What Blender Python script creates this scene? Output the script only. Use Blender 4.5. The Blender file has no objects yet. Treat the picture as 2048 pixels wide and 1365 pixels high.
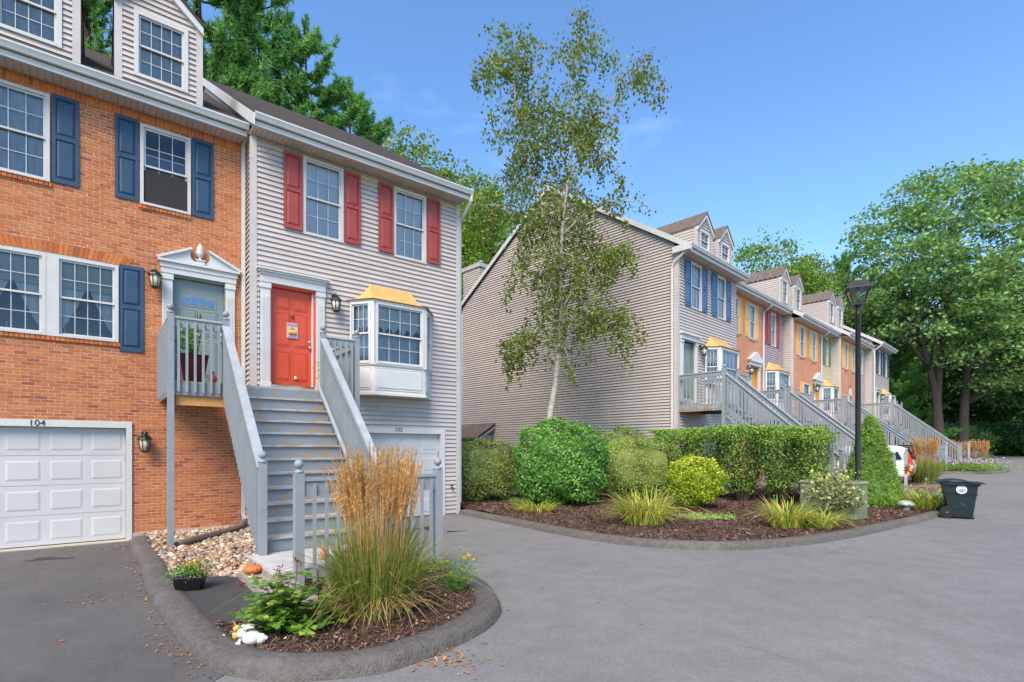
import bpy, math, random
import numpy as np
from mathutils import Vector, Matrix
from mathutils.geometry import delaunay_2d_cdt
sc = bpy.context.scene
COL = sc.collection
R = math.radians
# ---------------------------------------------------------------- camera, sky, sun, exposure
CAM_H = 1.75
cam = bpy.data.cameras.new('camera'); camo = bpy.data.objects.new('camera', cam); COL.objects.link(camo)
camo.location = (0, 0, CAM_H); camo.rotation_euler = (R(90), 0, 0)
cam.sensor_width = 36.0; cam.lens = 18.457; cam.shift_y = 0.1047
cam.clip_start = 0.05; cam.clip_end = 2000
sc.camera = camo
SUN_EL, SUN_AZ = 48.0, 193.0      # azimuth clockwise from +Y: almost straight behind the camera
world = bpy.data.worlds.new('World'); sc.world = world; world.use_nodes = True
wn, wl = world.node_tree.nodes, world.node_tree.links
wn.clear()
sky = wn.new('ShaderNodeTexSky'); sky.sky_type = 'NISHITA'; sky.sun_disc = False
sky.sun_elevation = R(SUN_EL); sky.sun_rotation = R(SUN_AZ)
sky.air_density = 1.0; sky.dust_density = 0.1; sky.ozone_density = 4.0; sky.altitude = 50
bg = wn.new('ShaderNodeBackground'); bg.inputs['Strength'].default_value = 0.15
wo = wn.new('ShaderNodeOutputWorld')
# thin high cloud streaks (the same everywhere in the sky)
tc = wn.new('ShaderNodeTexCoord'); mp = wn.new('ShaderNodeMapping'); mp.inputs['Scale'].default_value = (1.0, 1.2, 4.0)
mp.inputs['Rotation'].default_value = (0.3, 0.25, 0.4)
nz = wn.new('ShaderNodeTexNoise'); nz.inputs['Scale'].default_value = 1.6; nz.inputs['Detail'].default_value = 7; nz.inputs['Roughness'].default_value = 0.62
cr = wn.new('ShaderNodeValToRGB'); cr.color_ramp.elements[0].position = 0.56; cr.color_ramp.elements[1].position = 0.90
cr.color_ramp.elements[1].color = (0.45, 0.45, 0.45, 1)
mx = wn.new('ShaderNodeMixRGB'); mx.inputs[2].default_value = (3.6, 4.6, 6.0, 1)
wl.new(tc.outputs['Generated'], mp.inputs['Vector']); wl.new(mp.outputs[0], nz.inputs['Vector']); wl.new(nz.outputs['Fac'], cr.inputs[0])
wl.new(cr.outputs[0], mx.inputs[0]); hsv = wn.new('ShaderNodeHueSaturation'); hsv.inputs['Saturation'].default_value = 1.10; wl.new(sky.outputs[0], hsv.inputs['Color']); wl.new(hsv.outputs[0], mx.inputs[1]); wl.new(mx.outputs[0], bg.inputs['Color']); wl.new(bg.outputs[0], wo.inputs[0])
sun = bpy.data.lights.new('sun', 'SUN'); suno = bpy.data.objects.new('sun', sun); COL.objects.link(suno)
sun.energy = 3.0; sun.angle = R(34); sun.color = (1.0, 0.85, 0.67)
_sd = Vector((math.sin(R(SUN_AZ)) * math.cos(R(SUN_EL)), math.cos(R(SUN_AZ)) * math.cos(R(SUN_EL)), math.sin(R(SUN_EL))))
suno.rotation_euler = _sd.to_track_quat('Z', 'Y').to_euler(); suno.location = (0, -10, 30)
vs = sc.view_settings; vs.view_transform = 'Standard'; vs.look = 'None'; vs.exposure = 1.06; vs.gamma = 1.0; vs.use_curve_mapping = False
sc.render.engine = 'CYCLES'
cy = sc.cycles; cy.max_bounces = 6; cy.diffuse_bounces = 4; cy.glossy_bounces = 3; cy.transmission_bounces = 4; cy.transparent_max_bounces = 8
cy.caustics_reflective = False; cy.caustics_refractive = False; cy.use_denoising = True
# ---------------------------------------------------------------- materials
MATS = {}
def _new(name):
    m = bpy.data.materials.new(name); m.use_nodes = True
    nt = m.node_tree; return m, nt.nodes, nt.links, nt.nodes['Principled BSDF']
def _noise(n, l, scale, detail=4, rough=0.55, coord='Object', stretch=None):
    t = n.new('ShaderNodeTexCoord'); z = n.new('ShaderNodeTexNoise'); z.inputs['Scale'].default_value = scale
    z.inputs['Detail'].default_value = detail; z.inputs['Roughness'].default_value = rough
    if stretch:
        q = n.new('ShaderNodeMapping'); q.inputs['Scale'].default_value = stretch
        l.new(t.outputs[coord], q.inputs[0]); l.new(q.outputs[0], z.inputs['Vector'])
    else: l.new(t.outputs[coord], z.inputs['Vector'])
    return z.outputs['Fac']
def _ramp(n, l, src, stops):
    r = n.new('ShaderNodeValToRGB'); e = r.color_ramp.elements
    while len(e) < len(stops): e.new(0.5)
    for el, (p, c) in zip(e, stops): el.position = p; el.color = (c[0], c[1], c[2], 1)
    l.new(src, r.inputs[0]); return r.outputs[0]
def _mix(n, l, fac, a, b, mode='MIX'):
    x = n.new('ShaderNodeMixRGB'); x.blend_type = mode
    for k, s in ((0, fac), (1, a), (2, b)):
        if hasattr(s, 'links'): l.new(s, x.inputs[k])
        elif k == 0: x.inputs[0].default_value = s
        else: x.inputs[k].default_value = (s[0], s[1], s[2], 1)
    return x.outputs[0]
def _bump(n, l, p, h, strength=0.4, dist=0.01):
    b = n.new('ShaderNodeBump'); b.inputs['Strength'].default_value = strength; b.inputs['Distance'].default_value = dist
    l.new(h, b.inputs['Height']); l.new(b.outputs[0], p.inputs['Normal'])
def mat(name, c1, c2=None, scale=6.0, rough=0.6, bump=0.0, bscale=None, bdist=0.005, metal=0.0, spec=0.4, stretch=None, wear=None, wscale=5.0, wpos=(0.6, 0.68), coat=0.0, rnd=0.0, emit=None):
    """principled material with noise colour variation, optional wear patches and bump"""
    if name in MATS: return MATS[name]
    m, n, l, p = _new(name)
    p.inputs['Roughness'].default_value = rough; p.inputs['Metallic'].default_value = metal; p.inputs['Specular IOR Level'].default_value = spec
    if coat: p.inputs['Coat Weight'].default_value = coat; p.inputs['Coat Roughness'].default_value = 0.05
    c2 = c2 or tuple(x * 0.86 for x in c1)
    out = _ramp(n, l, _noise(n, l, scale, 5, 0.6, stretch=stretch), [(0.35, c1), (0.65, c2)])
    if rnd:
        oi = n.new('ShaderNodeObjectInfo'); hs = n.new('ShaderNodeHueSaturation')
        mr = n.new('ShaderNodeMapRange'); mr.inputs[3].default_value = 1 - rnd; mr.inputs[4].default_value = 1 + rnd
        l.new(oi.outputs['Random'], mr.inputs[0]); l.new(mr.outputs[0], hs.inputs['Value']); l.new(out, hs.inputs['Color']); out = hs.outputs[0]
    if wear:
        w = _ramp(n, l, _noise(n, l, wscale, 6, 0.7, stretch=stretch), [(wpos[0], (0, 0, 0)), (wpos[1], (1, 1, 1))])
        out = _mix(n, l, w, out, wear)
    l.new(out, p.inputs['Base Color'])
    if bump: _bump(n, l, p, _noise(n, l, bscale or scale * 8, 4, 0.6), bump, bdist)
    MATS[name] = m; return m
def leafmat(name, stops, trans=0.35, rough=0.5, spec=0.3, gain=None):
    """leaf: colour drawn at random per leaf, part of the light passes through"""
    if name in MATS: return MATS[name]
    m, n, l, p = _new(name); gain = gain or (1.85 if trans >= 0.2 else 1.0); stops = [tuple(min(0.85, x * gain) for x in c) for c in stops]
    g = n.new('ShaderNodeNewGeometry'); k = len(stops)
    col = _ramp(n, l, g.outputs['Random Per Island'], [((i + 0.0) / max(1, k - 1), c) for i, c in enumerate(stops)])
    z = _noise(n, l, 0.9, 3, 0.6)
    hs = n.new('ShaderNodeHueSaturation'); mr = n.new('ShaderNodeMapRange'); mr.inputs[1].default_value = 0.3; mr.inputs[2].default_value = 0.7
    mr.inputs[3].default_value = 0.72; mr.inputs[4].default_value = 1.28
    l.new(z, mr.inputs[0]); l.new(mr.outputs[0], hs.inputs['Value']); l.new(col, hs.inputs['Color'])
    l.new(hs.outputs[0], p.inputs['Base Color']); p.inputs['Roughness'].default_value = rough; p.inputs['Specular IOR Level'].default_value = spec
    t = n.new('ShaderNodeBsdfTranslucent'); l.new(hs.outputs[0], t.inputs['Color'])
    s = n.new('ShaderNodeMixShader'); s.inputs[0].default_value = trans
    l.new(p.outputs[0], s.inputs[1]); l.new(t.outputs[0], s.inputs[2]); l.new(s.outputs[0], n['Material Output'].inputs[0])
    MATS[name] = m; return m
def glassmat(name='glass', refl=1.6, tint=(0.9, 0.95, 1.0)):
    if name in MATS: return MATS[name]
    m, n, l, p = _new(name); n.remove(p)
    f = n.new('ShaderNodeFresnel'); f.inputs[0].default_value = refl
    t = n.new('ShaderNodeBsdfTransparent'); t.inputs[0].default_value = (0.95 * tint[0], 0.96 * tint[1], 0.97 * tint[2], 1)
    g = n.new('ShaderNodeBsdfGlossy'); g.inputs['Roughness'].default_value = 0.02; g.inputs[0].default_value = (tint[0], tint[1], tint[2], 1)
    b = n.new('ShaderNodeBump'); b.inputs['Strength'].default_value = 0.12; b.inputs['Distance'].default_value = 0.02
    l.new(_noise(n, l, 3.0, 2, 0.5), b.inputs['Height']); l.new(b.outputs[0], g.inputs['Normal'])
    s = n.new('ShaderNodeMixShader'); l.new(f.outputs[0], s.inputs[0]); l.new(t.outputs[0], s.inputs[1]); l.new(g.outputs[0], s.inputs[2])
    l.new(s.outputs[0], n['Material Output'].inputs[0]); MATS[name] = m; return m
def brickmat(name='brick'):
    m, n, l, p = _new(name)
    g = n.new('ShaderNodeNewGeometry'); oi = n.new('ShaderNodeObjectInfo')
    a = n.new('ShaderNodeMath'); a.operation = 'ADD'; fr = n.new('ShaderNodeMath'); fr.operation = 'FRACT'
    l.new(g.outputs['Random Per Island'], a.inputs[0]); l.new(oi.outputs['Random'], a.inputs[1]); l.new(a.outputs[0], fr.inputs[0])
    col = _ramp(n, l, fr.outputs[0], [(0, (0.49, 0.150, 0.044)), (0.25, (0.55, 0.185, 0.058)), (0.45, (0.43, 0.118, 0.040)), (0.65, (0.56, 0.205, 0.070)), (0.82, (0.50, 0.145, 0.042)), (0.95, (0.40, 0.110, 0.042)), (1.0, (0.28, 0.085, 0.045))])
    z = _noise(n, l, 22, 5, 0.65)
    col = _mix(n, l, 0.55, col, _ramp(n, l, z, [(0.3, (0.72, 0.68, 0.66)), (0.6, (1.0, 1.0, 1.0)), (0.75, (1.12, 1.12, 1.1))]), 'MULTIPLY')
    l.new(col, p.inputs['Base Color']); p.inputs['Roughness'].default_value = 0.85; p.inputs['Specular IOR Level'].default_value = 0.2
    _bump(n, l, p, _noise(n, l, 90, 4), 0.5, 0.004); MATS[name] = m; return m
def farbrick(name='far_brick'):
    """brickwork too far off to tell the bricks apart"""
    m, n, l, p = _new(name)
    t = n.new('ShaderNodeTexCoord'); q = n.new('ShaderNodeMapping'); q.inputs['Rotation'].default_value = (R(90), 0, 0)
    b = n.new('ShaderNodeTexBrick'); b.inputs['Scale'].default_value = 1.0; b.inputs['Brick Width'].default_value = 0.175; b.inputs['Row Height'].default_value = 0.0585
    b.inputs['Mortar Size'].default_value = 0.005; b.inputs['Color1'].default_value = (0.62, 0.235, 0.092, 1); b.inputs['Color2'].default_value = (0.50, 0.16, 0.068, 1); b.inputs['Mortar'].default_value = (0.5, 0.42, 0.36, 1)
    l.new(t.outputs['Object'], q.inputs[0]); l.new(q.outputs[0], b.inputs['Vector'])
    col = _mix(n, l, 0.5, b.outputs['Color'], _ramp(n, l, _noise(n, l, 1.2, 5, .7), [(0.3, (0.75, 0.75, 0.75)), (0.7, (1.1, 1.1, 1.1))]), 'MULTIPLY')
    l.new(col, p.inputs['Base Color']); p.inputs['Roughness'].default_value = 0.85
    _bump(n, l, p, b.outputs['Fac'], -0.6, 0.01); MATS[name] = m; return m
def shinglemat(name, c1, c2):
    if name in MATS: return MATS[name]
    m, n, l, p = _new(name)
    t = n.new('ShaderNodeTexCoord'); q = n.new('ShaderNodeMapping')
    b = n.new('ShaderNodeTexBrick'); b.inputs['Scale'].default_value = 1.0; b.inputs['Brick Width'].default_value = 0.3; b.inputs['Row Height'].default_value = 0.125
    b.inputs['Mortar Size'].default_value = 0.006; b.inputs['Color1'].default_value = (*c1, 1); b.inputs['Color2'].default_value = (*c2, 1); b.inputs['Mortar'].default_value = (0.02, 0.018, 0.016, 1)
    l.new(t.outputs['Object'], q.inputs[0]); l.new(q.outputs[0], b.inputs['Vector'])
    col = _mix(n, l, 0.7, b.outputs['Color'], _ramp(n, l, _noise(n, l, 40, 5, .7), [(0.3, (0.6, 0.6, 0.6)), (0.7, (1.25, 1.22, 1.2))]), 'MULTIPLY')
    l.new(col, p.inputs['Base Color']); p.inputs['Roughness'].default_value = 0.9; p.inputs['Specular IOR Level'].default_value = 0.15
    _bump(n, l, p, b.outputs['Fac'], -0.8, 0.012); MATS[name] = m; return m
def asphalt(name, c1, c2, speck=0.35, stain=None):
    m, n, l, p = _new(name)
    big = _ramp(n, l, _noise(n, l, 0.35, 6, 0.62), [(0.3, c1), (0.7, c2)])
    med = _ramp(n, l, _noise(n, l, 2.7, 6, 0.7), [(0.25, (0.84, 0.84, 0.84)), (0.7, (1.1, 1.1, 1.1))])
    fin = _ramp(n, l, _noise(n, l, 95, 3, 0.8), [(0.28, (1 - speck, 1 - speck, 1 - speck)), (0.72, (1 + speck, 1 + speck, 1 + speck * .95))])
    mid = _ramp(n, l, _noise(n, l, 22, 4, 0.75), [(0.3, (0.88, 0.88, 0.88)), (0.7, (1.12, 1.12, 1.12))])
    col = _mix(n, l, 1.0, _mix(n, l, 1.0, _mix(n, l, 1.0, big, med, 'MULTIPLY'), mid, 'MULTIPLY'), fin, 'MULTIPLY')
    tcx = n.new('ShaderNodeTexCoord'); wz = n.new('ShaderNodeTexNoise'); wz.inputs['Scale'].default_value = 1.1; wz.inputs['Detail'].default_value = 6; l.new(tcx.outputs['Object'], wz.inputs['Vector'])
    wv = _mix(n, l, 0.75, tcx.outputs['Object'], wz.outputs['Color'], 'ADD'); vo = n.new('ShaderNodeTexVoronoi'); vo.feature = 'DISTANCE_TO_EDGE'; vo.inputs['Scale'].default_value = 0.33; l.new(wv, vo.inputs['Vector'])
    ck = _ramp(n, l, vo.outputs['Distance'], [(0.0, (0.62, 0.62, 0.62)), (0.005, (1, 1, 1))]); gate = _ramp(n, l, _noise(n, l, 0.25, 3, 0.5), [(0.53, (0, 0, 0)), (0.60, (1, 1, 1))])
    col = _mix(n, l, gate, col, _mix(n, l, 1.0, col, ck, 'MULTIPLY'))
    # tyre and drip stains, and fine meandering cracks
    st = _ramp(n, l, _noise(n, l, 0.9, 8, 0.72, stretch=(1.0, 0.55, 1)), [(0.66, (1, 1, 1)), (0.76, (0.62, 0.62, 0.63))])
    col = _mix(n, l, 0.8, col, st, 'MULTIPLY')
    l.new(col, p.inputs['Base Color']); p.inputs['Roughness'].default_value = 0.82; p.inputs['Specular IOR Level'].default_value = 0.25
    _bump(n, l, p, _noise(n, l, 130, 3, 0.7), 0.55, 0.006); MATS[name] = m; return m
BRICK = brickmat(); FARBRICK = farbrick(); GLASS = glassmat()
MORTAR = mat('mortar', (0.58, 0.49, 0.41), (0.50, 0.42, 0.35), 12, 0.95, 0.4, 80)
SIDING = mat('siding', (0.475, 0.425, 0.397), (0.435, 0.388, 0.364), 1.3, 0.5, 0.12, 30, 0.002, rnd=0.045)
SIDING_TRIM = mat('siding_trim', (0.50, 0.465, 0.45), None, 2, 0.5)
PURPLE = mat('mauve_siding', (0.42, 0.32, 0.35), None, 2, 0.5); YELLOWSIDE = mat('yellow_siding', (0.66, 0.55, 0.33), None, 2, 0.5)
MUNTIN = mat('muntin_grey', (0.50, 0.52, 0.52), None, 3, 0.5)
WHITE = mat('white_paint', (0.57, 0.57, 0.56), (0.52, 0.525, 0.52), 3, 0.45, 0.1, 40, 0.001)
WHITEV = mat('white_vinyl', (0.55, 0.54, 0.52), (0.50, 0.49, 0.47), 2, 0.4)
GARAGE = mat('garage_white', (0.53, 0.53, 0.525), (0.49, 0.495, 0.495), 1.4, 0.5, 0.25, 220, 0.0015, wear=(0.55, 0.55, 0.53), wscale=3, wpos=(0.64, 0.9))
BAYWHITE = mat('bay_white', (0.66, 0.65, 0.62), (0.60, 0.58, 0.54), 4, 0.5, wear=(0.60, 0.47, 0.22), wscale=3.0, wpos=(0.66, 0.85))
BLUE = mat('blue_shutter', (0.026, 0.068, 0.125), (0.020, 0.055, 0.105), 3, 0.45, 0.15, 60, 0.001)
REDSH = mat('red_shutter', (0.32, 0.056, 0.044), (0.275, 0.046, 0.038), 3, 0.5, 0.15, 60, 0.001)
LBLUE = mat('light_blue_shutter', (0.055, 0.13, 0.27), None, 3, 0.5); YELSH = mat('yellow_shutter', (0.70, 0.42, 0.12), None, 3, 0.5)
GREENSH = mat('green_shutter', (0.11, 0.17, 0.07), None, 3, 0.5); NAVYSH = mat('navy_shutter', (0.02, 0.05, 0.10), None, 3, 0.5)
REDDOOR = mat('red_door', (0.60, 0.080, 0.034), (0.55, 0.068, 0.028), 2, 0.38, 0.1, 30, 0.001)
GREYDOOR = mat('grey_door', (0.20, 0.25, 0.25), (0.17, 0.22, 0.22), 2, 0.4); GOLD = mat('gold_metal', (0.55, 0.36, 0.13), (0.47, 0.30, 0.10), 4, 0.55, 0.2, 15, 0.004, wear=(0.45, 0.2, 0.05), wscale=4, wpos=(0.68, 0.85))
ORANGEDOOR = mat('ochre_door', (0.60, 0.30, 0.05), None, 2, 0.45)
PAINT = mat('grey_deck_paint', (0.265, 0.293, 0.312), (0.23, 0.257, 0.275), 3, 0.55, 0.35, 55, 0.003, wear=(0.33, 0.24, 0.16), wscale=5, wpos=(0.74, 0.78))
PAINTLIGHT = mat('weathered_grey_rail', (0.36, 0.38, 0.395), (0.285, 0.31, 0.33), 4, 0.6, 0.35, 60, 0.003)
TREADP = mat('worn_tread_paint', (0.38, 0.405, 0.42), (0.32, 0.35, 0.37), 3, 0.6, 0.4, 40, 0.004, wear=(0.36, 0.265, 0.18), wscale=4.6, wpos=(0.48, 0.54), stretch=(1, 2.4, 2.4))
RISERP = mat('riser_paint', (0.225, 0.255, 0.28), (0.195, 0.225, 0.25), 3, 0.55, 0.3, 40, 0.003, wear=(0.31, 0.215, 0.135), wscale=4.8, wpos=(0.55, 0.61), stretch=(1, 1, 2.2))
RAWWOOD = mat('new_lumber', (0.62, 0.33, 0.11), (0.50, 0.24, 0.08), 3, 0.7, 0.3, 30, 0.002, stretch=(1, 8, 8)); OLDWOOD = mat('weathered_wood', (0.36, 0.31, 0.28), (0.24, 0.20, 0.18), 5, 0.85, 0.6, 40, 0.004, stretch=(6, 1, 4))
LANDWOOD = mat('pale_landing_paint', (0.50, 0.50, 0.50), (0.42, 0.41, 0.40), 4, 0.7, 0.4, 40, 0.004, wear=(0.44, 0.31, 0.2), wscale=4, wpos=(0.62, 0.68))
ROOF = shinglemat('dark_shingles', (0.075, 0.062, 0.054), (0.052, 0.044, 0.04)); ROOFBROWN = shinglemat('brown_shingles', (0.19, 0.155, 0.132), (0.145, 0.118, 0.102))
SOFFIT = mat('soffit', (0.55, 0.49, 0.45), None, 2, 0.6); DARK = mat('dark_interior', (0.018, 0.018, 0.02), None, 2, 0.9); INTER = mat('room_paint', (0.20, 0.20, 0.195), None, 2, 0.9)
BLIND = mat('pale_blind', (0.80, 0.83, 0.84), (0.72, 0.75, 0.76), 8, 0.8, stretch=(1, 1, 14)); CURTAIN = mat('lace_curtain', (0.66, 0.66, 0.62), (0.45, 0.46, 0.44), 10, 0.9, stretch=(6, 1, 0.5)); SHADE = mat('beige_shade', (0.42, 0.40, 0.33), None, 3, 0.8)
SHEER = mat('sheer_curtain', (0.50, 0.53, 0.54), (0.34, 0.37, 0.39), 5, 0.9, stretch=(3, 1, 0.6)); SCREEN = mat('insect_screen', (0.030, 0.030, 0.032), (0.022, 0.022, 0.024), 60, 0.85); BLACK = mat('black_metal', (0.018, 0.018, 0.02), (0.012, 0.012, 0.013), 8, 0.35, 0.1, 40, 0.001)
LAMPGLASS = mat('frosted_lamp_glass', (0.62, 0.58, 0.46), None, 3, 0.25); STEEL = mat('nickel', (0.62, 0.60, 0.56), None, 3, 0.25, metal=1.0); BRASS = mat('aged_brass', (0.25, 0.18, 0.09), None, 5, 0.4, metal=0.8)
CONCRETE = mat('concrete', (0.46, 0.42, 0.36), (0.38, 0.345, 0.30), 4, 0.9, 0.4, 60, 0.004)
# ---------------------------------------------------------------- helpers
def T(y):
    t = max(0.0, y - 12.0); return 0.024 * (t * t / 8 if t < 4 else t - 2) if y < 80 else 0.024 * 66
def tag(o, label=None, cat=None, group=None, kind=None):
    if label: o['label'] = label
    if cat: o['category'] = cat
    if group: o['group'] = group
    if kind: o['kind'] = kind
    return o
def empty(name, loc=(0, 0, 0), rz=0, label=None, cat=None, group=None):
    o = bpy.data.objects.new(name, None); COL.objects.link(o); o.location = loc; o.rotation_euler = (0, 0, rz); o.empty_display_size = 0.2
    return tag(o, label, cat, group)
def link(name, me, m=None, parent=None, loc=None):
    if m is not None and not me.materials: me.materials.append(m)
    o = bpy.data.objects.new(name, me); COL.objects.link(o)
    if parent: o.parent = parent
    if loc is not None: o.location = loc
    return o
def copy_tree(o, parent=None):
    c = o.copy(); COL.objects.link(c); c.parent = parent
    for ch in list(o.children): copy_tree(ch, c)
    return c
class MB:
    def __init__(s): s.v = []; s.f = []
    def add(s, v, f):
        k = len(s.v); s.v += [tuple(p) for p in v]; s.f += [tuple(i + k for i in q) for q in f]; return s
    def box(s, x0, x1, y0, y1, z0, z1):
        return s.add([(x0, y0, z0), (x1, y0, z0), (x1, y1, z0), (x0, y1, z0), (x0, y0, z1), (x1, y0, z1), (x1, y1, z1), (x0, y1, z1)],
                     [(3, 2, 1, 0), (4, 5, 6, 7), (0, 1, 5, 4), (1, 2, 6, 5), (2, 3, 7, 6), (3, 0, 4, 7)])
    def prism(s, poly, axis, a, b):
        """polygon in the two other axes (in x,y,z order), extruded from a to b along axis"""
        n = len(poly)
        def P(p, t): return {'x': (t, p[0], p[1]), 'y': (p[0], t, p[1]), 'z': (p[0], p[1], t)}[axis]
        return s.add([P(p, a) for p in poly] + [P(p, b) for p in poly],
                     [tuple(range(n))[::-1], tuple(range(n, 2 * n))] + [(i, (i + 1) % n, n + (i + 1) % n, n + i) for i in range(n)])
    def hexa(s, bottom, top): return s.add(list(bottom) + list(top), [(3, 2, 1, 0), (4, 5, 6, 7), (0, 1, 5, 4), (1, 2, 6, 5), (2, 3, 7, 6), (3, 0, 4, 7)])
    def beam(s, p, q, w, h, up=(0, 0, 1)):
        p, q = Vector(p), Vector(q); d = (q - p).normalized(); side = d.cross(Vector(up)).normalized() * (w / 2); u = side.cross(d).normalized() * (h / 2)
        b = [p - side - u, p + side - u, p + side + u, p - side + u]; t = [q - side - u, q + side - u, q + side + u, q - side + u]
        return s.hexa(b, t)
    def tube(s, pts, rad, n=6, cap=True):
        pts = [Vector(p) for p in pts]
        if not hasattr(rad, '__len__'): rad = [rad] * len(pts)
        k = len(s.v); ref = None
        for i, p in enumerate(pts):
            d = (pts[min(i + 1, len(pts) - 1)] - pts[max(i - 1, 0)]).normalized()
            if ref is None: ref = d.orthogonal().normalized()
            a = (ref - d * ref.dot(d)).normalized(); ref = a; b = d.cross(a)
            for j in range(n):
                t = 2 * math.pi * j / n; s.v.append(tuple(p + (a * math.cos(t) + b * math.sin(t)) * rad[i]))
        for i in range(len(pts) - 1):
            for j in range(n):
                s.f.append((k + i * n + j, k + i * n + (j + 1) % n, k + (i + 1) * n + (j + 1) % n, k + (i + 1) * n + j))
        if cap: s.f.append(tuple(k + j for j in range(n))[::-1]); s.f.append(tuple(k + (len(pts) - 1) * n + j for j in range(n)))
        return s
    def lathe(s, c, prof, n=12):
        k = len(s.v); m = len(prof)
        for (r, z) in prof:
            for j in range(n):
                t = 2 * math.pi * j / n; s.v.append((c[0] + r * math.cos(t), c[1] + r * math.sin(t), c[2] + z))
        for i in range(m - 1):
            for j in range(n): s.f.append((k + i * n + j, k + i * n + (j + 1) % n, k + (i + 1) * n + (j + 1) % n, k + (i + 1) * n + j))
        s.f.append(tuple(k + j for j in range(n))[::-1]); s.f.append(tuple(k + (m - 1) * n + j for j in range(n))); return s
    def ball(s, c, r, n=10, sz=1.0):
        return s.lathe(c, [(max(0.001, r * math.sin(math.pi * i / 7)), -r * sz * math.cos(math.pi * i / 7)) for i in range(8)], n)
    def mesh(s, name):
        me = bpy.data.meshes.new(name); me.from_pydata(s.v, [], s.f); me.update(); return me
    def build(s, name, m, parent=None, smooth=False, kind=None, bevel=0):
        me = s.mesh(name)
        if smooth: me.polygons.foreach_set('use_smooth', [True] * len(me.polygons))
        o = link(name, me, m, parent)
        if kind: o['kind'] = kind
        if bevel:
            b = o.modifiers.new('bevel', 'BEVEL'); b.width = bevel; b.segments = 2; b.limit_method = 'ANGLE'
        return o
def npmesh(name, V, F, m=None, parent=None, smooth=False):
    V = np.asarray(V, np.float32); F = np.asarray(F, np.int32); k = F.shape[1]
    me = bpy.data.meshes.new(name); me.vertices.add(len(V)); me.vertices.foreach_set('co', V.ravel())
    me.loops.add(F.size); me.loops.foreach_set('vertex_index', F.ravel()); me.polygons.add(len(F))
    me.polygons.foreach_set('loop_start', np.arange(0, F.size, k, dtype=np.int32)); me.polygons.foreach_set('loop_total', np.full(len(F), k, np.int32))
    if smooth: me.polygons.foreach_set('use_smooth', np.ones(len(F), bool))
    me.update(calc_edges=True)
    return link(name, me, m, parent)
def split(a, b, holes):
    """interval [a,b] minus intervals"""
    segs = [(a, b)]
    for h0, h1 in holes:
        o = []
        for s0, s1 in segs:
            if h1 <= s0 or h0 >= s1: o.append((s0, s1)); continue
            if h0 > s0: o.append((s0, h0))
            if h1 < s1: o.append((h1, s1))
        segs = o
    return [s for s in segs if s[1] - s[0] > 0.012]
def backing(mb, u0, u1, z0, z1, holes, y0, y1):
    zs = sorted({z0, z1} | {min(max(z, z0), z1) for h in holes for z in (h[2], h[3])})
    for a, b in zip(zs, zs[1:]):
        if b - a < 1e-4: continue
        c = (a + b) / 2
        for s0, s1 in split(u0, u1, [(h[0], h[1]) for h in holes if h[2] < c < h[3]]): mb.box(s0, s1, y0, y1, a, b)
EXPO = 0.1077
def siding(parent, u0, u1, z0, z1, holes, y, m, joined=False, clip=None, lip=0.036, axis='u', flip=1, name='siding_board'):
    """clapboards: each course its own board; y is the wall face, boards stand proud towards -y (or along x for side walls)"""
    n = int(math.ceil((z1 - z0) / EXPO)); J = MB(); sr = random.Random(int(z1 * 100))
    for i in range(n):
        a = z0 + i * EXPO; b = min(a + EXPO, z1 + 0.02); c = a + EXPO * 0.5
        lo, hi = (u0, u1) if clip is None else clip(a)
        lo2, hi2 = (u0, u1) if clip is None else clip(b)
        if hi - lo < 0.03: break
        lo2, hi2 = min(lo2, hi - 0.005), max(hi2, lo + 0.005)
        segs = []
        for s0, s1 in split(lo, hi, [(h[0], h[1]) for h in holes if h[2] < c < h[3]]):      # long courses are pieced together
            if not joined and s1 - s0 > 3.2 and sr.random() < .6: k = sr.uniform(s0 + 1.0, s1 - 1.0); segs += [(s0, k - .003), (k + .003, s1)]
            else: segs.append((s0, s1))
        for s0, s1 in segs:
            t0 = lo2 if s0 == lo else s0; t1 = hi2 if s1 == hi else s1
            if t1 < t0: t0 = t1 = (t0 + t1) / 2
            if axis == 'u':
                B_ = [(s0, y - lip, a), (s1, y - lip, a), (s1, y, a), (s0, y, a)]; T_ = [(t0, y - 0.004, b), (t1, y - 0.004, b), (t1, y, b), (t0, y, b)]
            else:      # wall lies in x = y_plane, runs along local y; flip gives the outward sign
                B_ = [(y + flip * lip, s0, a), (y, s0, a), (y, s1, a), (y + flip * lip, s1, a)]; T_ = [(y + flip * 0.004, t0, b), (y, t0, b), (y, t1, b), (y + flip * 0.004, t1, b)]
            if joined: J.hexa(B_, T_)
            else: MB().hexa(B_, T_).build(name, m, parent)
    if joined: J.build('siding', m, parent, kind='stuff')
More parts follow.
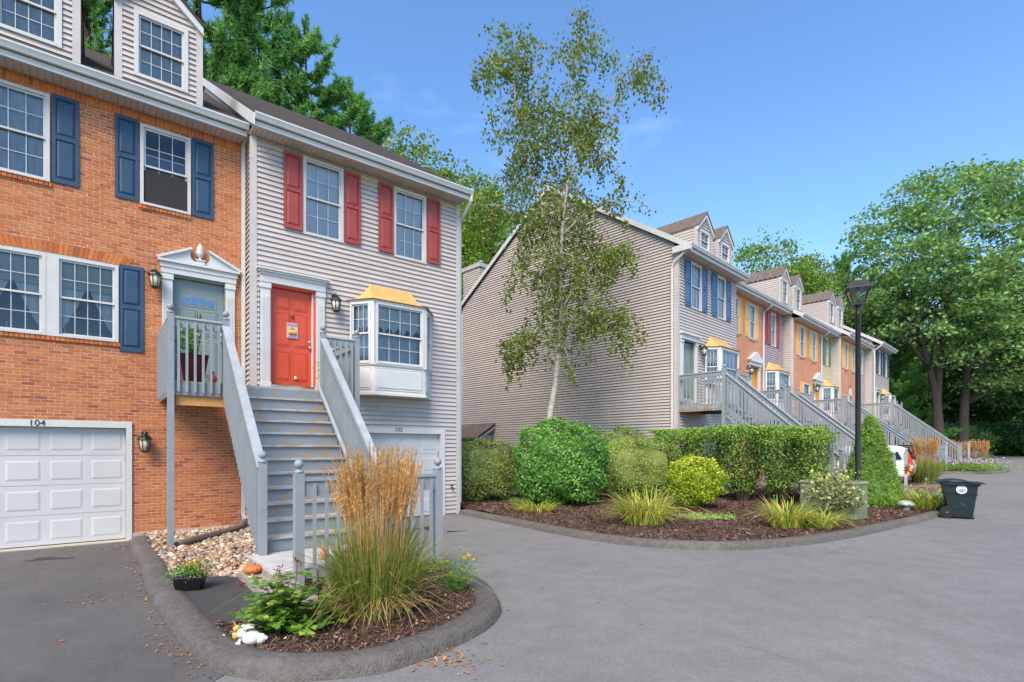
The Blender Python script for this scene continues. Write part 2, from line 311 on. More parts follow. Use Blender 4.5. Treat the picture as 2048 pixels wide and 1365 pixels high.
def window(parent, u0, u1, z0, z1, y, cols=3, rows=2, fill='blind', casing=0.055, m=None, room=True, screen=False, open_lower=0.0, detail=True):
    """double-hung window; y = wall face. Outer size includes the casing."""
    m = m or WHITEV
    fr = MB(); c = casing
    fr.box(u0, u0 + c, y - 0.045, y + 0.06, z0, z1); fr.box(u1 - c, u1, y - 0.045, y + 0.06, z0, z1)
    fr.box(u0 + c, u1 - c, y - 0.045, y + 0.06, z1 - c, z1); fr.box(u0 + c, u1 - c, y - 0.050, y + 0.06, z0, z0 + c * 0.8)
    w = fr.build('window', m, parent)
    a0, a1, b0, b1 = u0 + c, u1 - c, z0 + c * 0.8, z1 - c
    mid = (b0 + b1) / 2
    def sash(za, zb, ya, low):
        s = 0.035; mb = MB()
        mb.box(a0, a0 + s, ya, ya + 0.03, za, zb); mb.box(a1 - s, a1, ya, ya + 0.03, za, zb)
        mb.box(a0 + s, a1 - s, ya, ya + 0.03, za, za + s); mb.box(a0 + s, a1 - s, ya, ya + 0.03, zb - s, zb)
        o = mb.build('sash', m, w)
        p0, p1, q0, q1 = a0 + s, a1 - s, za + s, zb - s
        g = 0.012; mu = MB()
        for i in range(1, cols): x = p0 + (p1 - p0) * i / cols; mu.box(x - g / 2, x + g / 2, ya + 0.006, ya + 0.022, q0, q1)
        for j in range(1, rows): z = q0 + (q1 - q0) * j / rows; mu.box(p0, p1, ya + 0.008, ya + 0.020, z - g / 2, z + g / 2)
        if cols > 1: mu.build('muntin', MUNTIN, w)
        if detail:
            for i in range(cols):
                for j in range(rows):
                    x0, x1 = p0 + (p1 - p0) * i / cols, p0 + (p1 - p0) * (i + 1) / cols; zz0, zz1 = q0 + (q1 - q0) * j / rows, q0 + (q1 - q0) * (j + 1) / rows
                    MB().add([(x0, ya + 0.014, zz0), (x1, ya + 0.014, zz0), (x1, ya + 0.014, zz1), (x0, ya + 0.014, zz1)], [(0, 1, 2, 3)]).build('pane', GLASS, w)
        else: MB().add([(p0, ya + 0.014, q0), (p1, ya + 0.014, q0), (p1, ya + 0.014, q1), (p0, ya + 0.014, q1)], [(0, 1, 2, 3)]).build('pane', GLASS, w)
    sash(mid - 0.02, b1, y - 0.012, False); sash(b0 + open_lower, mid + 0.02 + open_lower, y + 0.022, True)
    if open_lower: MB().box(a0, a1, y - 0.02, y - 0.015, b0, mid - 0.10).build('insect_screen', SCREEN, w)
    if room:
        d = 0.75; r = MB()
        r.add([(a0, y + .06, b0), (a1, y + .06, b0), (a1, y + .06, b1), (a0, y + .06, b1), (a0 - .3, y + d, b0 - .2), (a1 + .3, y + d, b0 - .2), (a1 + .3, y + d, b1 + .1), (a0 - .3, y + d, b1 + .1)],
              [(4, 5, 6, 7), (0, 1, 5, 4), (1, 2, 6, 5), (2, 3, 7, 6), (3, 0, 4, 7)]); r.build('interior', INTER, w)
    yb = y + 0.072
    if fill == 'blind': MB().box(a0, a1, yb, yb + 0.006, b0 + 0.02, b1).build('blind', BLIND, w)
    elif fill == 'sheer': MB().box(a0, a1, yb, yb + 0.006, b0 + 0.02, b1).build('curtain', SHEER, w)
    elif fill == 'half': MB().box(a0, a1, yb, yb + 0.006, mid, b1).build('blind', BLIND, w)
    elif fill == 'shade':
        MB().box(a0, a1, yb, yb + 0.006, b1 - 0.36 * (b1 - b0), b1).build('shade', SHADE, w)
    if fill in ('drape', 'shade', 'half'):
        for sgn in (-1, 1):
            mb = MB(); N = 14; ztop = b1 - 0.1; wd = (a1 - a0) * 0.48; V = []; F = []
            for i in range(N + 1):
                t = i / N; x = (a0 + t * wd) if sgn < 0 else (a1 - t * wd)
                zb = b0 + 0.02 + (b1 - b0) * (0.05 + 0.62 * t ** 1.3); yy = yb + 0.05 + 0.015 * math.sin(i * 2.4)
                V += [(x, yy, zb), (x, yy, ztop)]
            for i in range(N): F.append((2 * i, 2 * i + 2, 2 * i + 3, 2 * i + 1))
            mb.add(V, F).build('curtain', CURTAIN, w, smooth=True)
    return w
def shutter(parent, u0, u1, z0, z1, y, m):
    t = 0.028; mb = MB(); s = 0.05; zm = z0 + (z1 - z0) * 0.52
    for (a, b, c, d) in ((u0, u0 + s, z0, z1), (u1 - s, u1, z0, z1), (u0 + s, u1 - s, z0, z0 + 0.085), (u0 + s, u1 - s, z1 - 0.07, z1), (u0 + s, u1 - s, zm - 0.04, zm + 0.04)):
        mb.box(a, b, y - t, y, c, d)
    mb.box(u0 + s, u1 - s, y - 0.006, y, z0 + 0.085, z1 - 0.07)
    o = mb.build('shutter', m, parent)
    for (c, d) in ((z0 + 0.085, zm - 0.04), (zm + 0.04, z1 - 0.07)):
        a, b, e = u0 + s + 0.010, u1 - s - 0.010, 0.035; c += 0.010; d -= 0.010
        MB().hexa([(a, y - 0.0065, c), (b, y - 0.0065, c), (b, y - 0.0065, d), (a, y - 0.0065, d)], [(a + e, y - t + 0.004, c + e), (b - e, y - t + 0.004, c + e), (b - e, y - t + 0.004, d - e), (a + e, y - t + 0.004, d - e)]).build('panel', m, o)
    return o
def text(s, size, loc, m, parent, rot=(R(90), 0, 0), name='lettering', depth=0.004):
    cu = bpy.data.curves.new(name, 'FONT'); cu.body = s; cu.size = size; cu.extrude = depth; cu.align_x = 'CENTER'; cu.align_y = 'CENTER'; cu.materials.append(m)
    t = bpy.data.objects.new('text_source', cu); COL.objects.link(t); me = bpy.data.meshes.new_from_object(t.evaluated_get(bpy.context.evaluated_depsgraph_get())); me.name = name
    bpy.data.objects.remove(t); bpy.data.curves.remove(cu)
    o = link(name, me, m, parent, loc); o.rotation_euler = rot; return o
def wall_lantern(parent, u, y, z, s=1.0):
    b = MB(); b.box(u - 0.035 * s, u + 0.035 * s, y - 0.02, y, z + 0.00 * s, z + 0.16 * s)
    pts = [(u, y - 0.01, z + 0.10 * s), (u, y - 0.06 * s, z + 0.16 * s), (u, y - 0.12 * s, z + 0.17 * s), (u, y - 0.13 * s, z + 0.13 * s)]
    b.tube(pts, 0.011 * s, 6)
    c = (u, y - 0.13 * s, z)
    b.lathe(c, [(0.012 * s, 0.145 * s), (0.02 * s, 0.125 * s), (0.03 * s, 0.12 * s), (0.095 * s, 0.055 * s), (0.10 * s, 0.04 * s), (0.085 * s, 0.038 * s)][::-1], 8)
    b.lathe(c, [(0.02 * s, -0.165 * s), (0.05 * s, -0.15 * s), (0.055 * s, -0.135 * s)], 8)
    for k in range(6):
        t = k * math.pi / 3; b.beam((c[0] + .082 * s * math.cos(t), c[1] + .082 * s * math.sin(t), z + .04 * s), (c[0] + .055 * s * math.cos(t), c[1] + .055 * s * math.sin(t), z - .14 * s), .009 * s, .009 * s, (1, .2, 0))
    o = b.build('wall_lantern', BLACK, parent)
    MB().lathe(c, [(0.046 * s, -0.133 * s), (0.072 * s, 0.036 * s)], 8).build('lantern_glass', LAMPGLASS, o, smooth=True)
    return o
def gutter(parent, u0, u1, yf, z, m=None):
    """K-style gutter along u, outer face at yf (towards -y), top at z"""
    p = [(yf + 0.12, z), (yf + 0.12, z - 0.115), (yf + 0.045, z - 0.12), (yf + 0.030, z - 0.085), (yf + 0.008, z - 0.045), (yf, z - 0.035), (yf, z - 0.010), (yf + 0.012, z)]
    return MB().prism(p, 'x', u0, u1).build('gutter', m or WHITE, parent)
def front_roof(parent, u0, u1, yf, ze, yb, zr, slope, over=0.0, soff_y=0.0, m=None):
    """gable roof over the whole unit, soffit, fascia and gutter on the street side. yf eave line, ze eave top."""
    th = 0.14; ym = yf + (zr - ze) / slope; yb2 = 2 * ym - yf
    MB().prism([(yf, ze), (ym, zr), (yb2, ze), (yb2, ze - th), (ym, zr - th), (yf, ze - th)], 'x', u0 - over, u1 + over).build('roof', m or ROOF, parent)
    return ym, yb2
# ---------------------------------------------------------------- frames of the two rows of houses
PA, RA = (-7.228, 9.986), R(38.061)
PB, RB = (5.814, 18.50), R(44.034)
def fr(P, r, u, w, z=0.0):
    c, s = math.cos(r), math.sin(r); return (P[0] + u * c + w * s, P[1] + u * s - w * c, z)
def wa(u, w, z=0.0): return fr(PA, RA, u, w, z)
def wb(u, w, z=0.0): return fr(PB, RB, u, w, z)
# ---------------------------------------------------------------- ground
def smooth(pts, n=8, closed=False):
    pts = [np.array(p, float) for p in pts]; out = []; N = len(pts)
    for i in range(N if closed else N - 1):
        g = (lambda k: pts[k % N]) if closed else (lambda k: pts[min(max(k, 0), N - 1)])
        p0, p1, p2, p3 = g(i - 1), g(i), g(i + 1), g(i + 2)
        for j in range(n):
            t = j / n; out.append(0.5 * ((2 * p1) + (-p0 + p2) * t + (2 * p0 - 5 * p1 + 4 * p2 - p3) * t * t + (-p0 + 3 * p1 - 3 * p2 + p3) * t ** 3))
    if not closed: out.append(pts[-1])
    return [tuple(p) for p in out]
def inside(P, poly):
    x, y = P[:, 0], P[:, 1]; r = np.zeros(len(P), bool); n = len(poly)
    for i in range(n):
        x0, y0 = poly[i]; x1, y1 = poly[(i + 1) % n]
        if y0 == y1: continue
        c = ((y0 > y) != (y1 > y)) & (x < (x1 - x0) * (y - y0) / (y1 - y0) + x0); r ^= c
    return r
def fill(name, poly, zf, m, step=0.5, seed=1, parent=None):
    """closed outline filled with a fine triangle sheet whose height is zf(x, y)"""
    rng = np.random.default_rng(seed); poly = [tuple(p[:2]) for p in poly]
    xs = np.array(poly); lo, hi = xs.min(0), xs.max(0)
    gx, gy = np.meshgrid(np.arange(lo[0], hi[0], step), np.arange(lo[1], hi[1], step)); G = np.stack([gx.ravel(), gy.ravel()], 1); G += rng.uniform(-.3, .3, G.shape) * step
    G = G[inside(G, poly)]
    d = np.min(np.hypot(G[:, None, 0] - xs[None, :, 0], G[:, None, 1] - xs[None, :, 1]), axis=1) if len(G) else np.zeros(0)
    G = G[d > step * 0.4]
    pts = [Vector(p) for p in poly] + [Vector(p) for p in G.tolist()]; n = len(poly)
    v, e, f, *_ = delaunay_2d_cdt(pts, [(i, (i + 1) % n) for i in range(n)], [list(range(n))], 1, 1e-5)
    me = bpy.data.meshes.new(name); me.from_pydata([(p.x, p.y, zf(p.x, p.y)) for p in v], [], [tuple(q) for q in f]); me.update()
    me.polygons.foreach_set('use_smooth', [True] * len(me.polygons))
    o = link(name, me, m, parent); 
    if sum(p.normal.z for p in me.polygons) < 0: me.flip_normals()
    return o
def sheet(name, x0, x1, y0, y1, sx, sy, dz, m, zf=None):
    xs = np.linspace(x0, x1, max(2, int((x1 - x0) / sx) + 1)); ys = np.linspace(y0, y1, max(2, int((y1 - y0) / sy) + 1))
    V = [(x, y, (zf(x, y) if zf else T(y)) + dz) for y in ys for x in xs]; n = len(xs)
    F = [(j * n + i, j * n + i + 1, (j + 1) * n + i + 1, (j + 1) * n + i) for j in range(len(ys) - 1) for i in range(n - 1)]
    return tag(npmesh(name, V, F, m, smooth=True), kind='structure')
GRASS = mat('lawn_green', (0.055, 0.105, 0.022), (0.035, 0.075, 0.016), 3, 0.9, 0.6, 60, 0.02)
FOREST = mat('leaf_litter', (0.035, 0.045, 0.016), (0.055, 0.05, 0.02), 2, 0.95, 0.5, 20, 0.03)
ROADM = asphalt('road_asphalt', (0.205, 0.200, 0.193), (0.170, 0.166, 0.160), 0.27)
DRIVEM = asphalt('driveway_asphalt', (0.088, 0.085, 0.082), (0.135, 0.130, 0.125), 0.30)
WALKM = asphalt('walkway_asphalt', (0.070, 0.067, 0.065), (0.055, 0.053, 0.052), 0.32)
KERBM = mat('asphalt_kerb', (0.150, 0.136, 0.122), (0.098, 0.089, 0.080), 16, 0.95, 1.0, 48, 0.03, wear=(0.185, 0.168, 0.15), wscale=1.6, wpos=(0.5, 0.75))
MULCHM = mat('mulch', (0.115, 0.062, 0.042), (0.060, 0.033, 0.023), 14, 0.95, 1.0, 45, 0.02)
tag(sheet('ground', -320, 320, -80, 520, 16, 4, -0.03, GRASS), kind='structure')
sheet('road', -14, 78, -12, 57, 6, 1.0, 0.004, ROADM)
NOI = lambda x, y: 0.5 * (math.sin(x * 3.1 + y * 1.7) * math.sin(y * 2.9 - x * 1.3) + math.sin(x * 7.7 - y * 5.1) * 0.4)
# darker, mottled asphalt driveway in front of the brick house's garage
K0 = smooth([(-7.30, 10.05), (-6.55, 9.0), (-5.5, 7.75), (-4.54, 6.49), (-3.44, 5.21), (-2.78, 4.50), (-2.27, 4.07), (-1.89, 3.94), (-1.58, 3.92), (-1.05, 4.04), (-0.72, 4.32), (-0.42, 4.70), (-0.20, 5.13), (-0.11, 5.60), (-0.20, 6.17), (-0.41, 6.72), (-0.72, 7.20), (-1.15, 7.65)], 7)
drive = [wa(-3.6, -0.10), wa(-0.0, -0.10)] + [(p[0], p[1]) for p in K0[4:44]] + [(-2.5, 2.6), (-9.5, 2.2), (-13.2, 5.0)]
tag(fill('driveway', drive, lambda x, y: T(y) + 0.010, DRIVEM, 0.8), kind='structure')
# lawn between the two buildings
lawn = [wa(7.05, 0.0)[:2], (-0.9, 15.6), (1.0, 17.2), (3.6, 18.2), wb(-0.15, 0.2)[:2], wb(-0.1, -13)[:2], wb(-0.1, -30)[:2], wa(7.2, -30)[:2]]
tag(fill('lawn', lawn, lambda x, y: T(y) + 0.10 + 0.02 * NOI(x, y), GRASS, 1.2), kind='structure')
tag(fill('forest_floor', [(-60, 57), (20, 49), (40, 53.5), (62, 57.0), (110, 50), (140, 140), (-140, 140)], lambda x, y: T(y) + 0.12, FOREST, 6), kind='structure')
def kerb(name, path, width, height, label, z0=None, left=1):
    """rounded asphalt berm swept along a path; its bed lies on the left side of the path"""
    prof = [(0, -0.02), (0.018, 0.50), (0.042, 0.84), (0.075, 0.96), (0.13, 1.0), (width - 0.10, 0.985), (width - 0.03, 0.90), (width, 0.35)]
    prof = [(a, b * height) for a, b in prof]
    V = []; F = []; n = len(prof); P = [Vector((p[0], p[1])) for p in path]; rng = random.Random(len(path))
    for i, p in enumerate(P):
        d = (P[min(i + 1, len(P) - 1)] - P[max(i - 1, 0)]).normalized(); nn = Vector((-d.y, d.x)) * left
        k = 1.0 if 3 < i < len(P) - 4 else 0.45 + 0.55 * min(i, len(P) - 1 - i) / 4; j = 1 + 0.012 * math.sin(i * .35) + 0.010 * rng.uniform(-1, 1)
        for a, b in prof:
            q = p + nn * (a + 0.004 * rng.uniform(-1, 1)); V.append((q.x, q.y, T(q.y) + b * k * j + 0.002 * rng.uniform(-1, 1)))
    for i in range(len(P) - 1):
        for j in range(n - 1):
            q = (i * n + j, (i + 1) * n + j, (i + 1) * n + j + 1, i * n + j + 1); F.append(q if left < 0 else q[::-1])
    o = npmesh(name, V, F, KERBM, smooth=True); tag(o, label, 'kerb'); return o
def densify(p, d):
    o = [p[0]]
    for a, b in zip(p, p[1:]):
        L = math.dist(a, b); k = max(1, int(L / d))
        o += [(a[0] + (b[0] - a[0]) * i / k, a[1] + (b[1] - a[1]) * i / k) for i in range(1, k + 1)]
    return o
KW = 0.31
kerb('asphalt_kerb', densify(K0, 0.12), KW, 0.135, 'dark rounded asphalt kerb curving round the feather grass bed in front')
K1 = smooth([(-1.55, 14.05), (-1.0, 13.30), (-0.28, 12.33), (0.78, 10.81), (1.64, 9.77), (2.43, 9.23), (3.23, 9.01), (4.08, 9.01), (5.14, 9.38), (6.54, 10.15), (8.54, 11.56), (10.14, 12.74), (11.55, 13.9), (12.35, 15.0), (12.7, 16.4), (12.6, 18.0)], 8)
kerb('asphalt_kerb', densify(K1, 0.2), 0.28, 0.135, 'long rounded kerb sweeping round the mulched island with the lamp post')
def offset(path, d):
    P = [Vector(p[:2]) for p in path]; o = []
    for i, p in enumerate(P):
        t = (P[min(i + 1, len(P) - 1)] - P[max(i - 1, 0)]).normalized(); o.append((p.x - t.y * d, p.y + t.x * d))
    return o
isl = offset(K1, 0.24)[1:-1]
isl_poly = isl + [(11.9, 19.6), (8.6, 20.6), wb(0.1, -0.0)[:2], (3.4, 18.9), (1.0, 18.0), (-0.9, 16.4), (-1.6, 15.0)]
MZ = lambda x, y: T(y) + 0.115 + 0.022 * NOI(x, y) + 0.05 * max(0, min(1, (y - 10) / 4)) * 0.6
tag(fill('mulch_bed', isl_poly, MZ, MULCHM, 0.22), kind='structure')
inner0 = offset(K0, 0.26)
front_poly = inner0[32:-6] + [wa(3.2, 5.6)[:2], wa(1.4, 5.7)[:2], wa(0.95, 6.9)[:2]]
FZ = lambda x, y: 0.105 + 0.018 * NOI(x * 2, y * 2)
tag(fill('mulch_bed', front_poly, FZ, MULCHM, 0.1), kind='structure')
# walkway of asphalt between kerb and steps, river-stone bed under the deck
walk = inner0[17:34] + [wa(0.95, 6.9)[:2], wa(0.95, 4.9)[:2], wa(0.2, 4.3)[:2]]
tag(fill('walkway', walk, lambda x, y: 0.112, WALKM, 0.3), kind='structure')
stone = inner0[1:18] + [wa(0.2, 4.3)[:2], wa(0.95, 4.9)[:2], wa(1.4, 4.5)[:2], wa(3.0, 4.5)[:2], wa(3.0, 0.4)[:2], wa(1.97, 0.4)[:2], wa(1.97, -0.02)[:2], wa(0.02, -0.02)[:2]]
STONEBASE = mat('stone_bed_base', (0.20, 0.15, 0.11), (0.10, 0.075, 0.055), 30, 0.95, 0.8, 60, 0.02)
SZ = lambda x, y: 0.095 + 0.015 * NOI(x, y)
tag(fill('stone_bed', stone, SZ, STONEBASE, 0.25), kind='structure')
# ---------------------------------------------------------------- loose ground cover: river stones, mulch chips, fallen leaves
ICO_V = np.array([(0, 0, -1), (.7236, -.5257, -.4472), (-.2764, -.8506, -.4472), (-.8944, 0, -.4472), (-.2764, .8506, -.4472), (.7236, .5257, -.4472), (.2764, -.8506, .4472), (-.7236, -.5257, .4472), (-.7236, .5257, .4472), (.2764, .8506, .4472), (.8944, 0, .4472), (0, 0, 1)])
ICO_F = np.array([(0, 1, 2), (1, 0, 5), (0, 2, 3), (0, 3, 4), (0, 4, 5), (1, 5, 10), (2, 1, 6), (3, 2, 7), (4, 3, 8), (5, 4, 9), (1, 10, 6), (2, 6, 7), (3, 7, 8), (4, 8, 9), (5, 9, 10), (6, 10, 11), (7, 6, 11), (8, 7, 11), (9, 8, 11), (10, 9, 11)])
def scatter_poly(poly, n, rng):
    P = np.array([p[:2] for p in poly]); lo, hi = P.min(0), P.max(0); out = np.zeros((0, 2))
    while len(out) < n:
        c = rng.uniform(lo, hi, (n, 2)); out = np.vstack([out, c[inside(c, P.tolist())]])
    return out[:n]
def pebbles(name, pts, zf, size, m, rng, flat=0.55, parent=None):
    n = len(pts); s = size * rng.lognormal(0, .33, n)
    sc3 = np.stack([s, s * rng.uniform(.6, .95, n), s * flat * rng.uniform(.7, 1.2, n)], 1)
    V = ICO_V[None] * sc3[:, None, :] * (1 + rng.uniform(-.14, .14, (n, 12, 1)))
    a = rng.uniform(0, 2 * np.pi, n); c, q = np.cos(a)[:, None], np.sin(a)[:, None]
    t = rng.normal(0, .3, n)[:, None]; V = np.stack([V[..., 0], V[..., 1] - V[..., 2] * t, V[..., 2] + V[..., 1] * t], -1)
    x = V[..., 0] * c - V[..., 1] * q; y = V[..., 0] * q + V[..., 1] * c
    z0 = np.array([zf(p[0], p[1]) for p in pts]) + sc3[:, 2] * rng.uniform(.2, 1.1, n)
    V = np.stack([x + pts[:, None, 0], y + pts[:, None, 1], V[..., 2] + z0[:, None]], -1).reshape(-1, 3)
    F = (ICO_F[None] + (np.arange(n) * 12)[:, None, None]).reshape(-1, 3)
    return npmesh(name, V, F, m, parent, smooth=True)
rng = np.random.default_rng(3)
PEB = leafmat('river_stone', [(0.42, 0.26, 0.15), (0.30, 0.20, 0.13), (0.55, 0.45, 0.34), (0.22, 0.19, 0.17), (0.50, 0.29, 0.13), (0.62, 0.55, 0.46), (0.34, 0.33, 0.33), (0.36, 0.17, 0.08), (0.14, 0.13, 0.13), (0.58, 0.42, 0.26)], 0.0, 0.55, 0.4)
tag(pebbles('river_stones', scatter_poly(stone, 6500, rng), SZ, 0.029, PEB, rng), 'bed of tan and grey river stones beside the stairs', 'stones', kind='stuff')
def chips(name, pts, zf, L, W, m, rng, tilt=0.35, lift=0.01):
    n = len(pts); a = rng.uniform(0, 2 * np.pi, n); L = L * rng.uniform(.4, 1.3, n); W = W * rng.uniform(.5, 1.4, n)
    d = np.stack([np.cos(a), np.sin(a), rng.normal(0, tilt, n)], 1); e = np.stack([-np.sin(a), np.cos(a), rng.normal(0, tilt, n)], 1)
    C = np.stack([pts[:, 0], pts[:, 1], np.array([zf(p[0], p[1]) for p in pts]) + lift * rng.uniform(.4, 2.2, n)], 1)
    A, B = d * L[:, None] / 2, e * W[:, None] / 2
    V = np.stack([C - A - B * .6, C + A - B * .8, C + A + B, C - A * .8 + B], 1).reshape(-1, 3)
    return npmesh(name, V, np.arange(4 * n).reshape(-1, 4), m)
CHIP = leafmat('bark_chip', [(0.085, 0.048, 0.034), (0.13, 0.078, 0.056), (0.05, 0.029, 0.022), (0.19, 0.12, 0.09), (0.10, 0.057, 0.040), (0.28, 0.205, 0.165)], 0.0, 0.9, 0.1)
tag(chips('mulch_chips', scatter_poly(front_poly, 9000, rng), FZ, 0.045, 0.012, CHIP, rng, 0.4, 0.012), 'brown bark mulch chips round the feather grass', 'mulch', kind='stuff')
tag(chips('mulch_chips', scatter_poly(isl_poly, 26000, rng), MZ, 0.075, 0.022, CHIP, rng, 0.4, 0.015), 'brown bark mulch chips covering the island bed', 'mulch', kind='stuff')
DEADLEAF = leafmat('dead_leaf', [(0.36, 0.15, 0.04), (0.45, 0.22, 0.06), (0.30, 0.09, 0.03), (0.50, 0.30, 0.10), (0.24, 0.12, 0.06)], 0.15, 0.7)
PETAL = leafmat('fallen_petal', [(0.60, 0.38, 0.10), (0.62, 0.50, 0.24), (0.55, 0.30, 0.06), (0.60, 0.52, 0.35)], 0.15, 0.6)
ed = [p for p in K0[6:44]]; pts = []
for k in range(150):
    p = ed[rng.integers(0, len(ed) - 1)]; q = ed[min(len(ed) - 1, ed.index(p) + 1)]; t = rng.random(); nx, ny = -(q[1] - p[1]), q[0] - p[0]; L = math.hypot(nx, ny) + 1e-6
    dd = -abs(rng.normal(0, .09)) - .01; pts.append((p[0] + (q[0] - p[0]) * t + nx / L * dd, p[1] + (q[1] - p[1]) * t + ny / L * dd))
for k in range(40): pts.append((rng.normal(-4.75, .22), rng.normal(6.0, .12)))
for k in range(45): pts.append((rng.uniform(-8.5, -2.6), rng.uniform(4.2, 9.3)))
for k in range(110): pts.append((rng.normal(-.55, .2), rng.normal(4.35, .16)))
for k in range(40): pts.append((rng.uniform(-1, 9), rng.uniform(5, 12)))
for k in range(50): pts.append((rng.normal(-6.9, .12), rng.normal(9.35, .25)))
pts = np.array(pts); pk = ~inside(pts, K0 + [wa(1.0, 0)[:2]])
tag(chips('fallen_leaves', pts[pk], lambda x, y: T(y) + 0.014, 0.034, 0.017, DEADLEAF, rng, 0.25, 0.006), 'brown fallen leaves strewn along kerb and driveway', 'leaves', kind='stuff')
tag(chips('fallen_petals', scatter_poly(front_poly, 190, rng), FZ, 0.03, 0.02, PETAL, rng, 0.3, 0.03), 'small yellow fallen leaves scattered on the front mulch bed', 'leaves', kind='stuff')
tag(chips('fallen_leaves', scatter_poly(isl_poly, 260, rng), MZ, 0.06, 0.035, DEADLEAF, rng, 0.3, 0.03), 'brown fallen leaves scattered over the island mulch', 'leaves', kind='stuff')
OILM = mat('oil_stain', (0.022, 0.022, 0.023), (0.035, 0.035, 0.036), 6, 0.6)
def blotch(cx, cy, rx, ry, rot, seed, dz):
    r_ = random.Random(seed); pts = []
    for i in range(40):
        t = i / 40 * 2 * math.pi; k = 0.6 + 0.4 * r_.random() + 0.3 * math.sin(3 * t + seed); x, y = rx * k * math.cos(t), ry * k * math.sin(t)
        pts.append((cx + x * math.cos(rot) - y * math.sin(rot), cy + x * math.sin(rot) + y * math.cos(rot), T(cy) + dz))
    return MB().add(pts, [tuple(range(40))]).build('oil_stain', OILM)
tag(blotch(-7.3, 8.25, 0.30, 0.16, 0.25, 2, 0.014), kind='structure'); tag(blotch(-1.9, 11.4, 0.5, 0.25, 0.5, 5, 0.009), kind='structure'); tag(blotch(-1.2, 11.0, 0.25, 0.07, 0.3, 8, 0.009), kind='structure')
# ---------------------------------------------------------------- brick townhouse 104
H104 = empty('brick_townhouse', (PA[0], PA[1], 0), RA, 'orange brick townhouse with blue shutters and broken-pediment door, numbered 104', 'townhouse', 'front row townhouses')
HO = H104
SOF, EAVE, SLOPE = 8.20, 8.40, 0.657
g104 = (-3.06, 0.0, -0.2, 2.235)
holes = [g104, (0.476, 1.751, 2.88, 5.43), (-1.106, -0.206, 3.731, 5.168), (-2.126, -1.226, 3.731, 5.168), (-1.226, -1.106, 3.731, 5.168), (0.124, 0.955, 6.433, 7.97), (-2.02, -1.173, 6.433, 7.97), (-3.44, -2.6, 6.433, 7.97)]
thru = [(-2.97, -0.09, -0.2, 2.13), (0.64, 1.60, 3.05, 5.19)] + [(h[0] + .05, h[1] - .05, h[2] + .05, h[3] - .05) for h in (holes[2], holes[3], holes[5], holes[6], holes[7])]
mb = MB(); backing(mb, -3.6, 1.975, 0.0, SOF + .1, thru, 0.0055, 0.25); mb.box(-3.6, -3.35, 0.25, 12, 0, 8.4); mb.box(1.70, 1.975, 0.25, 12, 0, 8.4); mb.box(-3.35, 1.7, 11.75, 12, 0, 8.4); mb.box(-3.35, 1.7, 0.26, 11.7, 2.5, 2.6)
mb.build('wall', MORTAR, HO)
CH, BL, JO = 0.0585, 0.178, 0.0130
def archz(u): return 5.176 + 0.03 * (1 - ((u + 1.166) / 1.06) ** 2)
bricks = []
rb = random.Random(4)
row = 0; z = 0.10
while z < 8.02:
    c = z + CH / 2; hs = [(h[0], h[1]) for h in holes if h[2] - .012 < c < h[3] + .006]
    # rowlock sills and soldier arch take the place of running bricks
    for s0, s1, sz in ((-2.16, -0.18, 3.731), (0.10, 0.98, 6.433), (-2.05, -1.15, 6.433), (-3.47, -2.57, 6.433)):
        if sz - 0.062 < c < sz: hs.append((s0, s1))
    if 5.165 < c < 5.50:
        for k in range(40):
            u = -2.28 + 2.24 * k / 39
            if archz(u) - .03 < c < archz(u) + 0.205 - .05 * ((u + 1.166) / 1.06) ** 2: hs.append((u - .03, u + .03))
    off = (row % 2) * BL / 2 + rb.uniform(-.012, .012)
    k0 = -3.6 - off
    for s0, s1 in split(-3.6, 1.972, hs):
        i = math.floor((s0 + 3.6 + off) / BL); u = k0 + i * BL
        while u < s1:
            a, b = max(u, s0), min(u + BL - JO, s1)
            if b - a > 0.02: bricks.append((a, b, z, z + CH - JO))
            u += BL
    z += CH; row += 1
cw = Vector((0, 0, CAM_H))
def seen(b):
    p = wa((b[0] + b[1]) / 2, 0); px = 1024 + 1050 * p[0] / p[1]; py = 897 - 1050 * ((b[2] + b[3]) / 2 - CAM_H) / p[1]
    return (0 < px and 0 < py < 1365 and b[1] - b[0] > BL - JO - .003), p[1]
full = sorted([(seen(b)[1], k) for k, b in enumerate(bricks) if seen(b)[0]]); pick = {k for _, k in full[:300]}
bm_ = MB().box(-(BL - JO) / 2, (BL - JO) / 2, -0.0, 0.06, -(CH - JO) / 2, (CH - JO) / 2).mesh('brick'); bm_.materials.append(BRICK)
rest = MB()
for k, b in enumerate(bricks):
    pr = rb.uniform(-.002, .002)
    if k in pick:
        o = link('brick', bm_, None, HO, ((b[0] + b[1]) / 2, pr, (b[2] + b[3]) / 2))
    else: rest.box(b[0], b[1], pr, 0.06, b[2], b[3])
for u in np.arange(-3.58, 1.92, 0.0665): rest.box(u, u + .057, rb.uniform(-.003, .002), .06, 8.03, 8.195)
rest.build('brickwork', BRICK, HO, kind='stuff')
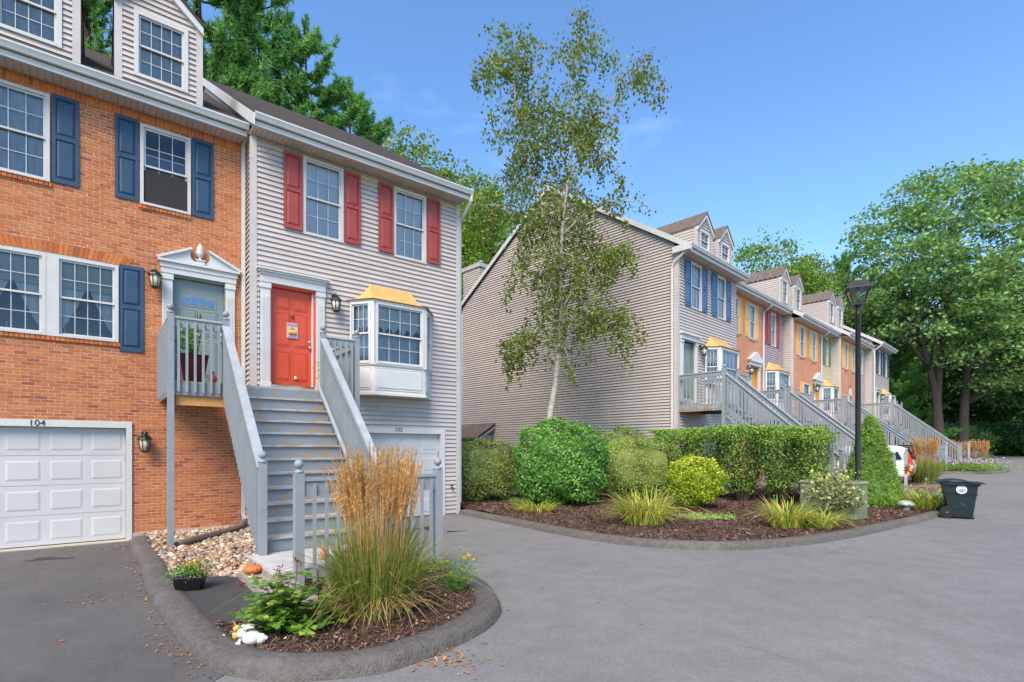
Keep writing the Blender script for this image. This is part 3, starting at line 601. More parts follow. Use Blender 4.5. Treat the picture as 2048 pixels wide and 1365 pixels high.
# window sills of rowlock bricks, arch of soldier bricks over the double window
for s0, s1, sz in ((-2.16, -0.18, 3.731), (0.10, 0.98, 6.433), (-2.05, -1.15, 6.433), (-3.47, -2.57, 6.433)):
    u = s0
    while u < s1 - .02: MB().box(u, min(u + .058, s1), -0.035, .05, sz - 0.062 - .012, sz - .004).build('sill_brick', BRICK, HO); u += .0665
for k in range(33):
    u = -2.24 + 2.15 * k / 32; t = (u + 1.166) * 0.42; zb = archz(u) + .006; hgt = .195; w_ = .029
    p, q = (u, zb), (u + math.sin(t) * hgt, zb + math.cos(t) * hgt); cxs = (math.cos(t) * w_, -math.sin(t) * w_)
    MB().prism([(p[0] - cxs[0], p[1] - cxs[1]), (p[0] + cxs[0], p[1] + cxs[1]), (q[0] + cxs[0] * 1.12, q[1] + cxs[1] * 1.12), (q[0] - cxs[0] * 1.12, q[1] - cxs[1] * 1.12)], 'y', -0.008, .05).build('arch_brick', BRICK, HO)
# garage
def garage(parent, u0, u1, zt, y, number, nu, cols, tz=0.105, tw=0.09):
    t = MB(); t.box(u0, u0 + tw, y - .03, y + .14, 0, zt); t.box(u1 - tw, u1, y - .03, y + .14, 0, zt); t.box(u0 + tw, u1 - tw, y - .032, y + .14, zt - tz, zt)
    t.build('garage_trim', WHITE, parent)
    a, b, zz = u0 + tw, u1 - tw, zt - tz; yd = y + .11
    d = MB().box(a, b, yd, yd + .04, 0.035, zz + .05).build('garage_door', GARAGE, parent)
    sh = (zz - 0.035 + .02) / 4; g = .012
    for r_ in range(4):
        z0 = .035 + r_ * sh; z1 = z0 + sh
        MB().box(a + .004, b - .004, yd - .012, yd - .0005, z0 + .004, z1 - .004).build('door_section', GARAGE, d)
        pw = (b - a) / cols
        for c in range(cols):
            p0, p1 = a + c * pw + pw * .11, a + (c + 1) * pw - pw * .11; q0, q1 = z0 + sh * .17, z1 - sh * .17; e = .03
            MB().hexa([(p0, yd - .0125, q0), (p1, yd - .0125, q0), (p1, yd - .0125, q1), (p0, yd - .0125, q1)], [(p0 + e, yd - .020, q0 + e), (p1 - e, yd - .020, q0 + e), (p1 - e, yd - .020, q1 - e), (p0 + e, yd - .020, q1 - e)]).build('raised_panel', GARAGE, d)
    MB().box(a, b, yd - .005, yd + .02, 0.0, .034).build('rubber_seal', BLACK, d)
    if number: text(number, 0.15, (nu, y - .036, zt - .048), BLACK, parent, name='house_number', depth=.003)
    MB().box(b - .02, b - .002, yd - .03, yd - .012, 1.52, 1.66).build('hinge_plate', STEEL, d)
garage(HO, -3.06, 0.0, 2.235, 0.0, '104', -1.34, 5)
MB().box(-3.0, -0.05, -0.16, 0.16, -0.02, 0.022).build('door_apron', CONCRETE, HO)
MB().box(0.005, 1.97, -0.02, 0.1, -0.02, 0.135).build('foundation', CONCRETE, HO)
# door with broken pediment
def pilaster(mb, u0, u1, y, z0, z1):
    mb.box(u0, u1, y - .045, y + .1, z0, z1); mb.box(u0 - .012, u1 + .012, y - .062, y + .1, z0, z0 + .16); mb.box(u0 - .014, u1 + .014, y - .066, y + .1, z1 - .12, z1 - .02)
    for k in range(5): x = u0 + (u1 - u0) * (k + 1) / 6; mb.box(x - .008, x + .008, y - .052, y - .046, z0 + .2, z1 - .30)
s = MB(); pilaster(s, .476, .648, 0, 2.95, 5.19); pilaster(s, 1.583, 1.751, 0, 2.95, 5.19)
s.box(.455, 1.775, -.07, .08, 5.19, 5.30); s.box(.44, 1.79, -.09, .08, 5.30, 5.345); s.box(.43, 1.80, -.075, .08, 5.345, 5.40); s.box(.40, 1.83, -.13, .08, 5.40, 5.445)
s.build('door_surround', WHITE, HO)
for sg in (-1, 1):
    c = 1.118
    poly = [(-.715, 5.447), (-.69, 5.50), (-.17, 5.745), (-.135, 5.73), (-.165, 5.66), (-.17, 5.60), (-.15, 5.545), (-.10, 5.50), (-.03, 5.48), (-.03, 5.447)]
    P = [(c + p[0] * (1 if sg < 0 else -1), p[1]) for p in poly]
    MB().prism(P if sg < 0 else P[::-1], 'y', -.07, .05).build('pediment', WHITE, HO)
    top = [(-.74, 5.447), (-.74, 5.485), (-.165, 5.765), (-.13, 5.735), (-.70, 5.447)]
    P = [(c + p[0] * (1 if sg < 0 else -1), p[1]) for p in top]
    MB().prism(P if sg < 0 else P[::-1], 'y', -.13, -.0705).build('raking_moulding', WHITE, HO)
MB().box(1.045, 1.19, -.10, .02, 5.447, 5.53).box(1.03, 1.205, -.112, .03, 5.53, 5.55).build('finial_base', WHITE, HO)
MB().lathe((1.118, -.05, 5.55), [(.05, 0), (.028, .02), (.022, .05), (.05, .075), (.068, .12), (.072, .17), (.062, .20), (.066, .21), (.06, .25), (.035, .30), (.012, .335), (.002, .35)], 12).build('finial', WHITE, HO, smooth=True)
def panel_door(parent, u0, u1, z0, z1, y, m, panels, knob=None, jamb=None):
    jm = jamb or m; j = MB(); j.box(u0 - .04, u0 + .0, y - .1, y + .08, z0, z1 + .04); j.box(u1, u1 + .04, y - .1, y + .08, z0, z1 + .04); j.box(u0, u1, y - .1, y + .08, z1, z1 + .04); j.build('door_jamb', jm, parent)
    d = MB().box(u0 + .003, u1 - .003, y, y + .045, z0 + .02, z1 - .003).build('door', m, parent)
    for (a, b, c, e) in panels:
        p0, p1 = u0 + (u1 - u0) * a, u0 + (u1 - u0) * b; q0, q1 = z0 + (z1 - z0) * c, z0 + (z1 - z0) * e; w_ = .02
        MB().box(p0, p1, y - .003, y - .0005, q0, q1).build('panel_groove', m, d)
        MB().hexa([(p0 + w_, y - .0032, q0 + w_), (p1 - w_, y - .0032, q0 + w_), (p1 - w_, y - .0032, q1 - w_), (p0 + w_, y - .0032, q1 - w_)], [(p0 + w_ * 2, y - .012, q0 + w_ * 2), (p1 - w_ * 2, y - .012, q0 + w_ * 2), (p1 - w_ * 2, y - .012, q1 - w_ * 2), (p0 + w_ * 2, y - .012, q1 - w_ * 2)]).build('door_panel', m, d)
        fr_ = MB(); t = .012
        for q in ((p0, p1, q0, q0 + t), (p0, p1, q1 - t, q1), (p0, p0 + t, q0 + t, q1 - t), (p1 - t, p1, q0 + t, q1 - t)): fr_.box(q[0], q[1], y - .011, y - .0032, q[2], q[3])
        fr_.build('panel_moulding', m, d)
    if knob:
        MB().ball((knob[0], y - .05, knob[1]), .03, 10).tube([(knob[0], y, knob[1]), (knob[0], y - .04, knob[1])], .014, 8).build('door_knob', STEEL, d, smooth=True)
        o = MB().lathe((0, 0, 0), [(.03, 0), (.03, .015)], 12).build('deadbolt', STEEL, d); o.rotation_euler = (R(90), 0, 0); o.location = (knob[0], y - .001, knob[1] + .14)
    MB().box(u0, u1, y - .1, y + .06, z0 - .02, z0 + .018).build('threshold', STEEL, d)
    return d
d = panel_door(HO, .66, 1.57, 3.06, 5.15, .11, GREYDOOR, [(.13, .46, .48, .72), (.54, .87, .48, .72), (.13, .46, .08, .42), (.54, .87, .08, .42)], (1.50, 3.98))
MB().box(.80, 1.43, .100, .1095, 4.63, 4.86).build('lite_frame', GREYDOOR, d)
for k in range(4): MB().box(.825 + k * .148, .945 + k * .148, .094, .0995, 4.665, 4.80 + (.025 if k in (1, 2) else 0)).build('door_lite', glassmat('door_glass', 2.2), d)
MB().lathe((1.118, .09, 4.45), [(.004, -.09), (.035, -.06), (.02, -.02), (.03, .02), (.018, .05), (.006, .075)], 8).build('knocker', BRASS, d, smooth=True)
# windows and shutters
MB().box(-1.226, -1.106, -.04, .06, 3.731, 5.168).build('mullion', WHITEV, HO)
window(HO, -1.106, -.206, 3.731, 5.168, 0, 4, 2, 'shade'); window(HO, -2.126, -1.226, 3.731, 5.168, 0, 4, 2, 'shade')
window(HO, .124, .955, 6.433, 7.97, 0, 3, 2, None, open_lower=.22); window(HO, -2.02, -1.173, 6.433, 7.97, 0, 3, 2, 'sheer'); window(HO, -3.44, -2.6, 6.433, 7.97, 0, 3, 2, 'blind')
for a, b, c, e in ((-.19, .179, 3.577, 5.209), (-.258, .101, 6.458, 8.02), (.981, 1.362, 6.445, 8.02), (-1.147, -.775, 6.458, 8.02), (-2.52, -2.15, 3.577, 5.209), (-2.42, -2.05, 6.458, 8.02)): shutter(HO, a, b, c, e, 0, BLUE)
# candles and ornaments on the window sill
IVORY = mat('ivory', (0.62, 0.60, 0.52), None, 3, 0.4)
for u in (-.98, -1.75): MB().lathe((u, .22, 3.78), [(.03, 0), (.03, .02), (.011, .025), (.011, .16), (.003, .175)], 8).build('window_candle', IVORY, HO)
wall_lantern(HO, .352, 0, 5.02, 1.25); wall_lantern(HO, .19, 0, 1.87, 1.25)
# soffit, gutter, roof, downspout
mb = MB()
for u in np.arange(-3.62, 1.90, .1): mb.box(u, u + .094, -.40, .02, SOF, SOF + .015)
mb.build('soffit', SOFFIT, HO); MB().box(-3.62, 1.90, -.44, -.402, SOF - .03, SOF + .16).build('fascia', WHITE, HO)
MB().box(-3.62, 1.9, -.401, .02, SOF + .016, SOF + .03).build('soffit_board', DARK, HO)
gutter(HO, -3.62, 1.93, -.56, EAVE); 
zr = EAVE + 6.4 * SLOPE
MB().prism([(-.50, EAVE - .02), (6.0, zr), (12.5, EAVE - .02), (12.5, EAVE - .14), (6.0, zr - .13), (-.44, EAVE - .13)], 'x', -3.7, 1.975).build('roof', ROOF, HO)
MB().prism([(.25, 8.2), (11.9, 8.2), (11.9, 8.4), (6, zr - .2), (.25, 8.72)], 'x', -3.59, -3.4).build('gable_wall', SIDING, HO)
ds = MB(); ds.box(1.875, 1.945, -.075, -.012, .35, 8.18); ds.beam((1.91, -.045, 8.17), (1.91, -.50, 8.31), .06, .06); ds.beam((1.91, -.045, .37), (1.93, -.10, .16), .07, .06, (0, 1, 0)); ds.build('downspout', WHITE, HO)
def dormer(parent, u0, u1, yf, z0, ze, za, win, m=SIDING, joined=False, yback=4.0, roofm=None, detail=True, clipbase=None, sl=SLOPE, ye=-.50, zeave=EAVE, cols=4, fill='sheer'):
    """gabled dormer: front wall with window, cheeks, small roof; one part of the house each"""
    um = (u0 + u1) / 2; cb = .09
    k = (za - ze) / (um - u0)
    def clip(z): return (u0 + cb, u1 - cb) if z < ze else (u0 + cb + max(0, (z - ze) / k - cb), u1 - cb - max(0, (z - ze) / k - cb))
    hw = (win[0], win[1], win[2], win[3])
    b = MB(); backing(b, u0 + .01, u1 - .01, z0 - .3, ze, [(win[0] + .05, win[1] - .05, win[2] + .05, win[3] - .05)], yf + .002, yf + .1); b.prism([(u0 + .01, ze), (u1 - .01, ze), (um, za - .02)], 'y', yf + .002, yf + .1)
    b.box(u0 + .01, u0 + .08, yf + .1, yback, z0 - .6, ze); b.box(u1 - .08, u1 - .01, yf + .1, yback, z0 - .6, ze)
    dw = b.build('dormer', m, parent)
    if joined: siding(dw, u0, u1, z0, za - .06, [hw], yf, m, True, clip)
    else: siding(parent, u0, u1, z0, za - .06, [hw], yf, m, False, clip, name='dormer_board')
    siding(dw, yf, yback, z0 - .2, ze, [], u0, m, True, None, .026, axis='x', flip=-1); siding(dw, yf, yback, z0 - .2, ze, [], u1, m, True, None, .026, axis='x', flip=1)
    for a_, b_ in ((u0 - .03, u0 + cb), (u1 - cb, u1 + .03)): MB().box(a_, b_, yf - .03, yf + .09, z0 - .12, ze + .03).build('corner_board', SIDING_TRIM, dw)
    for sg in (-1, 1):
        e = (um + sg * (um - u0 + .035), ze - .035 * k); P = [(um, za + .03), e, (e[0], e[1] - .15), (um, za - .14)]
        MB().prism(P if sg < 0 else P[::-1], 'y', yf - .10, yf + .02).build('rake_board', WHITE, dw)
        P = [(um, za + .10), (e[0] + sg * .012, e[1] + .06 - .012 * k), (e[0] + sg * .012, e[1] + .002 - .012 * k), (um, za + .032)]
        MB().prism(P if sg < 0 else P[::-1], 'y', yf - .13, yback).build('dormer_roof', roofm or ROOF, dw)
    window(parent, *win, yf, cols, 2, fill, casing=.075 if detail else .06, detail=detail)
for u0, u1 in ((-.235, 1.165), (-2.19, -.79)):
    w0 = u0 + .27; dormer(HO, u0, u1, .2, 8.86, 10.43, 11.03, (w0, w0 + .90, 8.97, 10.25), yback=3.4)
# ---------------------------------------------------------------- grey siding townhouse 105
H105 = empty('siding_townhouse', (PA[0], PA[1], 0), RA, 'greige clapboard townhouse with red door, red shutters and gold-roofed bay window', 'townhouse', 'front row townhouses')
HO = H105; Y5 = -.5
g105 = (3.7, 6.547, -.2, 2.243)
win5 = [(2.99, 3.887, 6.42, 8.12), (5.119, 6.007, 6.40, 8.10)]
holes = [g105, (2.12, 3.465, 2.9, 5.47), (4.10, 6.05, 3.0, 5.14), (4.5, 5.6, 5.14, 5.5)] + win5
thru = [(3.78, 6.45, -.2, 2.14), (2.33, 3.26, 3.06, 5.20), (4.15, 6.0, 3.05, 5.1)] + [(h[0] + .05, h[1] - .05, h[2] + .05, h[3] - .05) for h in win5]
mb = MB(); backing(mb, 1.985, 6.985, 0.0, SOF + .1, thru, Y5 + .001, Y5 + .2); mb.box(1.985, 2.2, Y5 + .2, 12, 0, 8.4); mb.box(6.75, 6.985, Y5 + .2, 12, 0, 8.4); mb.box(2.2, 6.75, 11.75, 12, 0, 8.4); mb.box(2.2, 6.75, .0, 11.7, 2.5, 2.6)
mb.build('wall', SIDING, HO)
siding(HO, 2.07, 6.90, 0.06, SOF, holes, Y5, SIDING)
siding(HO, Y5 + .09, -0.015, 0.06, 8.62, [], 1.985, SIDING, axis='x', flip=-1, name='return_board', clip=lambda z: (Y5 + .09, -.015) if z < 8.2 else (max(Y5 + .09, -.5 + (z - 8.2) / SLOPE), -.015 + 0))
siding(HO, Y5 + .09, 11.9, 0.06, 8.4, [], 6.985, SIDING, True, axis='x', flip=1)
MB().box(1.955, 2.07, Y5 - .035, Y5 + .09, 0.05, SOF).build('corner_board', SIDING_TRIM, HO); MB().box(6.90, 7.02, Y5 - .035, Y5 + .09, 0.0, SOF).build('corner_board', SIDING_TRIM, HO)
for a in win5: window(HO, *a, Y5, 3, 2, 'blind', casing=.06)
for a, b in ((2.59, 2.975), (3.899, 4.277), (4.721, 5.106), (6.021, 6.398)): shutter(HO, a, b, 6.45, 8.08, Y5 - .046, REDSH)
garage(HO, 3.70, 6.547, 2.243, Y5 - .02, '105', 5.24, 5, .13, .12)
s = MB(); pilaster(s, 2.135, 2.325, Y5 - .02, 2.97, 5.21); pilaster(s, 3.275, 3.455, Y5 - .02, 2.97, 5.21)
s.box(2.125, 3.465, Y5 - .09, Y5 + .05, 5.21, 5.36); s.box(2.11, 3.48, Y5 - .12, Y5 + .05, 5.36, 5.41); s.box(2.08, 3.51, Y5 - .16, Y5 + .05, 5.41, 5.45); s.box(2.05, 3.54, Y5 - .19, Y5 + .05, 5.45, 5.485)
s.build('door_surround', WHITE, HO)
d = panel_door(HO, 2.37, 3.235, 3.075, 5.165, Y5 + .10, REDDOOR, [(.13, .45, .80, .93), (.55, .87, .80, .93), (.13, .45, .42, .76), (.55, .87, .42, .76), (.13, .45, .07, .36), (.55, .87, .07, .36)], (3.16, 3.96))
MB().box(3.205, 3.232, Y5 + .02, Y5 + .098, 3.08, 5.15).build('weather_strip', WHITE, HO)
MB().lathe((2.80, Y5 + .08, 4.64), [(.004, -.07), (.03, -.04), (.02, -.01), (.03, .02), (.015, .05), (.006, .07)], 8).build('knocker', BRASS, d, smooth=True)
MB().lathe((2.87, Y5 + .09, 3.27), [(.03, -.03), (.035, 0), (.02, .035)], 8).build('door_stop', STEEL, d)
wall_lantern(HO, 3.66, Y5 - .02, 4.99, 1.3)
MB().tube([(6.74, Y5, .73), (6.74, Y5 - .12, .72), (6.74, Y5 - .13, .66)], .018, 6).box(6.71, 6.77, Y5 - .1, Y5 - .07, .76, .79).build('hose_bib', BLACK, HO)
mb = MB()
for u in np.arange(1.93, 7.02, .1): mb.box(u, u + .094, -.92, Y5 + .01, SOF, SOF + .015)
mb.build('soffit', SOFFIT, HO); MB().box(1.93, 7.04, -.96, -.922, SOF - .03, SOF + .16).build('fascia', WHITE, HO); MB().box(1.93, 7.03, -.921, -.48, SOF + .016, SOF + .03).build('soffit_board', DARK, HO)
gutter(HO, 1.93, 7.10, -1.08, EAVE)
z5 = EAVE + 6.9 * SLOPE
MB().prism([(-1.02, EAVE - .02), (5.88, z5), (12.6, EAVE + .12), (12.6, EAVE), (5.88, z5 - .13), (-.96, EAVE - .13)], 'x', 1.93, 7.08).build('roof', ROOF, HO)
MB().prism([(-1.03, EAVE - .26), (-1.03, EAVE - .035), (5.87, z5 - .015), (5.87, z5 - .22), (-.60, EAVE + .01)], 'x', 1.895, 1.929).build('rake_board', WHITE, HO)
MB().prism([(-.5, 8.2), (0.0, 8.2), (5.8, 8.2), (5.8, z5 - .2), (-.5, 8.62)], 'x', 1.99, 2.1).build('gable_wall', SIDING, HO)
MB().prism([(-.5, 8.2), (12, 8.2), (12, 8.4), (5.8, z5 - .2), (-.5, 8.62)], 'x', 6.80, 6.98).build('gable_wall', SIDING, HO)
ds = MB(); ds.tube([(7.07, -1.0, 8.30), (7.07, -.99, 8.15), (7.06, -.72, 7.92), (7.06, -.46, 7.75), (7.06, -.46, .3)], .042, 6); ds.build('downspout', WHITE, HO)
# bay window
def bay(parent, uL, uR, fL, fR, yw, yf, z0, zs, zt, zroof, rL, rR, detail=True, cols=(3, 4, 3)):
    out = [(uL, yw), (fL, yf), (fR, yf), (uR, yw)]
    def ring(d):
        return [(uL - d * 1.1, yw), (fL - d * .45, yf - d), (fR + d * .45, yf - d), (uR + d * 1.1, yw)]
    b = MB()
    b.prism(ring(0), 'z', z0 + .06, zs - .05); b.prism(ring(.03), 'z', z0, z0 + .06); b.prism(ring(.035), 'z', zs - .05, zs - .015); b.prism(ring(.015), 'z', zt - .05, zt + .02)
    for (x, y_) in ((fL, yf), (fR, yf)): b.lathe((x, y_ + .03, zs - .02), [(.06, 0), (.06, zt - zs)], 8)
    o = b.build('bay_window', BAYWHITE, parent)
    # raised panels and windows on each of the three faces
    for k, ((ax, ay), (bx, by)) in enumerate(zip(out, out[1:])):
        L = math.hypot(bx - ax, by - ay); ang = math.atan2(by - ay, bx - ax)
        q = MB(); e = .07
        q.hexa([(e, -.002, z0 + .14), (L - e, -.002, z0 + .14), (L - e, -.002, zs - .12), (e, -.002, zs - .12)], [(e + .03, -.022, z0 + .17), (L - e - .03, -.022, z0 + .17), (L - e - .03, -.022, zs - .15), (e + .03, -.022, zs - .15)])
        f_ = MB(); t = .022
        for r_ in ((e - t, L - e + t, z0 + .14 - t, z0 + .14), (e - t, L - e + t, zs - .12, zs - .12 + t), (e - t, e, z0 + .14, zs - .12), (L - e, L - e + t, z0 + .14, zs - .12)): f_.box(r_[0], r_[1], -.016, -.002, r_[2], r_[3])
        for nm, mm_, mt in (('bay_panel', q, WHITE), ('panel_moulding', f_, BAYWHITE)):
            p = mm_.build(nm, mt, o); p.location = (ax, ay, 0); p.rotation_euler = (0, 0, ang)
        w = window(parent, .05, L - .05, zs - .015, zt - .04, 0.0, cols[k], 2, None, casing=.045, room=False, detail=detail, m=WHITE)
        w.location = (ax, ay, 0); w.rotation_euler = (0, 0, ang)
        cu = MB(); N = 40; V = []
        for i in range(N + 1): V += [(.06 + (L - .12) * i / N, .09 + .012 * math.sin(i * 1.9), zs + (zt - zs) * (.50 + .10 * abs(math.sin(i * .39)))), (.06 + (L - .12) * i / N, .09 + .012 * math.sin(i * 1.9), zt - .06)]
        cu.add(V, [(2 * i, 2 * i + 2, 2 * i + 3, 2 * i + 1) for i in range(N)]).build('valance', CURTAIN, w, smooth=True)
        MB().box(.06, L - .06, .16, .165, zs, zs + (zt - zs) * .5).build('blind', SHEER, w)
    MB().prism([(uL + .1, yw + .6), (uL + .1, yw + .02), (uR - .1, yw + .02), (uR - .1, yw + .6)], 'z', zs, zt - .02).build('bay_interior', INTER, o)
    # flared metal roof
    top = [(rL, yw - .01), (rL, yw - .03), (rR, yw - .03), (rR, yw - .01)]; bot = ring(.09); V = []; F = []; N = 7
    for i in range(N + 1):
        t = i / N; zz = zroof + (zt + .02 - zroof) * (1 - (1 - t) ** 1.9); 
        for p, q in zip(top, bot): V.append((p[0] + (q[0] - p[0]) * t, p[1] + (q[1] - p[1]) * t, zz))
    for i in range(N):
        for j in range(3): F.append((i * 4 + j, (i + 1) * 4 + j, (i + 1) * 4 + j + 1, i * 4 + j + 1))
    F.append((0, 1, 2, 3)); F.append(tuple(N * 4 + j for j in (3, 2, 1, 0)))
    MB().add(V, F).build('bay_roof', GOLD, parent)
bay(HO, 4.02, 6.14, 4.40, 5.72, Y5 - .01, -1.0, 2.97, 3.70, 5.12, 5.60, 4.53, 5.57)
# ---------------------------------------------------------------- entry stairs of the two rows
def ballcap(mb, x, y, z, r=.055):
    mb.lathe((x, y, z), [(.062, 0), (.062, .018), (.03, .03), (.022, .05)], 10); mb.ball((x, y, z + .05 + r * .93), r, 12)
def post(parent, x, y, z0, z1, s=.095, cap=True, name='post'):
    p = MB().box(x - s / 2, x + s / 2, y - s / 2, y + s / 2, z0, z1).build(name, PAINT, parent)
    if cap:
        b = MB(); ballcap(b, x, y, z1); b.build('ball_cap', PAINT, p, smooth=True)
    return p
def baluster(parent, x, y, z0, z1, s=.036):
    return MB().hexa([(x - s / 2, y - s / 2, z0 + .02), (x + s / 2, y - s / 2, z0), (x + s / 2, y + s / 2, z0), (x - s / 2, y + s / 2, z0 + .02)], [(x - s / 2, y - s / 2, z1), (x + s / 2, y - s / 2, z1), (x + s / 2, y + s / 2, z1), (x - s / 2, y + s / 2, z1)]).build('baluster', PAINT, parent)
def rail_x(parent, x0, x1, y, zd, out=-1, pitch=.125):
    """level railing along x at y: cap rail, upper rail, balusters nailed on the outside down over the rim"""
    MB().box(x0, x1, y - .02, y + .02, zd + .90, zd + 1.04).build('rail', PAINT, parent); MB().box(x0, x1, y - .045, y + .045, zd + 1.04, zd + 1.075).build('cap_rail', PAINTLIGHT, parent)
    n = max(1, int(round((x1 - x0) / pitch)))
    for i in range(n): baluster(parent, x0 + (x1 - x0) * (i + .5) / n, y + out * .040, zd - .20, zd + 1.0)
def rail_y(parent, x, y0, y1, zd, out=-1, pitch=.125):
    MB().box(x - .02, x + .02, y0, y1, zd + .90, zd + 1.04).build('rail', PAINT, parent); MB().box(x - .045, x + .045, y0, y1, zd + 1.04, zd + 1.075).build('cap_rail', PAINTLIGHT, parent)
    n = max(1, int(round((y1 - y0) / pitch)))
    for i in range(n): baluster(parent, x + out * .040, y0 + (y1 - y0) * (i + .5) / n, zd - .20, zd + 1.0)
def stairs(root, du0, du1, su0, su1, W, zd, n, run, rise, ywall, zg, wall2=None, beam=False, light=False):
    """deck du0..du1 from the wall (ywall) out to W, flight su0..su1 of n risers going down outwards"""
    yf = -W
    k = 0; y = yf
    while y < ywall - .02:
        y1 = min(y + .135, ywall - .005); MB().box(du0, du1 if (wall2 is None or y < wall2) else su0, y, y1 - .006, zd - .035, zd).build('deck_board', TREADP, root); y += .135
    for q in ((du0, du0 + .04, yf + .04, ywall - .01), (du1 - .04, du1, yf + .04, (wall2 if wall2 is not None else ywall) - .01), (du0, su0, yf, yf + .04), (su1, du1, yf, yf + .04)):
        if q[1] - q[0] > .02: MB().box(*q, zd - .24, zd - .037).build('rim_joist', PAINT, root)
    if beam: MB().box(du0 + .1, su0 + .02, yf + .045, yf + .09, zd - .41, zd - .245).build('new_beam', RAWWOOD, root)
    zp = zd + 1.12
    post(root, du0 + .02, yf - .01, zg, zp); post(root, su0 - .0, yf - .01, zg if light else zd - .24, zp); post(root, su1, yf - .01, zg, zp)
    if du1 - su1 > .3: post(root, du1 - .02, yf - .01, zg, zp); rail_x(root, su1 + .05, du1 - .07, yf, zd)
    if su0 - du0 > .3: rail_x(root, du0 + .07, su0 - .05, yf, zd)
    rail_y(root, du0 + .02, yf + .05, ywall - .01, zd, -1); rail_y(root, du1 - .02, yf + .05, (wall2 if wall2 is not None else ywall) - .01, zd, 1)
    # flight
    for i in range(1, n + 1):
        zt = zd - i * rise; y_r = yf - (i - 1) * run
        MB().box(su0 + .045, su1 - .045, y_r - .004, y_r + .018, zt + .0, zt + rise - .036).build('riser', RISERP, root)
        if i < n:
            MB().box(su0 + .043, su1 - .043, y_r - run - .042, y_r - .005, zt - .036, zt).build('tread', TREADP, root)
    yb = yf - (n - 1) * run; zb = zd - n * rise
    for x in (su0, su1):
        s = MB().prism([(yf, zd - .04), (yf, zd - .42), (yb - .02, zb - .02), (yb - .05, zb - .02), (yb - .05, zb + .22)], 'x', x - .02, x + .02); s.build('stringer', PAINT, root)
        a, b = (x, yf, zd + .93), (x, yb - .10, zb + rise + .93 - .06); sl = (a[2] - b[2]) / (a[1] - b[1])
        MB().beam(a, b, .035, .13).build('stair_rail', PAINT, root)
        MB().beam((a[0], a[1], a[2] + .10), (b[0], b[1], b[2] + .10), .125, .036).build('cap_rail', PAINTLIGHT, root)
        m = int((a[1] - b[1]) / .115); sg = -1 if x == su0 else 1
        for i in range(m):
            y = yf - .07 - (a[1] - b[1] - .12) * (i + .5) / m; zz = zd + (y - yf) * sl
            baluster(root, x + sg * .038, y, zz - .26, zz + .90)
        post(root, x, yb - .14, zg, zb + rise + 1.0 + .05)
    return yb, zb
ST = empty('entry_stairs', (PA[0], PA[1], 0), RA, 'grey painted wooden stairs and deck climbing to the red door, paint worn on the treads', 'stairs', 'wooden entry stairs')
STN, STRUN, STRISE, STD, STW = 12, .232, .2165, 2.89, 1.9
yb, zb = stairs(ST, .43, 3.67, 1.27, 2.97, STW, STD, STN, STRUN, STRISE, 0.0, .08, wall2=-.5, beam=True)
gr = MB().beam((2.87, -STW - .02, STD + .10), (2.87, yb - .05, zb + .34), .04, .05); gr.build('skirt_board', PAINTLIGHT, ST)
for i in range(9):
    MB().box(1.12, 3.12, yb - .02 - .143 * (i + 1), yb - .026 - .143 * i, zb - .036, zb).build('landing_board', LANDWOOD, ST)
MB().box(1.12, 1.16, yb - 1.30, yb - .02, zb - .13, zb - .037).box(3.08, 3.12, yb - 1.30, yb - .02, zb - .13, zb - .037).box(1.16, 3.08, yb - 1.30, yb - 1.26, zb - .13, zb - .037).build('landing_frame', OLDWOOD, ST)
STEP = empty('wooden_step', (PA[0], PA[1], 0), RA, 'low weathered bare wood step beside the stair landing', 'step')
for i in range(3): MB().box(.90 + i * .15, 1.045 + i * .15, -6.95, -4.95, .145, .182).build('board', OLDWOOD, STEP)
MB().box(.90, .94, -6.95, -4.95, .06, .144).box(.94, 1.34, -4.99, -4.95, .06, .144).box(.94, 1.34, -6.95, -6.91, .06, .144).build('frame', OLDWOOD, STEP)
# little guard fence in front of the landing
FN = empty('guard_fence', (PA[0], PA[1], 0), RA, 'short grey fence with ball caps behind the tall feather grass', 'fence')
for x in (1.37, 3.24): post(FN, x, -5.9, .08, 1.46, .105)
MB().box(1.42, 3.19, -5.925, -5.885, 1.18, 1.36).build('rail', PAINT, FN); MB().box(1.42, 3.19, -5.95, -5.86, 1.36, 1.40).build('cap_rail', PAINT, FN)
for i in range(12): baluster(FN, 1.54 + i * .143, -5.945, .12, 1.33)
MB().box(1.42, 3.19, -5.925, -5.885, .20, .29).build('rail', PAINT, FN)
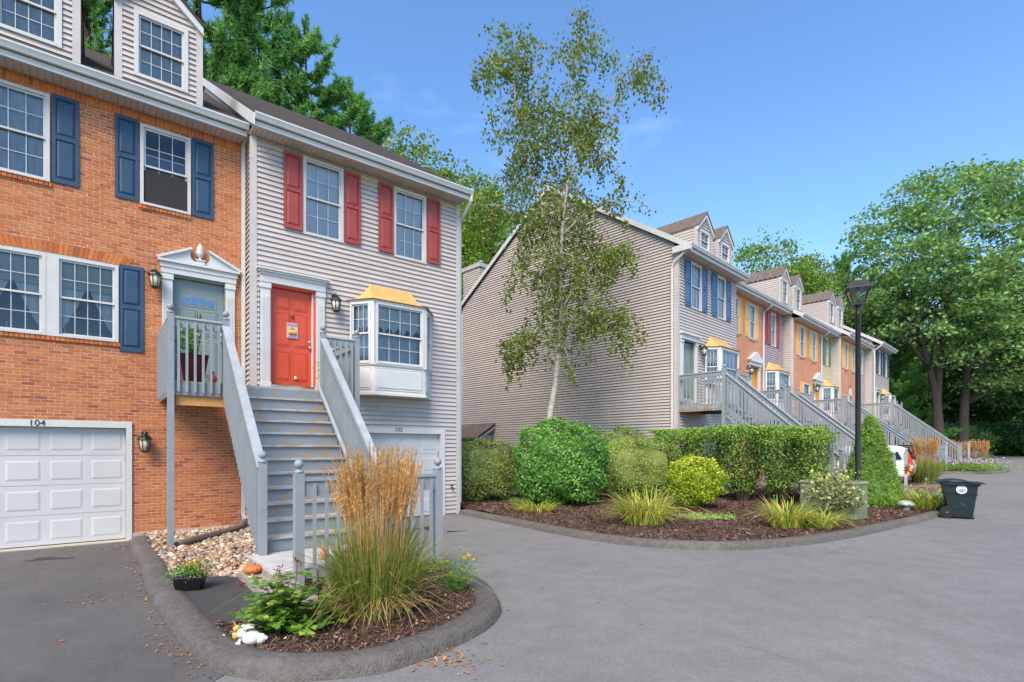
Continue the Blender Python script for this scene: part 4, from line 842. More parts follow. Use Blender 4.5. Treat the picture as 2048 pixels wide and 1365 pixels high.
# ---------------------------------------------------------------- second row: townhouses across the island
def far_unit(name, label, u0, u1, w, dz, wallm, brick, wins, doors=(), bays=(), dorm=(), sh=None, left_return=None, gable=False, down=None, arch=None, rake=False, gar=None):
    o = empty(name, (*fr(PB, RB, 0, 0)[:2], dz), RB, label, 'townhouse', 'second row townhouses')
    y = -w; zb = -.9; sof = SOF; ev = EAVE
    thru = [(a[0] + .06, a[1] - .06, a[2] + .06, a[3] - .06) for a in wins] + [(d[0], d[1], 3.07, 5.15) for d in doors] + [(b[0] + .2, b[1] - .2, 3.0, 5.1) for b in bays]
    mb = MB(); backing(mb, u0 + .005, u1 - .005, zb, sof + .1, thru, y + .001, y + .2); mb.box(u0 + .005, u0 + .2, y + .2, y + 12.1, zb, 8.4); mb.box(u1 - .2, u1 - .005, y + .2, y + 12.1, zb, 8.4); mb.box(u0 + .2, u1 - .2, y + 11.9, y + 12.1, zb, 8.4); mb.box(u0 + .2, u1 - .2, y + .2, y + 11.8, 2.5, 2.6); mb.build('wall', wallm, o)
    hs = list(wins) + [(d[0] - .2, d[1] + .2, 2.9, 5.4) for d in doors] + [(b[0] + .08, b[1] - .08, 3.0, 5.4) for b in bays]
    if not brick: siding(o, u0 + .08, u1 - .0, zb, sof, hs, y, wallm, True)
    for a in wins:
        window(o, a[0], a[1], a[2], a[3], y - (.0 if brick else .01), 3, 2, 'blind' if a[2] > 6 else 'half', casing=.06, detail=False)
        if brick: MB().box(a[0] - .03, a[1] + .03, y - .035, y, a[2] - .075, a[2]).build('sill', FARBRICK, o)
    for a, b, c, d_, m in (sh or ()): shutter(o, a, b, c, d_, y - (.0 if brick else .046), m)
    for d in doors:
        s = MB(); pilaster(s, d[0] - .17, d[0] - .0, y - .02, 2.95, 5.19); pilaster(s, d[1], d[1] + .17, y - .02, 2.95, 5.19); s.box(d[0] - .2, d[1] + .2, y - .12, y + .05, 5.19, 5.36); s.box(d[0] - .25, d[1] + .25, y - .19, y + .05, 5.36, 5.43)
        s.build('door_surround', WHITE, o)
        if d[2]:
            c = (d[0] + d[1]) / 2; P = [(c - .75, 5.432), (c - .72, 5.50), (c, 5.86), (c + .72, 5.50), (c + .75, 5.432)]; MB().prism(P[::-1], 'y', y - .16, y).build('pediment', WHITE, o)
        panel_door(o, d[0] + .02, d[1] - .02, 3.06, 5.15, y + .10, d[3], [(.13, .45, .42, .93), (.55, .87, .42, .93), (.13, .87, .07, .36)], None)
        wall_lantern(o, d[4], y - .02, 4.95, 1.35)
    for b in bays: bay(o, b[0], b[1], b[0] + .38, b[1] - .38, y - .01, y - .5, 2.97, 3.70, 5.12, 5.60, b[0] + .5, b[1] - .5, False)
    if arch:
        c, z = arch; V = [(c + .42 * math.cos(t), z + .42 * math.sin(t)) for t in np.linspace(0, math.pi, 14)]; MB().prism(V[::-1], 'y', y - .03, y - .002).build('arch_panel', WHITE, o)
        for k in range(13):
            t = math.pi * (k + .5) / 13; t0, t1 = t - .10, t + .10; P = [(c + r_ * math.cos(q), z + r_ * math.sin(q)) for r_, q in ((.43, t0), (.62, t0), (.62, t1), (.43, t1))]; MB().prism(P[::-1], 'y', y - .015, y).build('arch_brick', BRICK, o)
    mb = MB(); mb.box(u0, u1, y - .42, y + .02, sof, sof + .02); mb.build('soffit', SOFFIT, o); MB().box(u0 - .03, u1 + .03, y - .46, y - .422, sof - .03, sof + .16).build('fascia', WHITE, o)
    gutter(o, u0 - .05, u1 + .05, y - .58, ev); zr = ev + 6.57 * SLOPE
    MB().prism([(y - .52, ev - .02), (y + 6.05, zr), (y + 12.62, ev - .02), (y + 12.62, ev - .14), (y + 6.05, zr - .13), (y - .46, ev - .13)], 'x', u0 - (.12 if gable or rake else 0), u1 + .0).build('roof', ROOFBROWN, o)
    if gable or rake:
        for sg in (1, -1):
            f = (lambda a: a) if sg > 0 else (lambda a: 2 * (y + 6.05) - a)
            P = [(f(y - .53), ev - .24), (f(y - .53), ev - .03), (f(y + 6.05), zr - .012), (f(y + 6.05), zr - .23)]; MB().prism(P, 'x', u0 - .16, u0 - .121).build('rake_board', WHITE, o)
    if gable:
        def clip(z): return (y + .10, y + 12.0) if z < sof else (y + .03 + max(.07, (z - ev + .22) / SLOPE - .5), y + 12.07 - max(.07, (z - ev + .22) / SLOPE - .5))
        siding(o, 0, 0, zb + .3, zr - .28, [], u0 + .004, SIDING, False, clip, axis='x', flip=-1, name='gable_board', lip=.045)
        MB().prism([(y + .05, sof), (y + 12.05, sof), (y + 6.05, zr - .2)], 'x', u0 + .006, u0 + .15).build('gable_wall', SIDING, o)
        c = MB(); c.box(u0 - .03, u0 + .11, y - .04, y + .10, zb, sof); c.build('corner_board', SIDING_TRIM, o); MB().box(u0 - .03, u0 + .08, y + 12.0, y + 12.13, zb, sof).build('corner_board', SIDING_TRIM, o)
        d = MB(); d.tube([(u0 - .02, y - .50, ev - .08), (u0 - .06, y - .40, ev - .22), (u0 - .07, y + .08, sof - .36), (u0 - .07, y + .16, sof - .5), (u0 - .07, y + .16, zb)], .045, 6); d.build('downspout', WHITE, o)
        # return of the eave at the gable
        MB().box(u0 - .165, u0 - .0, y - .56, y + .10, sof - .05, sof + .17).build('eave_return', WHITE, o)
    else:
        if left_return: siding(o, y + .05, y + left_return, zb, sof + .5, [], u0 + .0, SIDING, True, axis='x', flip=-1)
        MB().box(u0 - .02, u0 + .08, y - .03, y + .06, zb, sof).build('corner_board', SIDING_TRIM, o)
    if down is not None: MB().tube([(down, y - .46, ev - .1), (down, y - .40, sof - .1), (down, y - .06, sof - .35), (down, y - .06, zb)], .045, 6).build('downspout', WHITE, o)
    for (a, yy, wf) in dorm:
        b0 = ev + (yy + .5) * SLOPE
        dormer(o, a, a + 1.25, y + yy, b0 - .05, b0 + 1.42 - wf, b0 + 2.0 - wf, (a + .24, a + 1.01, b0 + .12, b0 + 1.33 - wf), SIDING, True, y + yy + 3.3, ROOFBROWN, False, cols=2, fill='blind')
    if gar: garage(o, gar[0], gar[1], 2.2, y - .05, None, 0, 4); MB().box(gar[0], gar[1], y - .3, y + .0, -.4, .0).build('door_apron', CONCRETE, o)
    MB().box(u0 + .01, u1 - .01, y + .0, y + 12, zb - .4, zb + .02).build('foundation', CONCRETE, o)
    return o
ZW = (6.45, 8.10)
U1 = far_unit('siding_townhouse', 'greige clapboard end townhouse with light blue shutters behind the birch', 0, 4.9, 0, .45, SIDING, False, [(.93, 1.78, 6.42, 8.12), (3.06, 3.85, 6.42, 8.12)], [(.36, 1.26, False, GREYDOOR, 1.68)], [(1.98, 4.35)], [(1.75, .15, .52), (3.55, .15, .52)],
    [(.49, .91, 6.45, 8.1, LBLUE), (1.80, 2.2, 6.45, 8.1, LBLUE), (2.6, 3.04, 6.45, 8.1, LBLUE), (3.87, 4.29, 6.45, 8.1, LBLUE)], gable=True, gar=(1.9, 4.6))
far_unit('brick_townhouse', 'orange brick townhouse with yellow shutters and arched window next to the light blue shutters', 4.9, 8.98, -.45, .35, FARBRICK, True, [(5.45, 6.2, 6.42, 8.02), (7.35, 8.05, 6.42, 8.02), (5.35, 6.19, 3.75, 4.9)], [(7.55, 8.4, True, ORANGEDOOR, 7.2)], (), (),
    [(5.0, 5.42, 6.45, 8.05, YELSH), (6.23, 6.6, 6.45, 8.05, YELSH), (6.95, 7.32, 6.45, 8.05, YELSH), (8.08, 8.45, 6.45, 8.05, YELSH)], arch=(5.77, 4.93), down=8.95, gar=(5.1, 7.3))
far_unit('siding_townhouse', 'mauve clapboard townhouse with red shutters between two brick houses', 8.98, 11.7, -.45, .35, PURPLE, False, [(9.9, 10.6, 6.42, 8.05)], (), [(9.15, 11.5)], (), [(9.47, 9.87, 6.45, 8.08, REDSH), (10.63, 11.03, 6.45, 8.08, REDSH), (9.03, 9.35, 6.45, 8.08, REDSH)])
far_unit('brick_townhouse', 'orange brick townhouse with yellow shutters beside the yellow clapboard house', 11.7, 16.29, .0, .12, FARBRICK, True, [(12.75, 13.45, 6.42, 8.05), (14.75, 15.35, 6.42, 8.05), (13.3, 14.3, 3.75, 5.1)], [(15.3, 16.05, True, ORANGEDOOR, 15.0)], (), [(12.05, .7, 0), (14.1, .7, 0)],
    [(12.3, 12.72, 6.45, 8.08, YELSH), (13.48, 13.88, 6.45, 8.08, YELSH), (14.32, 14.72, 6.45, 8.08, YELSH), (15.38, 15.75, 6.45, 8.08, YELSH), (12.88, 13.27, 3.6, 5.15, YELSH), (14.33, 14.72, 3.6, 5.15, YELSH)], left_return=.6, rake=True, down=16.25, gar=(12.0, 14.5))
far_unit('siding_townhouse', 'pale yellow clapboard townhouse with dark green shutters', 16.29, 18.4, .0, .12, YELLOWSIDE, False, [(17.0, 17.6, 6.42, 8.05)], (), [(16.35, 18.25)], (), [(16.6, 16.97, 6.45, 8.08, GREENSH), (17.63, 18.0, 6.45, 8.08, GREENSH)])
far_unit('brick_townhouse', 'farthest orange brick townhouse, with yellow shutters, half behind the lamp post', 18.4, 22.2, .45, .10, FARBRICK, True, [(19.3, 19.9, 6.42, 8.05), (21.0, 21.6, 6.42, 8.05), (20.2, 21.0, 3.6, 4.95)], (), (), [(18.5, .65, 0), (20.3, .65, 0)], [(18.9, 19.27, 6.45, 8.08, YELSH), (19.93, 20.3, 6.45, 8.08, YELSH), (20.62, 20.98, 6.45, 8.08, YELSH), (21.63, 21.98, 6.45, 8.08, YELSH)], left_return=.6, rake=True, arch=(20.6, 4.97), gar=(18.7, 21.2))
far_unit('siding_townhouse', 'greige clapboard townhouse with pale door just behind the lamp post', 22.2, 24.1, .45, .10, SIDING, False, [(22.7, 23.4, 6.42, 8.05)], (), (), (), ())
far_unit('siding_townhouse', 'far end clapboard townhouse with navy shutters beside the pines', 24.1, 28.6, .95, .30, SIDING, False, [(25.15, 25.85, 6.42, 8.05), (27.15, 27.85, 6.42, 8.05)], [(24.6, 25.4, False, GREYDOOR, 25.8)], [(26.1, 28.3)], (), [(24.72, 25.12, 6.45, 8.08, NAVYSH), (25.88, 26.28, 6.45, 8.08, NAVYSH), (26.72, 27.12, 6.45, 8.08, NAVYSH), (27.88, 28.28, 6.45, 8.08, NAVYSH)], left_return=.6, rake=True, down=24.0)
# chimney and cellar hatch on the end house
c = MB(); c.box(.35, 1.55, 11.1, 12.4, 6.0, 10.55); ch = c.build('chimney', SIDING, U1); MB().box(.28, 1.62, 11.03, 12.47, 10.55, 10.75).build('chimney_cap', SIDING_TRIM, ch); MB().lathe((.95, 11.75, 10.75), [(.16, 0), (.16, .28), (.22, .3), (.22, .36)], 10).build('flue', STEEL, ch)
siding(ch, .35, 1.55, 8.0, 10.5, [], 11.1, SIDING, True); siding(ch, 11.1, 12.4, 8.0, 10.5, [], .35, SIDING, True, axis='x', flip=-1)
ht = MB(); ht.prism([(-.03, -.4), (-.03, 2.30), (-1.05, 1.75), (-1.05, -.4)], 'y', 9.75, 12.0)
hatch = ht.build('hatch_house', mat('grey_green_trim', (0.20, 0.22, 0.215), None, 3, .6), U1)
MB().prism([(-.02, 2.50), (-1.22, 1.80), (-1.22, 1.74), (-.02, 2.42)], 'y', 9.5, 12.15).build('hatch_roof', ROOFBROWN, hatch); MB().prism([(-.03, 2.38), (-1.2, 1.70), (-1.2, 1.58), (-.03, 2.26)], 'y', 9.46, 9.499).build('hatch_rake', mat('grey_green_trim', (0.2, 0.22, 0.215)), hatch)
siding(hatch, -1.0, -.06, .0, 1.9, [], 9.72, SIDING, True)
# stairs of the second row
def far_stairs(label, du0, du1, su0, su1, w, zd, n, ywall, zg):
    s = empty('entry_stairs', (PB[0], PB[1], 0), RB, label, 'stairs', 'wooden entry stairs')
    rise = (zd - zg - .15) / n; return s, stairs(s, du0, du1, su0, su1, w, zd, n, .25, rise, ywall, zg, light=True)
FS1, (yb1, zb1) = far_stairs('grey stairs with rusty deck rim before the house with light blue shutters', .08, 2.0, .20, 1.2, 1.62, 3.26, 13, 0.0, .16)
far_stairs('second grey stairs of the far row, leading to the mauve and brick houses', 6.9, 10.4, 7.42, 8.5, 1.25, 3.20, 13, .45, .25)
far_stairs('third grey stairs of the far row, partly behind the lamp post', 14.1, 17.4, 14.67, 15.8, 1.65, 3.25, 13, 0.0, .4)
far_stairs('farthest grey stairs, leading to the end house with navy shutters', 22.4, 25.6, 23.0, 24.1, 2.2, 3.52, 13, -.45, .5)
RUST = mat('rusty_rim', (0.30, 0.33, 0.34), (0.30, 0.16, 0.07), 5, 0.8)
MB().box(.06, .079, -1.6, -.02, 3.02, 3.2).build('rusty_rim', RUST, FS1)
# ---------------------------------------------------------------- foliage tools
def norm(a): return a / (np.linalg.norm(a, axis=-1, keepdims=True) + 1e-9)
def leaf_verts(C, L, W, rng, up=0.5, hang=0.0, axis=None, fold=0.12, nrm=None):
    """one four-cornered leaf per centre"""
    n = len(C); N = rng.normal(size=(n, 3)); N[:, 2] += up * 1.5
    if nrm is not None: N = N * .75 + nrm * 1.3
    N = norm(N)
    a = rng.normal(size=(n, 3)) if axis is None else axis + rng.normal(0, .35, (n, 3)); a[:, 2] -= hang
    a = norm(a - N * (a * N).sum(1, keepdims=True)); b = np.cross(N, a)
    L = (L * rng.uniform(.65, 1.25, n))[:, None]; W = (W * rng.uniform(.7, 1.2, n))[:, None]
    return np.stack([C - a * L / 2, C + b * W / 2 + N * W * fold, C + a * L / 2, C - b * W / 2 + N * W * fold], 1)
def leaf_obj(name, V, m, parent=None, kind=None):
    V = V.reshape(-1, 3); o = npmesh(name, V, np.arange(len(V)).reshape(-1, 4), m, parent)
    if kind: o['kind'] = kind
    return o
def blades(base, tip_dir, L, W, bend, rng, seg=4):
    """curved grass blades: base points, outward unit dirs (x,y), length, width, bend amount -> quads"""
    n = len(base); t = np.linspace(0, 1, seg + 1)
    L = L[:, None]; up = np.array([0, 0, 1.0])
    d3 = np.concatenate([tip_dir, np.zeros((n, 1))], 1)
    lean = bend[:, None]
    P = base[:, None, :] + d3[:, None, :] * (L * lean * t[None] ** 1.7)[..., None] + up[None, None, :] * (L * (t[None] - lean * .55 * t[None] ** 2.6 - np.maximum(0, lean - .75) * .6 * t[None] ** 3))[..., None]
    side = norm(np.cross(d3, up) + rng.normal(0, .5, (n, 3)) * np.array([1, 1, .2]))
    w = (W[:, None] * (1 - t[None] ** 2 * .92) * .5)[..., None] * side[:, None, :]
    A, B = P - w, P + w; V = np.stack([A, B], 2).reshape(n, -1, 3); k = 2 * (seg + 1)
    f = np.array([(2 * i, 2 * i + 1, 2 * i + 3, 2 * i + 2) for i in range(seg)])
    F = (f[None] + (np.arange(n) * k)[:, None, None]).reshape(-1, 4)
    return V.reshape(-1, 3), F
BARK = mat('bark', (0.065, 0.052, 0.042), (0.034, 0.028, 0.023), 4, 0.95, 0.9, 14, 0.03, stretch=(3, 3, .6)); TWIG = mat('twig', (0.085, 0.06, 0.045), None, 8, 0.9)
BIRCHBARK = mat('birch_bark', (0.50, 0.46, 0.41), (0.30, 0.26, 0.22), 2.5, 0.8, 0.4, 16, 0.01, wear=(0.05, 0.042, 0.036), wscale=3.0, wpos=(0.60, 0.66), stretch=(1.5, 1.5, 3.2))
LF_BIRCH = leafmat('birch_leaf', [(0.060, 0.105, 0.018), (0.095, 0.150, 0.024), (0.050, 0.085, 0.016), (0.16, 0.175, 0.03), (0.075, 0.12, 0.02), (0.20, 0.15, 0.03)], .42, gain=1.85)
LF_MAPLE = leafmat('maple_leaf', [(0.085, 0.165, 0.042), (0.13, 0.22, 0.065), (0.065, 0.135, 0.034), (0.17, 0.25, 0.08), (0.10, 0.18, 0.05)], .35)
LF_BRIGHT = leafmat('bright_leaf', [(0.085, 0.16, 0.018), (0.12, 0.20, 0.026), (0.065, 0.125, 0.016), (0.16, 0.22, 0.035)], .4)
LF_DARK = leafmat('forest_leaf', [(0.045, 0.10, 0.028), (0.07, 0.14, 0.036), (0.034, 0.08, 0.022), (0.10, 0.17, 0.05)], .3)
LF_PINE = leafmat('pine_needle', [(0.065, 0.165, 0.038), (0.10, 0.22, 0.052), (0.05, 0.135, 0.032), (0.15, 0.27, 0.075)], .4, .55)
LF_OAK = leafmat('oak_leaf', [(0.09, 0.155, 0.032), (0.135, 0.20, 0.042), (0.06, 0.11, 0.024), (0.19, 0.24, 0.07)], .35)
def broadleaf(name, label, base, H, trunk_r, crown, n_cl, cl_r, per, leaf, m, seed, trunk_h=None, group='trees behind the houses', limbs=24, barkm=None, fork=None, up=.6):
    """trunk with limbs, crown of leaf clumps filling a set of ellipsoids (dx,dy,z,rx,ry,rz)"""
    rng = np.random.default_rng(seed); o = empty(name, base, 0, label, 'tree', group)
    tot = np.array([c[3] * c[4] * c[5] for c in crown]) ** .67; cl = []
    for c, k in zip(crown, rng.multinomial(n_cl, tot / tot.sum())):
        d = norm(rng.normal(size=(k, 3))); r = rng.uniform(.25, 1, (k, 1)) ** .45
        cl.append(d * r * np.array(c[3:6]) + np.array(c[0:3]))
    cl = np.vstack(cl); th = trunk_h or H * .35
    V = []
    for c in cl:
        k = max(6, int(per * rng.lognormal(0, .35))); s = cl_r * rng.uniform(.6, 1.25)
        p = rng.normal(size=(k, 3)) * np.array([s, s, s * .42]) * .62; p[:, 2] -= .18 * (p[:, 0] ** 2 + p[:, 1] ** 2) / max(s, .1)
        V.append(leaf_verts(c + p, np.full(k, leaf), np.full(k, leaf * .72), rng, up))
    leaf_obj('crown', np.concatenate(V), m, o)
    tb = MB(); stems = fork or [[(0, 0, -.3), (.02 * H * rng.normal(), .02 * H * rng.normal(), th), (crown[0][0] * .6, crown[0][1] * .6, H * .86)]]
    paths = []
    for st in stems:
        P = smooth3(st, 6); R_ = [trunk_r * (1 - .9 * (i / (len(P) - 1)) ** .8) * (1.35 if i == 0 else 1) for i in range(len(P))]; tb.tube(P, R_, 9); paths.append((P, R_))
    idx = rng.permutation(len(cl))[:limbs]
    for i in idx:
        c = cl[i]; best = min(((abs(p[2] - max(th * .6, c[2] - .42 * math.hypot(c[0] - p[0], c[1] - p[1]) - 1)) + .3 * math.hypot(c[0] - p[0], c[1] - p[1]), k, j) for k, (P, _) in enumerate(paths) for j, p in enumerate(P)))
        P, R_ = paths[best[1]]; a = Vector(P[best[2]]); b = Vector(c); mid = a.lerp(b, .5) + Vector((0, 0, (b - a).length * .10))
        r0 = min(R_[best[2]] * .55, .035 * (b - a).length + .02); tb.tube([a, a.lerp(mid, .6), mid, mid.lerp(b, .6), b], [r0, r0 * .8, r0 * .6, r0 * .35, r0 * .12], 5)
    tb.build('trunk', barkm or BARK, o, smooth=True); return o
def smooth3(pts, n):
    pts = [np.array(p, float) for p in pts]; out = []; N = len(pts); g = lambda k: pts[min(max(k, 0), N - 1)]
    for i in range(N - 1):
        p0, p1, p2, p3 = g(i - 1), g(i), g(i + 1), g(i + 2)
        for j in range(n):
            t = j / n; out.append(tuple(.5 * ((2 * p1) + (-p0 + p2) * t + (2 * p0 - 5 * p1 + 4 * p2 - p3) * t * t + (-p0 + 3 * p1 - 3 * p2 + p3) * t ** 3)))
    out.append(tuple(pts[-1])); return out
def pine(name, label, base, H, Rm, seed, z0=.15, dens=1.0, m=None, group='pines behind the houses', needle=.26, lean=(0, 0), tw=1.0):
    """white pine: whorls of up-swept plumes of needles"""
    rng = np.random.default_rng(seed); o = empty(name, base, 0, label, 'tree', group); tb = MB()
    tb.tube([(lean[0] * t, lean[1] * t, H * t - .3) for t in (0, .3, .6, .85, 1)], [H * .016, H * .013, H * .009, H * .004, .01], 8)
    C = []; D = []; z = H * z0
    while z < H * .985:
        f = (z / H - z0) / (1 - z0); env = Rm * (1 - f) ** .75 * (0.75 + .25 * math.sin(z * 1.7 + seed)) + .25
        for k in range(rng.integers(4, 7)):
            az = rng.uniform(0, 2 * math.pi); L = env * rng.uniform(.55, 1.12); rise = rng.uniform(.12, .42) + .5 * f
            nseg = 7; P = []
            for i in range(nseg + 1):
                t = i / nseg; P.append((lean[0] * z / H + math.cos(az) * L * t, lean[1] * z / H + math.sin(az) * L * t, z + L * (rise * t ** 1.8 - .06 * t)))
            tb.tube(P, [max(.006, .022 * L * (1 - .85 * i / nseg) + .006) for i in range(nseg + 1)], 4)
            P = np.array(P); cnt = max(3, int(6.0 * dens * (L + .5)))
            t = np.sort(rng.uniform(.22, 1.0, cnt)); t[-1] = 1.0; i = np.minimum((t * nseg).astype(int), nseg - 1); q = P[i] + (P[i + 1] - P[i]) * (t * nseg - i)[:, None]
            # side shoots, each a feathery plume of needles turned up at its tip
            sg = np.where(rng.random(cnt) < .5, -1, 1); aa = az + sg * rng.uniform(.1, 1.1, cnt) * (1.05 - t); tl = rng.uniform(.45, 1.0, cnt) * (.55 + .35 * L * (1.1 - t)) * tw
            dd = norm(np.stack([np.cos(aa), np.sin(aa), rng.uniform(.25, .95, cnt)], 1))
            k7 = 9; s = np.linspace(0.05, 1, k7); c = q[:, None, :] + dd[:, None, :] * (tl[:, None] * s[None])[..., None]; c[..., 2] += (.22 * tl[:, None] * s[None] ** 2)
            c = c + rng.normal(0, .035, c.shape); C.append(c.reshape(-1, 3)); D.append(np.repeat(dd + np.array([0, 0, .25]), k7, 0))
        z += H * .034 * rng.uniform(.75, 1.25)
    for k in range(6): C.append(np.stack([np.full(12, lean[0]), np.full(12, lean[1]), H * (1 - .012 * k) + np.linspace(-.2, .5, 12)], 1) + rng.normal(0, .05, (12, 3))); D.append(np.tile([0, 0, 1.0], (12, 1)))
    C = np.vstack(C); D = norm(np.vstack(D)); n = len(C); per = 6
    C2 = np.repeat(C, per, 0); D2 = norm(np.repeat(D, per, 0) + rng.normal(0, .55, (n * per, 3))); C2 = C2 + D2 * needle * .5
    V = leaf_verts(C2, np.full(len(C2), needle * 1.25), np.full(len(C2), needle * .23), rng, .2, 0, axis=D2 * 3)
    leaf_obj('needles', V, m or LF_PINE, o); tb.build('trunk', BARK, o, smooth=True); return o
# ---------------------------------------------------------------- trees
def at(px, Y): return ((px - 1024) / 1050 * Y, Y)
def tb_(px, Y): x, y = at(px, Y); return (x, y, T(Y))
pine('pine_tree', 'tall white pine seen between the two left dormers', tb_(175, 24), 30, 5.0, 11, .42)
pine('pine_tree', 'tall white pine rising right of the brick house dormer', tb_(395, 23), 27.5, 6.0, 12, .42)
pine('pine_tree', 'white pine above the clapboard roof, middle of the pine group', tb_(520, 25), 24.5, 5.2, 13, .42)
pine('pine_tree', 'small white pine tip at the right end of the pine group', tb_(700, 28), 20.6, 4.4, 15, .45)
pine('pine_tree', 'white pine over the clapboard roof ridge, left of the smallest pine', tb_(612, 26), 22.3, 5.0, 14, .45)
broadleaf('oak_tree', 'dense green tree behind the right gutter end of the clapboard house', tb_(880, 44), 22, .3, [(0, 0, 15.5, 4.2, 3.2, 6.0)], 300, 1.1, 60, .3, LF_DARK, 20)
broadleaf('oak_tree', 'green broadleaf tree above the right end of the clapboard roof', tb_(815, 33), 22, .3, [(0, 0, 16.5, 3.2, 3.2, 4.6), (1.5, 1, 13, 4, 3.5, 4)], 330, 1.0, 60, .26, LF_OAK, 21)
broadleaf('oak_tree', 'broadleaf tree left of the birch, over the gap between the buildings', tb_(925, 38), 22, .3, [(0, 0, 16.5, 3.2, 3.2, 5.0), (-2, 0, 13, 3.5, 3, 4)], 330, 1.05, 60, .28, LF_OAK, 22)
broadleaf('maple_tree', 'yellow-green tree just left of the birch crown', tb_(985, 30), 17, .22, [(0, 0, 12.6, 2.0, 2, 3.6), (-.6, 0, 9.5, 2.3, 2, 3)], 230, .8, 60, .2, LF_BRIGHT, 23)
pine('spruce_tree', 'dark conifer filling the gap between the two buildings', tb_(960, 42), 19, 5.0, 24, .2, 1.0, LF_DARK, 'trees behind the houses', .3)
broadleaf('maple_tree', 'dark tree low behind the gap, close to the gable chimney', tb_(1010, 46), 17, .25, [(0, 0, 10.0, 4.5, 4, 6.5)], 170, 1.1, 55, .3, LF_DARK, 25)
broadleaf('maple_tree', 'bright green maple above the roofs, right of the blue-shuttered dormers', tb_(1530, 50), 21.5, .35, [(0, 0, 16.5, 4.0, 4, 4.8), (2.5, 0, 14, 4, 4, 4)], 200, 1.1, 55, .30, LF_BRIGHT, 26)
broadleaf('maple_tree', 'green tree over the far roofs, left of the lamp head', tb_(1612, 56), 21.5, .35, [(0, 0, 16, 3.6, 4, 5), (2, 0, 13, 4, 4, 4)], 200, 1.15, 55, .32, LF_OAK, 27)
pine('pine_tree', 'dark green pine behind the farthest townhouse', tb_(1690, 60), 22.5, 6.5, 28, .15, .65, None, 'pines behind the houses', .36)
pine('pine_tree', 'broad drooping pine right of the farthest townhouse', tb_(1775, 52), 17.5, 6.2, 29, .05, .75, None, 'pines behind the houses', .34)
tx, ty = at(1880, 47); tz = T(47)
broadleaf('maple_tree', 'huge spreading maple at the end of the road on the right', (tx, ty, tz), 27, .5,
    [(1.5, 0, 18.5, 9.4, 7.5, 7.6), (-1.5, -1, 14.5, 6.5, 6, 5), (8, 1, 15, 6.5, 6, 6.5), (2, 0, 23, 5.5, 5, 3.6), (5, -1.5, 9.5, 6, 5, 3.0)], 560, 1.25, 72, .36, LF_MAPLE, 30, 9.0, 'trees at the end of the road', 60,
    fork=[[(0, 0, -.3), (-.3, 0, 5), (-1.6, .2, 11), (-4.0, 0, 17)], [(0, 0, -.3), (-.25, 0, 5), (.4, 0, 12), (1.5, 0, 21)], [(2.4, .5, -.3), (2.7, .5, 6), (3.0, 0, 12), (6.5, 0, 19)]], up=.8)
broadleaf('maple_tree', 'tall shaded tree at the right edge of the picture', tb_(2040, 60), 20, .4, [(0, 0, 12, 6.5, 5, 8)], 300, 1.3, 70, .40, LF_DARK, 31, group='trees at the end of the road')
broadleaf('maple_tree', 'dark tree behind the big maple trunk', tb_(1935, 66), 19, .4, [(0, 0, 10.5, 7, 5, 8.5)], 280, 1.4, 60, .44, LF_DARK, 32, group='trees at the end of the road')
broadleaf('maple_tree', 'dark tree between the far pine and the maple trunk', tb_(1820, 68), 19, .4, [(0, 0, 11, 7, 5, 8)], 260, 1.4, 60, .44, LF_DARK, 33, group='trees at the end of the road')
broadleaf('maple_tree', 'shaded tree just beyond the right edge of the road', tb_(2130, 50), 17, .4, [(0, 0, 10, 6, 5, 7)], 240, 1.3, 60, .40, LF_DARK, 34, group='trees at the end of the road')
for k, (px, Y, rx, hz) in enumerate([(1800, 58, 5, 3.2), (1905, 55, 4.2, 2.9), (1960, 57, 4.5, 2.6), (2010, 58, 4.5, 3.4), (2070, 55, 4.5, 3.0), (2140, 52, 5, 3.4)]):
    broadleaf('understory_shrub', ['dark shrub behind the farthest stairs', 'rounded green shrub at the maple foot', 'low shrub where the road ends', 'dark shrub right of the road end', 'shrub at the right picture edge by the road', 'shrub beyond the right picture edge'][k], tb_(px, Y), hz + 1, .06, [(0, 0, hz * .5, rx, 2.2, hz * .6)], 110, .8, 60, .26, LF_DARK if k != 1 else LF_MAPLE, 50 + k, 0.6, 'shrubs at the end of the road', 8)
for k, (px, Y, H_) in enumerate([(1985, 78, 17), (2050, 74, 18), (2110, 70, 18), (1900, 82, 18), (1840, 84, 18), (2200, 64, 18)]):
    broadleaf('maple_tree', ['background tree above the road end', 'background tree at the far right edge', 'background tree past the right edge', 'background tree behind the maple trunk, farthest back', 'background tree behind the far pine', 'background tree well past the right edge'][k], tb_(px, Y), H_, .35, [(0, 0, H_ * .5, 7.5, 5, H_ * .52)], 260, 1.6, 55, .5, LF_DARK, 130 + k, group='trees at the end of the road')
